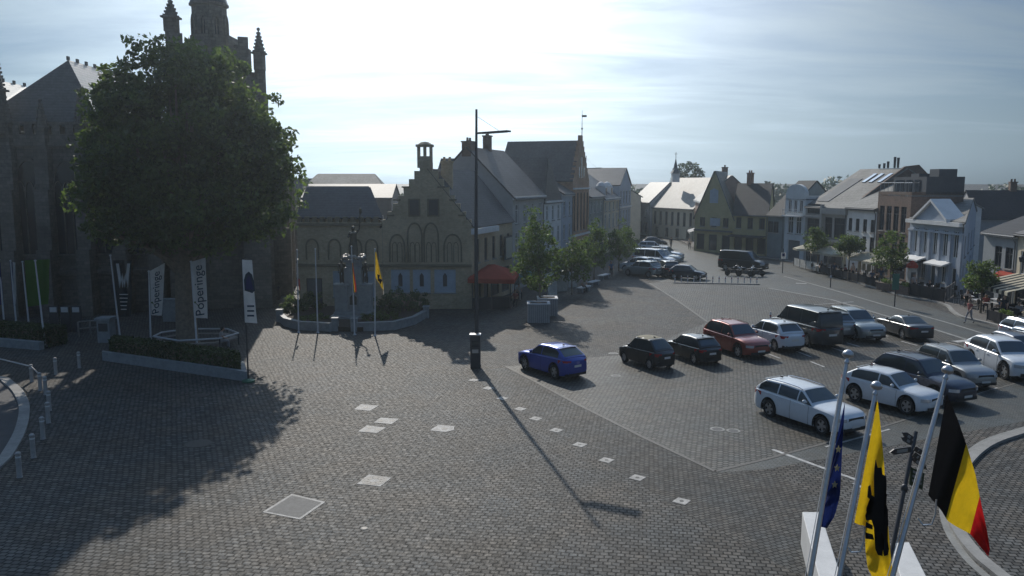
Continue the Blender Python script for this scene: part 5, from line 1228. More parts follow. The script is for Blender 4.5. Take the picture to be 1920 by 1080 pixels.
for k in range(8):
    a = 2*pi*k/8+pi/8; R3 = TM.to_3x3(); lancet(tw, T3(cos(a)*1.225, sin(a)*1.225), R3 @ V((-sin(a), cos(a), 0)), R3 @ V((cos(a), sin(a), 0)), 0.0, .45, zT+1.2, zT+2.0, zT+2.6, 'lantern_opening', 2)
# nave running back along the lane
g = MB(); Nv = [(-20.6,70.5),(-25.2,92),(-37,92),(-32.5,70.5)]; g.prism(Nv, 0, 13.0); g.build('nave_wall', STONE, chu)
g = MB(); a_, b_, c_, d_ = [V((x, y, 13.0)) for x, y in Nv]; r0, r1 = (a_+d_)/2+V((0,0,5.5)), (b_+c_)/2+V((0,0,5.5)); g.poly([a_, b_, r1, r0]); g.poly([c_, d_, r0, r1]); g.poly([a_, r0, d_]); g.poly([b_, c_, r1]); g.build('nave_roof', SLATE_CH, chu)
Pn, Qn = V((-20.6,70.5,0)), V((-25.2,92,0)); un = (Qn-Pn).normalized(); n_n = V((un.y, -un.x, 0))
for s_ in (3.5, 9, 14.5, 19.5):
    lancet(chu, Pn, un, n_n, s_, 1.7, 3.8, 8.4, 10.4)
for s_ in (.9, 6.3, 11.8, 17.2):
    g = MB(); q = Pn+un*s_+n_n*.5; g.box((q.x,q.y,3.0),(.8,1.1,6.0), atan2(un.y,un.x)); q = Pn+un*s_+n_n*.3; g.box((q.x,q.y,8.5),(.7,.7,5.0), atan2(un.y,un.x)); g.build('buttress', STONE, chu)
# street houses closing the lane
house('lane_house', 'dark brick house closing the far end of the church lane', 'house', V((-33, 112, 0)), V((-24, 112, 0)), V((0,9,0)), 7, 10.5, BBRICK, TILE, 'par', row(9,3,3.6,1.6,1.0)+row(9,2,.3,2.3,1.4,kind='d'))

# ================================================================ trees and plants
def leaf_cluster(mb, c, rad, n, sz, rng, mats_n=3, squash=.8, up=.25):
    k0 = rng.choices(range(mats_n), (4, 4, 3))[0]
    for _ in range(n):
        while True:
            p = V((rng.uniform(-1,1), rng.uniform(-1,1), rng.uniform(-1,1)))
            if p.length <= 1: break
        p = V((p.x*rad, p.y*rad, p.z*rad*squash))+c
        a = V((rng.gauss(0,1), rng.gauss(0,1), rng.gauss(0,1)+.0)).normalized(); b = a.cross(V((rng.gauss(0,1), rng.gauss(0,1), rng.gauss(0,1)))).normalized()
        s_ = sz*rng.uniform(.6, 1.3); bb = b*s_*.62
        mb.f([mb.v(p-a*s_*.5), mb.v(p+bb*.5), mb.v(p+a*s_*.55), mb.v(p-bb*.5)], k0 if rng.random() < .75 else rng.randrange(mats_n))
def tree(name, label, base, blobs, trunk_r, trunk_h, mats_, n_clusters, per, cl_r, leaf, seed, group=None, cat='tree', limbs=7, shell=.45, lean=(0,0), tufts=0):
    """blobs: list of (centre offset from base, (rx,ry,rz)) that fill the crown"""
    rng = random.Random(seed); base = V(base); r = thing(name, label, cat, base, group=group, world=True)
    mb = MB(); vols = [b[1][0]*b[1][1]*b[1][2] for b in blobs]; cents = []
    for _ in range(n_clusters):
        o, rd = rng.choices(blobs, vols)[0]
        while True:
            p = V((rng.uniform(-1,1), rng.uniform(-1,1), rng.uniform(-1,1)))
            if shell < p.length <= 1 or (p.length <= 1 and rng.random() < .25): break
        c = base+V(o)+V((p.x*rd[0], p.y*rd[1], p.z*rd[2])); cents.append(c)
        leaf_cluster(mb, c, cl_r*rng.uniform(.6, 1.35), int(per*rng.uniform(.6, 1.4)), leaf, rng)
    for _ in range(tufts):      # sprays that break the outline
        o, rd = rng.choices(blobs, vols)[0]; p = V((rng.gauss(0,1), rng.gauss(0,1)*.6, rng.gauss(0,1))).normalized(); c = base+V(o)+V((p.x*rd[0], p.y*rd[1], p.z*rd[2]))*rng.uniform(1.0, 1.07)
        for k in range(3): leaf_cluster(mb, c+V((rng.gauss(0,.4), rng.gauss(0,.4), rng.gauss(0,.35))), cl_r*.42, int(per*.3), leaf, rng)
    mb.build('crown', mats_, r, recalc=False)
    t = MB(); top = base+V((lean[0], lean[1], trunk_h)); main = sum((base+V(b[0]) for b in blobs), V((0,0,0)))/len(blobs)
    t.tube([base-V((0,0,.1)), base+V((0,0,.35)), base.lerp(top, .5), top, top.lerp(main, .7)], [trunk_r*1.5, trunk_r*1.08, trunk_r*.95, trunk_r*.8, trunk_r*.4], 12)
    for k in range(limbs):
        c = rng.choice(cents); s_ = base.lerp(top, rng.uniform(.8, 1.0)); m_ = s_.lerp(c, .5)+V((0, 0, rng.uniform(.1, .6)))
        t.tube([s_, m_, c], [trunk_r*.42, trunk_r*.25, trunk_r*.07], 6)
    t.build('trunk', BARK, r, smooth=60)
    return r
tb = G(352, 648); D0 = tb.y
def bl(u, v, ru, rv, dy=0.0, ry=None):
    c = at(u, v, D0+dy); k = (D0+dy)/F; return ((c.x-tb.x, c.y-tb.y, c.z), (ru*k, ry or ru*k*.9, rv*k*.98))
tree('tree', 'huge dense broad tree standing in front of the church', tb,
     [bl(345,270,165,160), bl(330,150,105,68), bl(395,150,80,62,1), bl(450,290,110,110,1), bl(255,330,105,120,-1), bl(370,390,170,85,0), bl(490,350,66,90,.5), bl(225,230,55,85,0), bl(205,370,58,75,0), bl(480,225,55,50,0), bl(290,420,115,55,-1)],
     .62, 5.0, LEAF, 1000, 60, .85, .33, 3, limbs=22, shell=.45, tufts=46)
tl = V((-24.5, 84, 0)); tc_ = at(563, 335, 96)
tree('tree', 'bushy green tree rising behind the annex at the lane end', V((tc_.x, 96, 0)), [((0,0,7.2),(2.6,2.6,3.4)),((-.8,0,5.0),(2.2,2.2,2.4)),((1.2,0,6.4),(1.8,1.8,2.2))], .22, 3.5, LEAF, 90, 40, .6, .3, 5, limbs=5)
yt = [((1012,590),(1005,480),(50,92),1.0,'young tree growing from the tall slatted planters'), ((1072,552),(1072,488),(42,50),.9,'round young tree second from the slatted planters'), ((1114,527),(1118,462),(34,50),.9,'young tree third from the slatted planters'), ((1160,508),(1166,454),(34,44),.9,'young tree nearest the far parked cars'),
      ((1532,512),(1530,452),(26,28),.8,'young tree over the white parasols in front of the apartment house'), ((1590,527),(1592,460),(30,22),.8,'young tree in front of the low white house'), ((1668,545),(1670,472),(36,42),.9,'round young tree in front of the brown brick house'), ((1838,590),(1840,518),(40,40),.9,'young tree in front of the narrow link house')]
for i, (b_, c_, (ru, rv), d_, lab) in enumerate(yt):
    B_ = G(*b_); c = at(c_[0], c_[1], B_.y); k = B_.y/F
    off = V((c.x-B_.x, 0, c.z)); rx, rz = ru*k, rv*k
    bls = [((off.x, 0, off.z), (rx*.8, rx*.8, rz*.8)), ((off.x+rx*.4, .2, off.z-rz*.3), (rx*.55, rx*.55, rz*.5)), ((off.x-rx*.45, -.2, off.z-rz*.15), (rx*.5, rx*.5, rz*.5)), ((off.x, 0, off.z+rz*.5), (rx*.45, rx*.45, rz*.5))]
    B2 = B_.copy(); B2.z = 1.2 if i == 0 else 0
    if i == 0: bls = [((o[0][0], o[0][1], o[0][2]-1.2), o[1]) for o in bls]
    tree('young_tree', lab, B2, bls, .075, max(1.5, off.z-rz*.7-(1.2 if i == 0 else 0)), (LEAFY if i < 4 else LEAF), 150 if i == 0 else (110 if i < 4 else 75), 36, .44, .2, 20+i, group='young trees round the square', limbs=9, shell=.2)
for i, (u, v, Y, rx, rz, lab) in enumerate(((1290, 326, 190, 3.6, 2.6, 'distant dark tree beside the chapel spire'), (1868, 414, 105, 3.2, 2.2, 'big dark tree rising behind the dark roofed house'), (1915, 416, 112, 3.2, 2.0, 'dark tree crown behind the corner cafe at the frame edge'))):
    c = at(u, v, Y); tree('tree', lab, V((c.x, Y, 0)), [((0,0,c.z),(rx,rx,rz)), ((rx*.6,0,c.z-.8),(rx*.6,rx*.6,rz*.7)), ((-rx*.6,0,c.z-.9),(rx*.6,rx*.6,rz*.7))], 
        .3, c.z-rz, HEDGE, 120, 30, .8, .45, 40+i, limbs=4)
def hedge(name, label, pts, z0, z1, leaf, dens, seed, group=None, cat='hedge', mats_=None):
    """clipped hedge filling the plan polygon: leaf shell over a dark twig core"""
    rng = random.Random(seed); P_ = [V((p[0], p[1], 0)) for p in pts]; c = sum(P_, V((0,0,0)))/len(P_)
    r = thing(name, label, cat, (c.x, c.y, z0), group=group, world=True); mb = MB()
    core = MB(); core.prism([tuple(c+(p-c)*.9) for p in P_], z0, z1-.1); core.build('twigs', BARK, r)
    def put(p, n_):
        a = (n_+V((rng.gauss(0,.7), rng.gauss(0,.7), rng.gauss(0,.7)))).normalized(); t = a.orthogonal().normalized(); t = Matrix.Rotation(rng.uniform(0, 6.3), 3, a) @ t; b = a.cross(t); s_ = leaf*rng.uniform(.6,1.3)
        q = p+n_*rng.uniform(-.1,.06)
        mb.f([mb.v(q-t*s_*.5), mb.v(q+b*s_*.3), mb.v(q+t*s_*.5), mb.v(q-b*s_*.3)], rng.choices((0,1,2),(4,4,2))[0])
    for i in range(len(P_)):
        a, b = P_[i], P_[(i+1) % len(P_)]; n_ = V(((b-a).y, -(b-a).x, 0)).normalized()
        if (a+b).dot(n_)/2 < c.dot(n_): n_ = -n_
        for _ in range(int((b-a).length*(z1-z0)*dens)): put(a.lerp(b, rng.random())+V((0,0,rng.uniform(z0,z1))), n_)
    import itertools
    ar = .5*abs(sum(P_[i].x*P_[(i+1)%len(P_)].y-P_[(i+1)%len(P_)].x*P_[i].y for i in range(len(P_))))
    for _ in range(int(ar*dens)):
        i = rng.randrange(len(P_)); a, b = P_[i], P_[(i+1) % len(P_)]; u_, v_ = rng.random(), rng.random()
        if u_+v_ > 1: u_, v_ = 1-u_, 1-v_
        put(c+(a-c)*u_+(b-c)*v_+V((0,0,z1+rng.uniform(-.05,.05))), V((0,0,1)))
    mb.build('leaves', mats_ or HEDGE, r, recalc=False)
    return r
def shrub(name, label, blobs, leaf, seed, group=None, mats_=None, per=40, ncl=30):
    rng = random.Random(seed); b0 = V(blobs[0][0]); r = thing(name, label, 'shrub', (b0.x, b0.y, 0), group=group, world=True); mb = MB()
    for o, rd in blobs:
        for _ in range(ncl):
            while True:
                p = V((rng.uniform(-1,1), rng.uniform(-1,1), rng.uniform(-.6,1)))
                if .35 < p.length <= 1: break
            leaf_cluster(mb, V(o)+V((p.x*rd[0], p.y*rd[1], p.z*rd[2])), max(rd)*.22, per, leaf, rng)
    mb.build('leaves', mats_ or HEDGE, r, recalc=False)
    t = MB()
    for o, rd in blobs:
        for k in range(4): t.tube([V((o[0], o[1], 0)), V(o)+V((rng.uniform(-.6,.6)*rd[0], rng.uniform(-.6,.6)*rd[1], rd[2]*.4))], [.05,.02], 5)
    t.build('stems', BARK, r)
    return r
# ================================================================ street furniture
# ---- hedged planters of the church front
def gp(u, v, z=0): return G(u, v, z)
a_, b_ = gp(192, 676), gp(464, 716); d_ = (b_-a_).normalized(); n_ = (gp(453, 674)-gp(464, 716)).normalized()
mb = MB(); mb.prism([a_, b_, b_+n_*.35, a_+n_*.35], 0, .52); mb.prism([b_-d_*.35+n_*.35, b_+n_*.35, b_+n_*2.6, b_-d_*.35+n_*2.6], 0, .52)
solo(mb, 'planter_wall', GRANITE, 'low pale stone wall in front of the hedge under the big tree', 'wall', loc=a_)
p_ = lambda t, s_: a_+d_*t+n_*s_
L = (b_-a_).length
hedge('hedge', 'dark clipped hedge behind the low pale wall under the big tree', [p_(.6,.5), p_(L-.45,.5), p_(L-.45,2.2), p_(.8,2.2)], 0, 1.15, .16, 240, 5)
fl = MB(); fl.box(p_(L-1.9,.30)+V((0,0,.62)), (.5,.3,.2), bev=.03); fl.tube([p_(L-2.1,.3)+V((0,0,.6)), p_(L-1.9,.3)+V((0,0,.85)), p_(L-1.7,.3)+V((0,0,.6))], .03, 6); solo(fl, 'light_fitting', LAMP, 'small pale light fitting on the planter wall nearer the beach flag', 'light', loc=p_(L-1.9,.3)) if False else None
a2_, b2_ = gp(-40, 647), gp(74, 657); d2 = (b2_-a2_).normalized(); n2_ = V((-d2.y, d2.x, 0))
mb = MB(); mb.prism([a2_-d2*8, b2_, b2_+n2_*.35, a2_-d2*8+n2_*.35], 0, .5); solo(mb, 'planter_wall', GRANITE, 'low pale stone wall with hedge at the far left below the church', 'wall', loc=a2_)
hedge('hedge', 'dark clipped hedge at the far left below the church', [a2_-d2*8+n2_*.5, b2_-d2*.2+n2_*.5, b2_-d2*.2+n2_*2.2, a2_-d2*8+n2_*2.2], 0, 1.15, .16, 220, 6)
# ---- bollards on the left
mb = MB(); mb.lathe([(.1,0),(.085,.05),(.085,.80),(.095,.82),(.095,.86),(.06,.9),(0,.91)], n=12); bo = mb.build('bollard', mat('pale_bollard', (.40,.38,.36), .6, .15, 5.0), smooth=40)
tag(bo, '', 'bollard', 'bollards on the church side'); mb = MB(); mb.lathe([(.087,.70),(.0885,.70),(.0885,.76),(.087,.76)], n=12, caps=False); mb.build('reflective_band', WFRAME, bo)
used = []
for i, q in enumerate(((37,895),(63,858),(81,823),(91,793),(93,770),(86,740),(76,732),(60,716))):
    place(bo, G(*q), 0, '%s bollard from the viewer along the kerb ring' % ORD[i], used)
place(bo, G(105,702), 0, 'lone bollard on the church forecourt nearer the kerb ring', used); place(bo, G(149,690), 0, 'lone bollard on the church forecourt nearer the hedge wall', used)
p, q = G(60,716), G(76,732); dd = (p-q).normalized()
mb = MB(); mb.tube([q+V((0,0,.8)), p+V((0,0,.8)), G(-40, 690)+V((0,0,.8))], .035, 8); mb.cyl(G(-40,690), G(-40,690)+V((0,0,.8)), .04); solo(mb, 'handrail', STEEL, 'thin metal handrail running from the bollards to the left edge', 'rail', loc=p)
mb = MB(); p = G(523, 562); mb.lathe([(.1,0),(.09,.9),(.11,.95),(.06,1.1),(0,1.12)], n=12); mb.M = Matrix.Translation(p); mb2 = MB(Matrix.Translation(p)); mb2.lathe([(.12,0),(.1,.08),(.085,.12),(.085,.95),(.11,.98),(.11,1.04),(.06,1.14),(0,1.16)], n=12); solo(mb2, 'bollard', DSTEEL, 'black bollard standing alone in the sunlit lane', 'bollard', loc=p)
# ---- flagpoles with banners on the left
def flagpole(label, base, vtop, r0=.06, m=POLEW, group=None, knob=True, top_u=None, tilt=True):
    b0 = G(*base); r = thing('flagpole', label, 'flagpole', b0, group=group, world=True)
    t = V((b0.x, b0.y, zat(b0, vtop)))
    if top_u is not None: t = at(top_u, vtop, b0.y)
    mb = MB(); mb.tube([b0, b0.lerp(t, .5), t], [r0, r0*.85, r0*.65], 10); mb.lathe([(r0*2.2,0),(r0*2.2,.04),(r0*1.2,.1)], b0, 10); mb.build('pole', m, r, smooth=50)
    if knob: mb = MB(); mb.sphere(t+V((0,0,.04)), r0*1.3, (1,1,.8)); mb.build('finial', m, r, smooth=60)
    return r, b0, t
def flagcloth(name, label, cat, corners, mats_, Y=None, nu=10, nv=14, wave=.06, ph=0.0, mi=None, group=None, nw=2.0, solidk=.012):
    """corners TL,TR,BR,BL as world points; u runs hoist->fly, v top->bottom"""
    TL, TR, BR, BL = [V(c) for c in corners]; n_ = (TR-TL).cross(BL-TL).normalized()
    def fn(u, v_):
        p = TL.lerp(TR, u).lerp(BL.lerp(BR, u), v_); return p+n_*wave*u*sin(u*nw*pi*2+v_*2.2+ph)+n_*wave*.5*sin(v_*7+u*3)*u
    mb = MB(); mb.grid(fn, nu, nv, mi=mi); bmesh.ops.solidify(mb.bm, geom=mb.bm.faces[:], thickness=solidk)
    o = mb.build(name, mats_, smooth=60); o.data.transform(Matrix.Translation(-TL)); o.location = TL
    tag(o, label, cat, group); o['fn'] = 1
    return o, fn, n_
def px4(L, Y, off=0.0): return [at(u, v, Y)+V((0, off, 0)) for u, v in L]
fp = 'pale flagpoles on the church side'
r, b0, t = flagpole('pale pole carrying the dark banner with a white W', (226,640), 480, group=fp, top_u=207)
o, fn, nn_ = flagcloth('banner', 'dark banner with a white W on the church side', 'banner', px4([(212,488),(246,488),(246,594),(219,594)], b0.y), [cloth('slate_cloth', (.045,.06,.075))], ph=1)
mb = MB(); Y_ = b0.y-.12
for u0, u1 in (((220,494),(227,540)), ((227,540),(232,512)), ((232,512),(237,540)), ((237,540),(241,494))):
    p, q = at(*u0, Y_), at(*u1, Y_); w2 = .09; mb.extr([p-V((w2,0,0)), p+V((w2,0,0)), q+V((w2,0,0)), q-V((w2,0,0))], (0,.012,0))
for k in range(5): p = at(223, 552+k*7, Y_); mb.box(p+V((.3,0,0)), (.55-.05*k, .012, .05))
for v_ in mb.bm.verts: v_.co -= o.location
mb.build('lettering', CW, o)
POP = V((0,0,0))
for (bs, tp_, tu, quad, lab1, lab2, ph) in (((283,645),510,279,[(281,508),(309,493),(303,592),(284,591)],'pale pole carrying the white town banner left of the tree trunk','white banner reading Poperinge left of the big tree trunk',.3), ((370,657),492,358,[(358.7,491),(385,483),(390,597),(365,596)],'pale pole carrying the white town banner in front of the trunk','white banner reading Poperinge in front of the big tree trunk',2)):
    r, b0, t = flagpole(lab1, bs, tp_, group=fp, top_u=tu)
    cs_ = px4(quad, b0.y-.08); o, fn, nn_ = flagcloth('banner', lab2, 'banner', cs_, [CW], ph=ph, wave=.04)
    TL, TR, BR, BL = cs_; cen = (TL+TR+BR+BL)/4; upv = ((TL+TR)-(BL+BR)).normalized(); rt_ = ((TR+BR)-(TL+BL)).normalized(); nf = rt_.cross(upv).normalized()
    if nf.y > 0: nf = -nf
    Hh = ((TL+TR)-(BL+BR)).length/2
    ex = upv; ey = -rt_; ez = ex.cross(ey)
    M_ = Matrix((ex, ey, ez)).transposed().to_4x4(); M_.translation = cen+nf*.09-o.location-upv*.08
    text_mesh('Poperinge', Hh*.215, 'lettering', CNAVY, o, M_, .006)
    mb = MB(); c = BL.lerp(TL, .28)+rt_*.12+nf*.1; mb.sphere(c, .06, (1,.3,1)); mb.tube([c, c+rt_*.1-upv*.12, c+rt_*.2-upv*.25], [.03,.015,.03], 6); 
    for v_ in mb.bm.verts: v_.co -= o.location
    mb.build('emblem', LEAFY[1], o)
# beach flag
b0 = G(466, 715); r = thing('beach_flag', 'tall white beach flag with blue drop emblem at the hedge end', 'flag', b0, world=True)
Y_ = b0.y; tp_ = at(453, 486, Y_)
mb = MB(); mb.tube([b0, at(461,610,Y_), at(456,540,Y_), tp_, at(462,482,Y_), at(472,486,Y_)], [.045,.035,.03,.022,.016,.012], 8); mb.build('pole', DSTEEL, r, smooth=50)
mb = MB(); mb.lathe([(.0,.0),(.32,.02),(.32,.1),(.1,.16)], b0+V((.05,-.15,0)), 14); mb.build('base', mat('green_base', (.05,.15,.09), .6), r)
mb = MB(); c = at(460, 615, Y_); mb.tube([c+V((.12*cos(k*pi/6), -.05, .2*sin(k*pi/6))) for k in range(13)], .012, 5); mb.build('ring', DSTEEL, r)
qd = px4([(453.6,486.7),(472,488),(482.6,606),(459,604.7)], Y_-.05)
def bf(u, v_): return qd[0].lerp(qd[1], u).lerp(qd[3].lerp(qd[2], u), v_)+V((0,-.05*sin(u*5+v_*4)*u,0))
mb = MB(); mb.grid(bf, 8, 14); bmesh.ops.solidify(mb.bm, geom=mb.bm.faces[:], thickness=.01); ban = mb.build('cloth', CW, r, smooth=60)
mb = MB(); c = at(467, 529, Y_-.16); k_ = Y_/F
ring_ = [(c.x+rx*k_, c.z+rz*k_) for rx, rz in ((-9,-16),(-9.5,4),(-6,15),(0,20),(6,14),(9,0),(10,-16),(5,-21),(0,-19))]
mb.extr([(x,c.y,z) for x, z in ring_], (0,.02,0)); 
mb.build('emblem', CNAVY, ban)
for v_ in (574, 583, 592): mb = MB(); mb.box(at(470,v_,Y_-.16), (13*k_,.02,3*k_)); mb.build('lettering', CNAVY, ban)
mb = MB(); mb.extr([(c.x+rx*k_, c.y-.02, c.z+rz*k_) for rx, rz in ((-6,-14),(-5,4),(0,14),(4,6),(7,-14))], (0,.02,0)); mb.build('emblem_fill', CBL, ban)
# far-left flags
for (bs, tp_, tu, lab) in (((8,608),488,-2,'first pale pole from the left edge by the church'), ((31,612),490,20,'pale pole with the blue and white flag by the church'), ((55,616),492,42,'pale pole to the left of the green banner'), ((85,650),490,66,'pale pole crossing in front of the green banner')):
    flagpole(lab, bs, tp_, group=fp, top_u=tu)
flagcloth('flag', 'narrow blue flag at the left picture edge', 'flag', px4([(-14,492),(1,492),(5,570),(-6,575)], G(8,608).y), [CBL])
flagcloth('flag', 'blue and white flag hanging limp by the church', 'flag', px4([(18,490),(29,492),(29,570),(25,575)], G(31,612).y), [CBL, CW], mi=lambda i, j: 1 if i > 4 else 0)
flagcloth('banner', 'wide green banner on the church side', 'banner', px4([(46,488),(92,486),(92,570),(52,575)], G(55,616).y), [CG], ph=2, wave=.1)
# information pillars
for i, (u, lab) in enumerate(((104,'information pillar with pale header, farthest from the stone pillar'), (125,'information pillar with pale header, middle of three'), (146,'information pillar with pale header, nearest the stone pillar'))):
    b0 = G(u, 623); r = thing('information_pillar', lab, 'information board', b0, group='information pillars before the church', world=True)
    mb = MB(); mb.box(b0+V((0,0,.9)), (.62,.14,1.8), bev=.02); mb.build('panel', DSTEEL, r)
    mb = MB(); mb.box(b0+V((0,-.082,1.55)), (.46,.02,.34)); mb.build('header', CW, r)
b0 = G(201, 641); r = thing('stone_pillar', 'square stone pillar with notice panel beside the hedge', 'pillar', b0, world=True)
mb = MB(); mb.box(b0+V((0,0,.7)), (.8,.8,1.4), bev=.03); mb.build('shaft', GRANITE, r); mb = MB(); mb.box(b0+V((0,0,1.5)), (1.0,1.0,.2), bev=.03); mb.build('cap', GRANITE, r)
mb = MB(); mb.box(b0+V((.0,-.42,1.0)), (.55,.04,.5)); mb.build('notice', DSTEEL, r)
mb = MB()
p, q = G(148,632)+V((0,0,1.0)), G(192,628)+V((0,0,1.0)); mb.tube([p, q], .05); mb.tube([p-V((0,0,.45)), q-V((0,0,.45))], .05)
for t in (0, .5, 1): mb.cyl(p.lerp(q,t)-V((0,0,1.0)), p.lerp(q,t), .06)
solo(mb, 'wooden_fence', WOOD, 'short rail fence between the pillars and the stone pillar', 'fence', loc=p)
b0 = G(321, 604); mb = MB(); mb.box(b0+V((0,0,.85)), (1.0,.5,1.6), bev=.04); mb.box(b0+V((0,0,1.68)), (1.08,.58,.08)); solo(mb, 'utility_cabinet', GRANITE, 'pale utility cabinet partly behind the left town banner', 'cabinet', loc=b0)
# rail bench round the big tree
c0 = G(362, 648); r = thing('tree_bench', 'white railed bench running round the trunk of the big tree', 'bench', c0, world=True)
pts = [c0+V((2.5*cos(a)+(.25), 2.1*sin(a), .72)) for a in [radians(k) for k in (-160,-95,-40,10,60,120,165,200)]]
mb = MB(); mb.tube(pts, .055, 8); mb.build('rail', POLEW, r, smooth=50)
mb = MB()
for i in range(len(pts)-1):
    a, b = pts[i], pts[i+1]; s_ = V((0,0,-.3)); ia, ib = c0+(a-c0)*.82, c0+(b-c0)*.82; mb.extr([a+s_-V((0,0,0)), b+s_, V((ib.x,ib.y,a.z-.3)), V((ia.x,ia.y,a.z-.3))], (0,0,.05))
mb.build('seat', WOOD, r)
for p in pts[:7]: mb = MB(); mb.cyl((p.x,p.y,0), p, .04); mb.build('leg', DSTEEL, r)
# ---- flower bed with monument
BC = G(662, 603)
bed = [(524,604),(533,612),(560,619),(618,622)], [(668,624),(740,619),(778,609),(799,597)]
sd = 'stone-edged round bed'
def bedwall(px, label):
    P_ = [G(*q) for q in px]; mb = MB(); C_ = V((BC.x, BC.y+2.5, 0))
    for i in range(len(P_)-1):
        a, b = P_[i], P_[i+1]; ia, ib = a+(C_-a).normalized()*.3, b+(C_-b).normalized()*.3; mb.extr([a, b, ib, ia], (0,0,.5)); mb.extr([a+V((0,0,.5))+(a-C_).normalized()*.05, b+V((0,0,.5))+(b-C_).normalized()*.05, ib+V((0,0,.5)), ia+V((0,0,.5))], (0,0,.1))
    for p in (P_[0], P_[-1]): mb.box(p+V((0,.1,.42)), (.42,.42,.84), bev=.03); mb.box(p+V((0,.1,.88)), (.5,.5,.1), bev=.03)
    solo(mb, 'bed_wall', GRANITE, label, 'wall', loc=P_[0])
bedwall(bed[0]+[(628,621)], 'curved low stone wall of the bed, lane side of the monument steps')
bedwall([(664,622)]+bed[1][1:], 'curved low stone wall of the bed, cafe side of the monument steps')
SOIL = mat('soil', (.06,.045,.035), .95, .3, 3, bump=.5)
mb = MB(); pts = [G(*q) for q in bed[0]+bed[1]]; back = [pts[-1]+V((-.3,3.6,0)), BC+V((3,5.6,0)), BC+V((-3,5.6,0)), pts[0]+V((.4,3.2,0))]
C_ = V((BC.x, BC.y+2.5, 0)); mb.prism([tuple(p+(C_-p).normalized()*.35) for p in pts]+[tuple(p) for p in back], .0, .3); tag(mb.build('soil', SOIL), kind='structure')
shrub('shrub', 'rounded dark shrub at the lane end of the bed', [((*G(560,590).xy,.8),(1.3,1.1,1.0)), ((*G(545,592).xy,.6),(.8,.9,.8)), ((*G(585,588).xy,.9),(1.1,1.0,.9))], .17, 11, mats_=LEAF)
shrub('shrub', 'broad dark shrub at the cafe end of the bed', [((*G(755,590).xy,.9),(1.6,1.2,1.1)), ((*G(785,588).xy,.8),(1.0,1.0,1.0)), ((*G(725,592).xy,.8),(1.1,1.0,.9))], .17, 12, mats_=LEAF)
shrub('ground_plants', 'low bright green plants beside the steps, lane side', [((*G(600,606).xy,.35),(.9,.7,.35)), ((*G(580,608).xy,.32),(.8,.6,.3))], .14, 13, mats_=LEAFY, ncl=22)
shrub('ground_plants', 'low bright green plants beside the steps, cafe side', [((*G(705,608).xy,.4),(1.2,.7,.4)), ((*G(735,604).xy,.35),(.9,.6,.35))], .14, 14, mats_=LEAFY, ncl=22)
# people: one skinned figure per pose
def figure(J, radii, edges, name, m, parent=None, root=0):
    me = bpy.data.meshes.new(name); me.from_pydata([tuple(j) for j in J], edges, []); o = bpy.data.objects.new(name, me); col.objects.link(o)
    sk = o.modifiers.new('s', 'SKIN'); sk.use_smooth_shade = True; o.modifiers.new('u', 'SUBSURF').levels = 1; o.modifiers['u'].render_levels = 1
    for i, v_ in enumerate(me.skin_vertices[0].data): v_.radius = (radii[i], radii[i]); v_.use_root = (i == root)
    dg = bpy.context.evaluated_depsgraph_get(); dg.update(); m2 = bpy.data.meshes.new_from_object(o.evaluated_get(dg)); bpy.data.objects.remove(o)
    m2.materials.clear()
    for k in (m if isinstance(m, (list, tuple)) else [m]): m2.materials.append(k)
    for p in m2.polygons: p.use_smooth = True
    n = bpy.data.objects.new(name, m2); col.objects.link(n); n.parent = parent
    return n
SKIN = mat('skin', (.5,.31,.22), .55, .08, 4); HAIR = mat('dark_hair', (.05,.035,.025), .6, .2, 8)
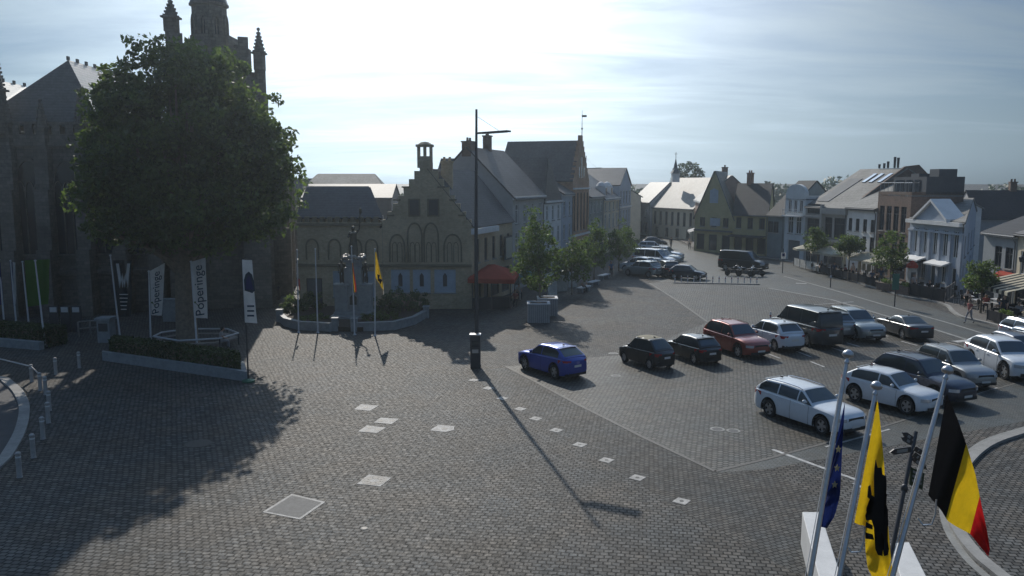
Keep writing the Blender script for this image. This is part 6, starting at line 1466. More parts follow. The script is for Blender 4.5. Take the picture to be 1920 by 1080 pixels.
def pose_joints(pose):
    P_ = {}
    if pose == 'stand':
        P_ = dict(pel=(0,0,.95), sp=(0,0,1.18), ch=(0,.0,1.38), nk=(0,.01,1.5), hd=(0,.02,1.62), ls=(.19,0,1.41), le=(.25,.0,1.13), lh=(.25,.08,.9), rs=(-.19,0,1.41), re=(-.25,0,1.13), rh=(-.25,.08,.9), lhip=(.1,0,.9), lk=(.11,.02,.5), la=(.11,-.02,.09), lt=(.12,.16,.04), rhip=(-.1,0,.9), rk=(-.11,.02,.5), ra=(-.11,-.02,.09), rt=(-.12,.16,.04))
    if pose == 'walk':
        P_ = dict(pel=(0,0,.94), sp=(0,.02,1.17), ch=(0,.04,1.38), nk=(0,.06,1.5), hd=(0,.09,1.62), ls=(.19,.03,1.41), le=(.25,-.12,1.16), lh=(.24,-.1,.92), rs=(-.19,.05,1.41), re=(-.24,.14,1.15), rh=(-.22,.32,.98), lhip=(.1,0,.9), lk=(.1,.2,.53), la=(.1,.28,.1), lt=(.1,.45,.07), rhip=(-.1,0,.9), rk=(-.1,-.04,.49), ra=(-.1,-.34,.18), rt=(-.1,-.24,.05))
    if pose == 'sit':
        P_ = dict(pel=(0,0,.52), sp=(0,.02,.76), ch=(0,.08,.97), nk=(0,.11,1.09), hd=(0,.15,1.21), ls=(.19,.08,1.0), le=(.24,.12,.74), lh=(.15,.34,.68), rs=(-.19,.08,1.0), re=(-.24,.12,.74), rh=(-.15,.34,.68), lhip=(.1,.04,.5), lk=(.13,.45,.5), la=(.13,.46,.1), lt=(.13,.62,.04), rhip=(-.1,.04,.5), rk=(-.13,.45,.5), ra=(-.13,.42,.1), rt=(-.13,.58,.04))
    if pose == 'bend':
        P_ = dict(pel=(0,0,.95), sp=(0,.1,1.14), ch=(0,.24,1.3), nk=(0,.32,1.38), hd=(0,.42,1.44), ls=(.19,.24,1.31), le=(.22,.36,1.06), lh=(.14,.52,.98), rs=(-.19,.24,1.31), re=(-.22,.36,1.06), rh=(-.14,.52,.98), lhip=(.1,0,.9), lk=(.12,.03,.5), la=(.12,-.04,.09), lt=(.13,.14,.04), rhip=(-.1,0,.9), rk=(-.12,.1,.5), ra=(-.12,.02,.09), rt=(-.13,.2,.04))
    if pose == 'raise':
        P_ = pose_joints('stand'); P_['re'] = (-.34,.05,1.6); P_['rh'] = (-.42,.1,1.92); P_['le'] = (.3,.05,1.15); P_['lh'] = (.12,.25,1.2)
    return P_
ORDER = ['pel','sp','ch','nk','hd','ls','le','lh','rs','re','rh','lhip','lk','la','lt','rhip','rk','ra','rt']
RAD = dict(pel=.145, sp=.125, ch=.15, nk=.055, hd=.06, ls=.07, le=.045, lh=.032, rs=.07, re=.045, rh=.032, lhip=.095, lk=.06, la=.042, lt=.035, rhip=.095, rk=.06, ra=.042, rt=.035)
EDG = [('pel','sp'),('sp','ch'),('ch','nk'),('nk','hd'),('ch','ls'),('ls','le'),('le','lh'),('ch','rs'),('rs','re'),('re','rh'),('pel','lhip'),('lhip','lk'),('lk','la'),('la','lt'),('pel','rhip'),('rhip','rk'),('rk','ra'),('ra','rt')]
def person(label, loc, rz, pose, top, legs, hair=HAIR, group=None, statue=None, scale=1.0, parent=None, name='person', robe=False):
    J = pose_joints(pose); idx = {k: i for i, k in enumerate(ORDER)}
    r = thing(name, label, 'person', loc, rz, group) if parent is None else None
    if r is None:
        r = bpy.data.objects.new(name, None); col.objects.link(r); r.parent = parent; r.location = loc; r.rotation_euler = (0,0,rz)
    r.scale = (scale,)*3
    body = figure([J[k] for k in ORDER], [RAD[k] for k in ORDER], [(idx[a], idx[b]) for a, b in EDG], 'body', [statue or SKIN, statue or top, statue or legs, statue or BLACK], r)
    V3 = {k: V(v_) for k, v_ in J.items()}
    def near(p): 
        best, bd = None, 9
        for a, b in EDG:
            A_, B_ = V3[a], V3[b]; t = max(0, min(1, (p-A_).dot(B_-A_)/(B_-A_).length_squared)); dd = (p-A_.lerp(B_, t)).length
            if dd < bd: bd = dd; best = (a, b, t)
        return best
    for f in body.data.polygons:
        a, b, t = near(f.center)
        f.material_index = 1
        if b in ('hd','nk') and (b == 'hd' or t > .7): f.material_index = 0
        if b in ('le','lh','re','rh'): f.material_index = 0 if b in ('lh','rh') or t > .6 else 1
        if b in ('lhip','rhip','lk','rk','la','ra'): f.material_index = 2
        if b in ('lt','rt'): f.material_index = 3
    # head with nose, ears; fingers
    h = V3['hd']; fw = V((0,1,0)); mb = MB()
    mb.sphere(h+V((0,.01,.02)), .108, (.86,1.0,1.16), 16, 12)
    for v_ in mb.bm.verts:
        q = v_.co-h
        if q.y > .05 and -.11 < q.z < -.03: v_.co.x *= .85
    mb.sphere(h+V((0,.118,-.005)), .02, (.8,1,1.4), 8, 6); mb.sphere(h+V((.096,0,.0)), .025, (.5,1,1.3), 8, 6); mb.sphere(h+V((-.096,0,.0)), .025, (.5,1,1.3), 8, 6); mb.box(h+V((0,.102,-.055)), (.045,.02,.012))
    mb.mi = 1; mb.sphere(h+V((.036,.1,.022)), .013, n if False else (1,.6,.7), 8, 6); mb.sphere(h+V((-.036,.1,.022)), .013, (1,.6,.7), 8, 6); mb.mi = 0
    for s_, e_, hh_ in ((1,'le','lh'), (-1,'re','rh')):
        d_ = (V3[hh_]-V3[e_]).normalized(); p0 = V3[hh_]; sx_ = d_.cross(V((0,1,0))); sx_ = sx_.normalized() if sx_.length > .1 else V((1,0,0)); pn = d_.cross(sx_)
        for k in range(4):
            o_ = sx_*(k-1.5)*.017; ln = (.075,.09,.085,.065)[k]; mb.tube([p0+o_+d_*.02, p0+o_+d_*(.02+ln*.55), p0+o_*.95+d_*(.02+ln)+pn*.02], [.010,.009,.007], 6)
        mb.tube([p0+sx_*.03-d_*.01, p0+sx_*.05+d_*.03, p0+sx_*.05+d_*.06+pn*.015], [.011,.01,.008], 6)
    mb.bm.verts.ensure_lookup_table()
    mb.build('head', [statue or SKIN, statue or HAIR], r, smooth=60, local=False).name = 'face'
    mb = MB(); mb.sphere(h+V((0,-.012,.045)), .115, (.9,1.0,1.08), 14, 10)
    for v_ in list(mb.bm.verts):
        q = v_.co-h
        if q.y > .045 and q.z < .075: v_.co.y = h.y+.045
        if q.z < -.07: v_.co.z = h.z-.07
    mb.build('hair', statue or hair, r, smooth=60, local=False)
    if robe:
        mb = MB(); mb.lathe([(.30,.02),(.27,.4),(.21,.9),(.19,1.2),(.21,1.38),(.1,1.46)], n=14); mb.build('robe', statue, r, smooth=50, local=False)
    return r
# monument
mo = thing('monument', 'war monument with a raised-arm bronze figure on a tall granite pedestal', 'monument', (BC.x, BC.y+.6, 0)); c = V((0,0,0))
mb = MB(); mb.box((0,-.6,.12), (3.6,2.6,.24), bev=.03); mb.build('step', GRANITE, mo); mb = MB(); mb.box((0,-.3,.36), (3.1,2.0,.24), bev=.03); mb.build('step', GRANITE, mo); mb = MB(); mb.box((0,0,.6), (2.7,1.6,.24), bev=.03); mb.build('step', GRANITE, mo)
for sx_ in (-.85, .85):
    mb = MB(); mb.box((sx_,0,1.65), (.95,1.0,1.9), bev=.04); mb.box((sx_,0,2.66), (1.1,1.15,.14), bev=.03); mb.build('side_pedestal', GRANITE, mo)
mb = MB(); mb.box((0,.3,2.3), (1.25,1.25,3.2), bev=.05); mb.box((0,.3,4.0), (1.0,1.0,.6), bev=.05); mb.box((0,.3,4.38), (1.3,1.3,.18), bev=.04); mb.build('pedestal', GRANITE, mo)
mb = MB(); mb.extr([(-.25,-.34,1.2),(.25,-.34,1.2),(.25,-.34,1.75),(0,-.34,2.0),(-.25,-.34,1.75)], (0,-.03,0)); mb.build('plaque', BRONZE, mo)
mb = MB()
for k in range(14): a = 2*pi*k/14; mb.sphere((.72*cos(a), .3+.72*sin(a), 4.62+.08*sin(3*a)), .2, (1,1,.8), 8, 6)
mb.build('wreath', mat('pale_bronze', (.33,.3,.27), .4, .3, 6, metal=.3), mo, smooth=60)
person('', (0,.3,4.6), pi, 'raise', None, None, statue=BRONZE, scale=1.28, parent=mo, name='statue', robe=True)
mb = MB(); mb.tube([(.5,.05,7.0),(.62,-.05,8.1)], .05, 6); mb.sphere((.62,-.05,8.0), .12, (1,1,1.8)); mb.build('torch', BRONZE, mo)
person('', (-.85,-.05,2.72), pi+.5, 'stand', None, None, statue=BRONZE, scale=1.0, parent=mo, name='statue'); person('', (.85,-.05,2.72), pi+.3, 'bend', None, None, statue=BRONZE, scale=1.0, parent=mo, name='statue')
fpm = 'slender flagpoles in front of the monument'
flagpole('slender pole at the lane end of the monument bed', (560,624), 470, .05, group=fpm, top_u=557); flagpole('slender bare pole between lane end pole and monument', (596,624), 468, .05, group=fpm, top_u=591)
r_, b3, t3 = flagpole('slender pole with a limp tricolour before the pedestal', (665,628), 463, .05, group=fpm, top_u=659); r_, b4, t4 = flagpole('slender pole with the yellow flag, nearest the cafe', (703,630), 468, .05, group=fpm, top_u=703)
flagcloth('flag', 'narrow limp tricolour hanging before the monument pedestal', 'flag', px4([(659.5,492),(662,494),(668,548),(663,549)], b3.y-.05), [CB, CY_, CR], mi=lambda i, j: 0 if i < 3 else (1 if i < 7 else 2), wave=.12)
yf, fn, nf = flagcloth('flag', 'yellow flag with a small black lion beside the monument', 'flag', px4([(703,472),(706,474),(719,545),(704,520)], b4.y-.05), [CY_], wave=.12)
mb = MB(); c = at(711, 523, b4.y-.3); mb.extr([c+V((-.12,0,.3)), c+V((.06,0,.25)), c+V((.0,0,.05)), c+V((.2,0,-.05)), c+V((.08,0,-.35)), c+V((.0,0,-.2)), c+V((-.1,0,-.1))], (0,.02,0))
for v_ in mb.bm.verts: v_.co -= yf.location
mb.build('lion', CB, yf)
flagcloth('flag', 'tiny dark red flag furled on the lane end pole', 'flag', px4([(559,523),(562,523),(563,545),(561,545)], G(560,624).y), [cloth('dark_red_cloth',(.2,.03,.03))], nu=4, nv=6)
# ---- lamp posts
def lamp_post(label, b0, zt, zl, arm, kiosk=None):
    r = thing('lamp_post', label, 'lamp post', b0, world=True)
    mb = MB(); mb.tube([b0, b0+V((0,0,zt*.5)), b0+V((0.06,0,zt))], [.12,.1,.06], 12); mb.lathe([(.24,0),(.24,.06),(.14,.12)], b0, 12); mb.build('pole', DSTEEL, r, smooth=50)
    mb = MB(); q = b0+V((.06,0,zl)); mb.M = Matrix.Translation(q) @ Matrix.Rotation(radians(-25), 4, 'Z') @ Matrix.Rotation(radians(-2), 4, 'Y'); mb.box((arm*.55,0,0), (arm*.86,.5,.09), bev=.02); mb.box((arm*.06,0,0), (arm*.14,.12,.1)); mb.mi = 1; mb.box((arm*.6,0,-.052), (arm*.6,.36,.012)); mb.build('lamp_head', [DSTEEL, LAMP], r)
    mb = MB(); e = Matrix.Rotation(radians(-25), 4, 'Z') @ V((arm*.72,0,.05)); mb.tube([b0+V((.06,0,zt-.35)), q+e], .012, 5); mb.build('stay_cable', STEEL, r)
    return r
b0 = G(894, 686); lamp_post('very tall thin lamp post with flat lamp panel in the middle of the square', b0, zat(b0, 205), zat(b0, 250), 1.95)
b1 = G(1096, 475); lamp_post('distant tall lamp post with flat panel rising over the left row', b1, zat(b1, 292), zat(b1, 316), 2.3)
k0 = b0+V((-.05,-.42,0)); r = thing('parking_terminal', 'dark parking terminal at the foot of the tall lamp post', 'terminal', k0, world=True)
mb = MB(); mb.box(k0+V((0,0,.9)), (.55,.42,1.8), bev=.03); mb.build('housing', DSTEEL, r); mb = MB(); mb.box(k0+V((0,-.215,1.35)), (.36,.02,.3)); mb.build('screen', CGLASS, r); mb = MB(); mb.box(k0+V((0,-.215,.95)), (.34,.03,.2)); mb.build('keypad', STEEL, r); mb = MB(); mb.box(k0+V((0,0,1.84)), (.62,.5,.08), bev=.02); mb.build('hood', STEEL, r)
# ---- slatted planters
def planter(label, b0, w2, d2, h2):
    r = thing('slatted_planter', label, 'planter', b0, group='slatted wooden planters', world=True)
    mb = MB(); mb.box(b0+V((0,0,h2/2)), (w2-.06,d2-.06,h2-.1)); mb.build('core', DSTEEL, r)
    mb = MB(); n = int(w2/.14)
    for k in range(n):
        for s_ in (-1, 1): mb.box(b0+V((-w2/2+w2*(k+.5)/n, s_*d2/2, h2/2)), (w2/n*.86,.05,h2-.02)); mb.box(b0+V((s_*w2/2, -d2/2+d2*(k+.5)/n, h2/2)), (.05,d2/n*.86,h2-.02))
    mb.build('slats', mat('pale_slats', (.3,.3,.3), .7, .15, 3) if 'pale_slats' not in MATS else MATS['pale_slats'], r)
    mb = MB()
    for s_ in (-1, 1): mb.box(b0+V((0,s_*(d2/2-.05),h2+.03)), (w2+.12,.2,.07)); mb.box(b0+V((s_*(w2/2-.05),0,h2+.031)), (.2,d2-.3,.066))
    mb.build('rim', POLEW, r); mb = MB(); mb.box(b0+V((0,0,h2-.05)), (w2-.3,d2-.3,.08)); mb.build('soil', SOIL, r)
planter('slatted wooden planter standing nearest the blue car', G(1010,606)+V((0,.7,0)), 1.55, 1.4, 1.35); planter('slatted wooden planter just behind the nearer planter, holding the young tree', G(1027,594)+V((0,.9,0)), 1.45, 1.4, 1.3)
# benches along the row
mb = MB(); r = thing('stone_bench', '', 'bench', group='benches along the tree row')
for x in (-.7,.7): mb = MB(); mb.box((x,0,.2), (.3,.5,.4), bev=.02); mb.build('leg', GRANITE, r)
mb = MB(); mb.box((0,0,.45), (2.1,.6,.1), bev=.02); mb.build('seat', POLEW, r); used = []
for q, lab in (((833,577),'pale bench against the yellow gable wall'), ((1095,548),'pale bench beside the second young tree'), ((1113,537),'pale bench between second and third young trees'), ((1133,524),'pale bench nearest the far parked cars')): place(r, G(*q)+V((0,.3,0)), radians(0 if q[0] < 900 else 60), lab, used)
# red terrace tent
f0 = G(888,578); u_ = V((1,0.08,0)).normalized(); n_ = V((u_.y,-u_.x,0))
r = thing('terrace_tent', 'dark glazed terrace enclosure under a red sloping canopy at the corner house', 'terrace tent', f0, world=True)
A_, B_, C_, D_ = G(886,583), G(957,579), G(965,569), G(900,567)
mb = MB()
for p in (A_, B_, C_, A_.lerp(B_,.5)): mb.cyl(p, p+V((0,0,2.5)), .05, n=6)
for P_, Q_ in ((A_,B_),(B_,C_)):
    for z_ in (.02, 1.0, 2.45): mb.tube([P_+V((0,0,z_)), Q_+V((0,0,z_))], .035, 5)
mb.build('frame', DSTEEL, r)
for P_, Q_ in ((A_,B_),(B_,C_)):
    d_ = (Q_-P_).normalized(); g = MB(); g.extr([P_+d_*.06+V((0,0,.05)), Q_-d_*.06+V((0,0,.05)), Q_-d_*.06+V((0,0,1.05)), P_+d_*.06+V((0,0,1.05))], V((d_.y,-d_.x,0))*-.02); g.build('glass_screen', GLASS, r)
up_ = lambda p, z: V((p.x, p.y, z)); mb = MB(); e0, e1, e2, e3 = up_(A_+V((-.35,-.3,0)),2.55), up_(B_+V((.3,-.3,0)),2.35), up_(C_+V((.35,.3,0)),2.6), up_(G(900,560),2.9)
top_ = up_((A_+B_+C_+D_)/4+V((0,.6,0)), 3.35)
for a, b in ((e0,e1),(e1,e2),(e2,e3),(e3,e0)): mb.extr([a, b, top_], (0,0,.04))
for a, b in ((e0,e1),(e1,e2)): mb.extr([a, b, b-V((0,0,.3)), a-V((0,0,.3))], (.0,-.03,0))
mb.build('canopy', CAWN, r)
# ---- low white posts with chain line
mb = MB(); mb.lathe([(.06,0),(.055,.62),(.03,.68),(0,.69)], n=10); po = mb.build('low_post', POLEW, smooth=40); tag(po, 'low white post in the row behind the open paving', 'post', 'row of low white posts')
mb = MB(); mb.lathe([(.062,.45),(.0625,.45),(.0625,.52),(.062,.52)], n=10, caps=False); mb.build('band', TAIL, po); used = []
for k in range(14): place(po, G(1265.5+k*11.8, 529+(k*.25)), 0, None, used)
p, q = G(1262,531), G(1424,534); d_ = (q-p).normalized(); n_ = V((-d_.y,d_.x,0))
mb = MB(); mb.extr([p-n_*.12, q-n_*.12, q+n_*.12, p+n_*.12], (0,0,.1)); solo(mb, 'separator_strip', KERB, 'long pale low separator strip along the white posts', 'kerb strip', loc=p)
mb = MB(); mb.lathe([(.07,0),(.06,.85),(.03,.93),(0,.94)], n=10); p2 = mb.build('white_post', POLEW, smooth=40); tag(p2, '', 'post', 'white posts at the back of the middle row'); used = []
mb = MB(); mb.lathe([(.066,.6),(.067,.6),(.067,.7),(.066,.7)], n=10, caps=False); mb.build('band', TAIL, p2)
for q, lab in (((1444,609),'white post behind the white hatchback'), ((1621,608),'white post between the silver-green car and its neighbour post'), ((1636,614),'white post nearest the dark notchback car')): place(p2, G(*q), 0, lab, used)
# ---- road signs on the right
def sign(label, px, vtop, kind):
    b0 = G(*px); h = zat(b0, vtop); r = thing('road_sign', label, 'road sign', b0, world=True)
    mb = MB(); mb.tube([b0, b0+V((0,0,h))], .05, 8); mb.build('post', DSTEEL, r)
    mb = MB()
    if kind == 'p': mb.box(b0+V((0,-.07,h-.8)), (.5,.04,.7), bev=.02); mb.build('plate', CW, r); g = MB(); g.box(b0+V((0,-.095,h-.7)), (.3,.015,.34)); g.build('symbol', CBL, r)
    elif kind == 'n': mb.box(b0+V((0,0,h-.5)), (.16,.16,1.0), bev=.02); mb.build('sleeve', DSTEEL, r); g = MB(); g.lathe([(.09,.95),(.092,.95),(.092,1.2),(.09,1.2)], b0, 10, caps=False); g.build('band', POLEW, r)
    elif kind == 'g': mb.box(b0+V((-.05,-.08,h-.75)), (.55,.05,1.3), bev=.02); mb.build('plate', mat('green_sign', (.05,.16,.12), .5, .1), r)
sign('slim sign post with white plate in front of the boarded house', (1467,512), 466, 'p'); sign('slim black post at the terrace kerb by the parasols', (1557,539), 496, 'n'); sign('sign post with green plate at the kerb by the brown brick house', (1677,575), 511, 'g')
# distant street lantern and wall
# ---- parasols, tables, chairs, barriers on the right terraces
def parasol_open():
    r = thing('parasol', '', 'parasol', group='open pale parasols on the terrace'); mb = MB(); mb.tube([(0,0,0),(0,0,2.55)], .035, 8); mb.build('pole', POLEW, r); mb = MB(); mb.lathe([(.35,0),(.35,.08),(.08,.12)], n=14); mb.build('base', GRANITE, r)
    mb = MB(); n = 8; ring_ = [V((2.0*cos(2*pi*k/n), 2.0*sin(2*pi*k/n), 2.25)) for k in range(n)]; t = V((0,0,2.95))
    for k in range(n): a, b = ring_[k], ring_[(k+1) % n]; m_ = (a+b)/2; m_ *= .98; m_.z = 2.3; mb.extr([a, m_, t], (0,0,.02)); mb.extr([m_, b, t], (0,0,.02)); mb.extr([a, b, b-V((0,0,.16)), a-V((0,0,.16))], (a+b)*-.004)
    mb.build('canopy', CCREAM, r); return r
pr_ = parasol_open(); used = []
for q, lab in (((1505,506),'open pale parasol nearest the narrow baroque house'), ((1538,514),'open pale parasol second from the narrow baroque house'), ((1562,519),'open pale parasol third from the narrow baroque house'), ((1610,530),'open pale parasol in front of the low white house'), ((1640,539),'open pale parasol beside the round young tree')): place(pr_, G(*q)+V((1.2,1,.12)), R.random(), lab, used)
r = thing('closed_parasol', '', 'parasol', group='closed pale parasols on the terrace'); mb = MB(); mb.tube([(0,0,0),(0,0,2.7)], .03, 8); mb.build('pole', POLEW, r); mb = MB(); mb.lathe([(.16,1.0),(.2,1.15),(.13,2.3),(.03,2.75),(0,2.76)], n=10); mb.build('folded_cloth', CCREAM, r); mb = MB(); mb.lathe([(.3,0),(.3,.07),(.06,.1)], n=12); mb.build('base', GRANITE, r); used = []
for q, lab in (((1571,523),'closed pale parasol on the terrace, nearest the open ones'), ((1600,528),'closed pale parasol in front of the low white house'), ((1608,529),'closed pale parasol leaning close to another closed one'), ((1618,531),'closed pale parasol farthest from the baroque house')): place(r, G(*q)+V((.8,.6,.12)), 0, lab, used)
def table():
    r = thing('terrace_table', '', 'table', group='terrace tables'); mb = MB(); mb.box((0,0,.73), (.8,.8,.035), bev=.01); mb.build('tabletop', POLEW, r); mb = MB(); mb.tube([(0,0,.02),(0,0,.71)], .035, 8); mb.box((0,0,.02), (.5,.08,.03)); mb.box((0,0,.021), (.08,.5,.028)); mb.build('pedestal', DSTEEL, r); return r
def chair():
    r = thing('terrace_chair', '', 'chair', group='terrace chairs'); mb = MB(); mb.box((0,0,.45), (.44,.44,.04), bev=.015); mb.build('seat', BLACK, r); mb = MB(); mb.box((0,-.21,.72), (.42,.04,.4), bev=.015, rx=radians(8)); mb.build('backrest', BLACK, r)
    for sx_ in (-.19,.19):
        for sy in (-.19,.19): mb = MB(); mb.tube([(sx_,sy,0),(sx_*.95,sy*.95,.44)], .016, 6); mb.build('leg', STEEL, r)
    return r
tb_, chp = table(), chair(); ut, uc = [], []
tabs = [(1525,514,'white parasols'),(1548,518,'white parasols'),(1580,524,'closed parasols'),(1598,528,'closed parasols'),(1625,534,'brown brick house'),(1650,540,'brown brick house'),(1700,553,'pedimented house'),(1730,556,'pedimented house'),(1762,561,'pedimented house'),(1800,577,'pedimented house corner'),(1822,585,'pedimented house corner'),(1846,592,'dark roofed house'),(1872,600,'dark roofed house'),(1812,571,'pedimented house corner'),(1856,584,'dark roofed house'),(1890,596,'striped awning'),(1900,606,'striped awning')]
cnt = {}
for u, v, pl in tabs:
    c = G(u, v)+V((1.0,.8,.12)); k = cnt.get(pl, 0); cnt[pl] = k+1
    place(tb_, c, R.uniform(-.3,.3), '%s terrace table counted from the left in front of the %s' % (ORD[k], pl) if 'paras' not in pl and 'awning' not in pl else '%s terrace table counted from the left under the %s' % (ORD[k], pl), ut)
    for j, a in enumerate((.4, 2.2, 3.9)):
        if j == 2 and R.random() < .45: continue
        q = c+V((.78*cos(a), .78*sin(a), 0)); place(chp, q, a+pi/2+R.uniform(-.3,.3), 'black terrace chair at the %s table by the %s' % (ORD[k], pl), uc)
# windbreaks, planters
def screen(label, p, q, h, m, name='windbreak', cat='windbreak', z=.12):
    a, b = G(*p)+V((0,0,z)), G(*q)+V((0,0,z)); r = thing(name, label, cat, (a+b)/2, world=True); d_ = (b-a).normalized(); n_ = V((-d_.y,d_.x,0)); k = max(1, round((b-a).length/1.8))
    mb = MB()
    for i in range(k): x0, x1 = a.lerp(b,i/k)+d_*.05, a.lerp(b,(i+1)/k)-d_*.05; mb.extr([x0+V((0,0,.08)), x1+V((0,0,.08)), x1+V((0,0,h)), x0+V((0,0,h))], n_*.04)
    mb.build('panel', m, r)
    for i in range(k+1): mb = MB(); x0 = a.lerp(b,i/k); mb.cyl(x0, x0+V((0,0,h+.06)), .035, n=6); mb.build('post', DSTEEL, r)
CHALK = mat('pale_panel', (.5,.5,.47), .6, .3, 2.0)
screen('pale panelled windbreak below the open parasols', (1488,500), (1535,513), .95, CHALK); screen('dark windbreak along the terrace of the low white house', (1538,514), (1640,540), .8, CDK); screen('dark low fence before the pedimented house', (1700,556), (1770,571), 1.1, CDK); screen('wooden windbreak at the end of the dark low fence', (1773,568), (1790,555), 1.2, WOOD)
screen('dark windbreak between the road and the striped awning', (1850,604), (1930,628), .8, CDK)
def flowerbox(label, px, w2, h2, m, seed):
    c = G(*px)+V((.4,.4,.12)); r = thing('flower_box', label, 'planter', c, world=True); mb = MB(); mb.box(c+V((0,0,h2/2)), (w2,.5,h2), radians(-70), bev=.02); mb.build('box', m, r); mb = MB(); rng = random.Random(seed)
    for k in range(8): leaf_cluster(mb, c+V((rng.uniform(-.2,.2), rng.uniform(-w2/2,w2/2), h2+.2)), .25, 30, .13, rng)
    mb.build('plants', LEAFY, r, recalc=False)
flowerbox('brown flower box at the kerb beside the green sign', (1655,548), 1.6, .7, BBRICK, 3); flowerbox('brown flower box between the kerb and the dark low fence', (1690,556), 1.4, .75, BBRICK, 4); flowerbox('green flower box in front of the striped awning', (1880,612), 1.5, .6, WOOD, 6)
# red-topped kiosk totem
c = G(1697,552)+V((1,1,.12)); r = thing('totem', 'red topped white totem beside the dark low fence', 'totem', c, world=True); mb = MB(); mb.box(c+V((0,0,1.1)), (.6,.5,2.2), bev=.03); mb.build('body', CHALK, r); mb = MB(); mb.lathe([(.5,2.2),(.5,2.45),(.15,2.8),(0,2.85)], c, 8); mb.build('cap', CAWN, r); mb = MB(); mb.box(c+V((0,-.26,1.3)), (.42,.02,1.0)); mb.build('panel', DSTEEL, r)
# lantern on post by awning
c = G(1903,604)+V((.8,0,.12)); r = thing('street_lantern', 'black double-arm street lantern in front of the striped awning', 'street lamp', c, world=True); hz = zat(c, 475); mb = MB(); mb.tube([c, c+V((0,0,hz))], [.07,.045], 8); mb.tube([c+V((-.7,0,hz-.3)), c+V((0,0,hz-.1)), c+V((.7,0,hz-.3))], .03, 6); mb.build('post', DSTEEL, r)
for s_ in (-.7,.7): mb = MB(); mb.lathe([(.12,-.75),(.2,-.4),(.06,-.3),(0,-.28)], c+V((s_,0,hz)), 8); mb.build('lamp_shade', DSTEEL, r)
# people
TS = cloth('pale_shirt', (.55,.5,.47)); JE = cloth('dark_jeans', (.04,.045,.06)); PK = cloth('rose_top', (.4,.16,.15)); LG = cloth('light_trousers', (.4,.4,.42)); BLU = cloth('blue_shirt', (.1,.16,.3))
pp = G(413,655); person('seated person in a pale shirt at the tree bench rail', pp+V((0,.1,0)), radians(-60), 'sit', TS, LG)
person('person in rose top walking across the road by the terrace', G(1817,607), radians(110), 'walk', PK, LG); person('person in dark clothes walking at the side street mouth', G(1258,466), radians(180), 'walk', JE, JE); person('standing person in pale shirt by the white blind at the street corner', G(1300,468)+V((-.6,0,0)), radians(150), 'stand', TS, JE)
person('person in pale shirt standing among the closed parasols', G(1588,528)+V((.7,.4,.12)), radians(200), 'stand', TS, JE); person('person in blue seated on the terrace left of the closed parasols', G(1553,519)+V((1,1,.12)), radians(160), 'sit', BLU, JE); person('person in blue standing near the round young tree', G(1640,540)+V((1,1,.12)), radians(160), 'stand', BLU, LG)
person('person in dark clothes standing by the striped awning', G(1876,604)+V((.5,.5,.12)), radians(120), 'stand', JE, JE); person('person in pale shirt seated on the terrace before the pedimented house corner', G(1815,581)+V((.4,.9,.12)), radians(150), 'sit', TS, JE); person('person in rose top seated before the dark roofed house', G(1850,590)+V((.4,.9,.12)), radians(150), 'sit', PK, JE)
person('person seated near the red terrace tent', G(972,560), radians(200), 'sit', TS, JE); person('person in pale shirt seated on the bench by the second young tree', G(1095,548)+V((0,.2,0)), radians(190), 'sit', TS, JE)
# teal parasol by the tent, sandwich boards
c = G(975,562); r = thing('teal_parasol', 'teal and white parasol beside the red terrace tent', 'parasol', c, world=True); mb = MB(); mb.tube([c, c+V((0,0,2.5))], .035); mb.build('pole', POLEW, r); mb = MB(); mb.lathe([(1.5,2.1),(1.48,2.2),(.5,2.65),(0,2.8)], c, 8); mb.build('canopy', cloth('teal_cloth', (.12,.3,.33)), r)
for i, (u, v) in enumerate(((1062,556),(1080,548),(1098,540))):
    c = G(u, v); mb = MB(); mb.box(c+V((-1.2,.6,.75)), (.9,.06,1.5), radians(20), bev=.02); mb.box(c+V((-1.2,.75,.4)), (.5,.3,.08)); solo(mb, 'menu_board', CHALK, '%s pale board from the planters under the young trees' % ORD[i], 'board', 'pale boards under the trees', loc=c)

# more people on the terraces
for q, rz_, po_, tp_, lg_, lab in (((1532,516), 150, 'sit', JE, JE, 'person in dark clothes seated under the open parasols'), ((1578,525), 40, 'sit', PK, JE, 'person in rose top seated below the closed parasols'), ((1601,529), 200, 'sit', TS, JE, 'person in pale shirt seated below the closed parasols'), ((1628,536), 150, 'sit', BLU, JE, 'person in blue seated in front of the brown brick house'), ((1706,556), 190, 'stand', TS, JE, 'person in pale shirt standing by the red topped totem'), ((1735,559), 160, 'sit', JE, JE, 'person in dark clothes seated before the pedimented house'), ((1870,600), 60, 'sit', BLU, JE, 'person in blue seated just before the striped awning'), ((1904,608), 160, 'sit', TS, JE, 'person in pale shirt seated under the striped awning'), ((1132,523), 200, 'stand', BLU, JE, 'person in blue standing beside the farthest tree-row bench'), ((945,578), 180, 'sit', PK, JE, 'person in rose top seated inside the red terrace tent')):
    person(lab, G(*q)+V((.9,1.2,.12 if q[0] > 1300 else 0)), radians(rz_), po_, tp_, lg_)
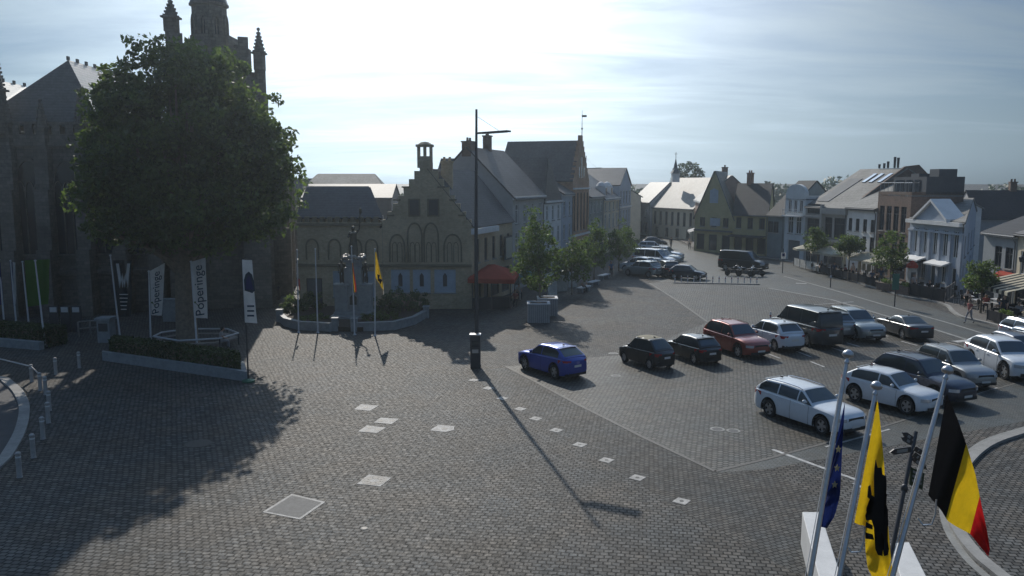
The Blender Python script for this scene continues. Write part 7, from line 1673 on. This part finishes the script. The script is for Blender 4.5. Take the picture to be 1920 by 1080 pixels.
# bicycle by the totem
c = G(1708,556)+V((.7,.6,.12)); r = thing('bicycle', 'dark bicycle leaning by the red topped totem', 'bicycle', c, radians(70))
for x in (-.52,.52):
    mb = MB(); mb.tube([(x+.33*cos(2*pi*k/20), 0, .34+.33*sin(2*pi*k/20)) for k in range(21)], .02, 6); mb.cyl((x,-.03,.34),(x,.03,.34),.03,n=8)
    for k in range(8): a = 2*pi*k/8; mb.tube([(x,0,.34),(x+.32*cos(a),0,.34+.32*sin(a))], .003, 3)
    mb.build('wheel', BLACK, r)
mb = MB(); mb.tube([(-.52,0,.34),(-.12,0,.32),(.36,0,.78),(-.2,0,.80),(-.12,0,.32)], .02, 6); mb.tube([(-.52,0,.34),(-.2,0,.80)], .015, 5); mb.tube([(.52,0,.34),(.36,0,.78),(.33,0,.98)], .018, 6); mb.tube([(.30,-.28,1.0),(.34,0,.99),(.30,.28,1.0)], .015, 5); mb.tube([(-.2,0,.8),(-.23,0,.92)], .015, 5); mb.build('frame', DSTEEL, r)
mb = MB(); mb.sphere((-.24,0,.95), .12, (1.1,.6,.35)); mb.build('saddle', BLACK, r)
# ================================================================ big flags, fingerpost and stone cheeks near the viewer
def zo(x, y): return (1440+x*.389, 660+y*.389)
def bigpole(label, top, bot, Yt, Yb, r0):
    t, b = at(*top, Yt), at(*bot, Yb); d_ = (b-t).normalized(); b = t+d_*((t.z+.02)/-d_.z) if d_.z < 0 else b
    r = thing('flagpole', label, 'flagpole', b, group='steel flagpoles before the town hall', world=True)
    mb = MB(); mb.tube([b, b.lerp(t,.5), t], [r0*1.25, r0*1.1, r0*.85], 14); mb.build('pole', STEEL, r, smooth=50)
    ax_ = (t-b).normalized(); q = V((0,0,1)).rotation_difference(ax_).to_matrix().to_4x4(); q.translation = t
    mb = MB(q); mb.lathe([(r0*.85,0),(r0*1.1,.02),(r0*1.1,.05),(r0*.7,.08),(r0*.75,.10),(r0*2.2,.13),(r0*2.6,.165),(r0*2.0,.215),(r0*.8,.25),(0,.255)], n=16); mb.build('finial', STEEL, r, smooth=50)
    mb = MB(); a = b.lerp(t,.97)+V((-r0*1.6,-.05,0)); mb.tube([a, b+V((-r0*2.2,-.05,.5))], .007, 5); mb.build('halyard', CW, r)
    return r, t, b
def holder(r, px, Y):
    c = at(*px, Y); mb = MB(); mb.tube([c+V((.02,0,0)), c+V((.09,-.05,-.10)), c+V((.22,-.08,-.08)), c+V((.28,-.06,.10)), c+V((.29,-.04,.34))], .014, 6); mb.build('cord_ring', STEEL, r, smooth=50)
YB = 13.2
r1, t1, bb1 = bigpole('steel flagpole carrying the blue flag', (1587,683), (1520,1075), YB, YB-.9, .038)
r2, t2, bb2 = bigpole('steel flagpole carrying the yellow lion flag', (1640,742), (1575,1075), YB-.2, YB-1.1, .038)
r3, t3_, bb3 = bigpole('steel flagpole carrying the black yellow red flag', (1772,712), (1675,1075), YB, YB-.9, .038)
holder(r2, zo(370,930), YB-.75); holder(r3, zo(715,800), YB-.4)
def curve(L, n):
    """resample polyline of pixel points to n+1 by length"""
    d_ = [0]
    for a, b in zip(L, L[1:]): d_.append(d_[-1]+math.hypot(b[0]-a[0], b[1]-a[1]))
    out = []
    for i in range(n+1):
        s_ = d_[-1]*i/n
        for k in range(len(L)-1):
            if s_ <= d_[k+1]+1e-6: t = (s_-d_[k])/(d_[k+1]-d_[k]); out.append(tuple(lerp(L[k][j], L[k+1][j], t) for j in (0,1))); break
    return out
def hung_flag(label, top, bot, Y0, mats_, mi, nu, nv, fold, ph=0.0, amp=.12):
    """cloth hanging between its upper edge and lower edge (pixel outlines), folded in depth"""
    T, B = curve([zo(*q) for q in top], nu), curve([zo(*q) for q in bot], nu)
    def fn(u, v_):
        i = min(int(round(u*nu)), nu); p = (lerp(T[i][0], B[i][0], v_), lerp(T[i][1], B[i][1], v_))
        return at(p[0], p[1], Y0+amp*min(1, u*4)*sin(u*fold*2*pi+ph+v_*1.3)+amp*.3*sin(v_*9+u*5)*u)
    mb = MB(); mb.grid(fn, nu, nv, mi=mi); bmesh.ops.solidify(mb.bm, geom=mb.bm.faces[:], thickness=.006)
    o = mb.build('flag', mats_, smooth=70); c = fn(0, 0); o.data.transform(Matrix.Translation(-c)); o.location = c
    tag(o, label, 'flag'); return o, fn
# Belgian
o, fn = hung_flag('black yellow red tricolour flag hanging at the right of the three steel poles', [(862,200),(912,318),(962,462),(1000,590),(1030,742),(1056,860),(1070,950)], [(772,690),(800,722),(836,765),(866,815),(905,840),(975,877),(1020,935),(1062,985)], YB+.05, [CB, CY_, CR], lambda i, j: 0 if i < 10 else (1 if i < 20 else 2), 30, 16, 1.6, 0.0, .2)
# Flemish
o, fn = hung_flag('yellow flag with a clawed black lion on the middle steel pole', [(528,230),(540,330),(560,540),(572,760),(590,960),(605,1110)], [(416,822),(440,834),(466,836),(470,960),(480,1040),(520,1120)], YB-.1, [CY_], None, 22, 26, 1.8, .6, .15)
LION = [(520,520),(530,560),(548,556),(552,590),(570,600),(572,640),(560,655),(574,690),(566,720),(578,760),(580,830),(572,880),(584,950),(578,978),(560,984),(556,955),(560,900),(548,860),(540,900),(548,950),(552,984),(530,978),(518,950),(526,900),(512,850),(500,810),(474,812),(470,790),(500,780),(474,768),(476,750),(500,752),(512,730),(480,700),(484,650),(494,640),(500,690),(514,700),(512,650),(512,600),(514,560)]
mb = MB(); base_ = [at(*zo(*q), YB-.34) for q in LION]; mb.extr(base_, (0,.012,0)); bmesh.ops.triangulate(mb.bm, faces=mb.bm.faces[:])
mb.extr([at(*zo(*q), YB-.335) for q in ((470,870),(505,880),(512,905),(470,900))], (0,.01,0)); mb.extr([at(*zo(*q), YB-.335) for q in ((474,820),(505,836),(505,856),(470,846))], (0,.01,0))
for v_ in mb.bm.verts: v_.co -= o.location
mb.build('lion', CB, o)
# European
o, fn = hung_flag('dark blue flag with pale stars rolled narrow on the left steel pole', [(372,235),(366,330),(358,450),(352,600),(348,690),(322,790),(284,850)], [(300,560),(290,640),(280,700),(268,760),(256,800),(248,825),(246,840)], YB, [CBL], None, 20, 10, 2.2, .3, .1)
STAR = cloth('pale_star', (.4,.37,.24))
for q in ((340,470),(334,560),(322,640)):
    mb = MB(); c = at(*zo(*q), YB-.19); mb.extr([(c.x+(.05 if k % 2 == 0 else .028)*sin(k*pi/5), c.y, c.z+(.07 if k % 2 == 0 else .028)*cos(k*pi/5)) for k in range(10)], (0,.01,0))
    for v_ in mb.bm.verts: v_.co -= o.location
    mb.build('star', STAR, o)
# fingerpost
t, b = at(*zo(712,385), 15.9), at(*zo(605,918), 14.8); d_ = (b-t).normalized(); b = t+d_*(t.z/-d_.z)
r = thing('fingerpost', 'dark fingerpost with several pointing arms between the flags', 'signpost', b, world=True)
mb = MB(); mb.tube([b, t], .042, 10); mb.build('post', DSTEEL, r, smooth=50)
mb = MB(); c = t.lerp(b, .2); mb.sphere(c, .07, (1,1,1.4)); mb.build('collar', DSTEEL, r, smooth=60)
Yf = 15.6
for (p, q, h) in (((690,470),(588,485),.12), ((696,440),(645,412),.10), ((698,420),(650,388),.10), ((706,462),(764,498),.10), ((702,490),(760,532),.10), ((700,510),(768,566),.10), ((690,560),(750,590),.0), ((690,600),(748,640),.0)):
    if h == 0: continue
    a, e = at(*zo(*p), Yf), at(*zo(*q), Yf-.1); dd = (e-a); L = dd.length; dd.normalize(); upv = V((0,0,1)); upv = (upv-dd*upv.dot(dd)).normalized(); nz = dd.cross(upv)
    mb = MB(); mb.extr([a-upv*h*.5, a+dd*(L-.1)-upv*h*.5, e, a+dd*(L-.1)+upv*h*.5, a+upv*h*.5], nz*.03); arm = mb.build('arm', DSTEEL, r)
    mb = MB(); s_ = .5; mb.extr([a+dd*.08-upv*h*.28-nz*.004, a+dd*(L-.16)-upv*h*.28-nz*.004, a+dd*(L-.16)+upv*h*.28-nz*.004, a+dd*.08+upv*h*.28-nz*.004], nz*.038); mb.build('arm_face', GRANITE, arm)
gp_ = [at(*zo(*q), 15.5) for q in ((690,555),(755,585),(745,665),(682,640))]; mb = MB(); mb.extr(gp_, (0,.03,0)); bp = mb.build('board', mat('green_board', (.04,.06,.03), .6, .1), r)
mb = MB()
for k in range(3): p0, p1 = gp_[0].lerp(gp_[3], .25+.25*k), gp_[1].lerp(gp_[2], .25+.25*k); mb.extr([p0.lerp(p1,.15)+V((0,-.006,0)), p0.lerp(p1,.85)+V((0,-.006,0)), p0.lerp(p1,.85)+V((0,-.006,.05)), p0.lerp(p1,.15)+V((0,-.006,.05))], (0,-.004,0))
mb.build('bars', GRANITE, bp)
# white stone cheeks of the town-hall steps
for P_, h, lab in (([(165,770),(252,770),(345,1055),(245,1085)], .95, 'white stone step cheek at the foot of the blue flag pole'), ([(590,920),(680,915),(768,1090),(640,1090)], .95, 'white stone step cheek between yellow flag and tricolour')):
    q = [G(*zo(*p), h) for p in P_]; q[2] = q[1]+(q[2]-q[1])*1.8; q[3] = q[0]+(q[3]-q[0])*1.8
    mb = MB(); mb.prism([tuple(p) for p in q], 0, h); r = solo(mb, 'step_cheek', mat('white_stone', (.62,.62,.61), .7, .1, 1.5) if 'white_stone' not in MATS else MATS['white_stone'], lab, 'stone block', loc=q[0].xy.to_3d())
    bv = r.modifiers.new('b', 'BEVEL'); bv.width = .02; bv.segments = 2
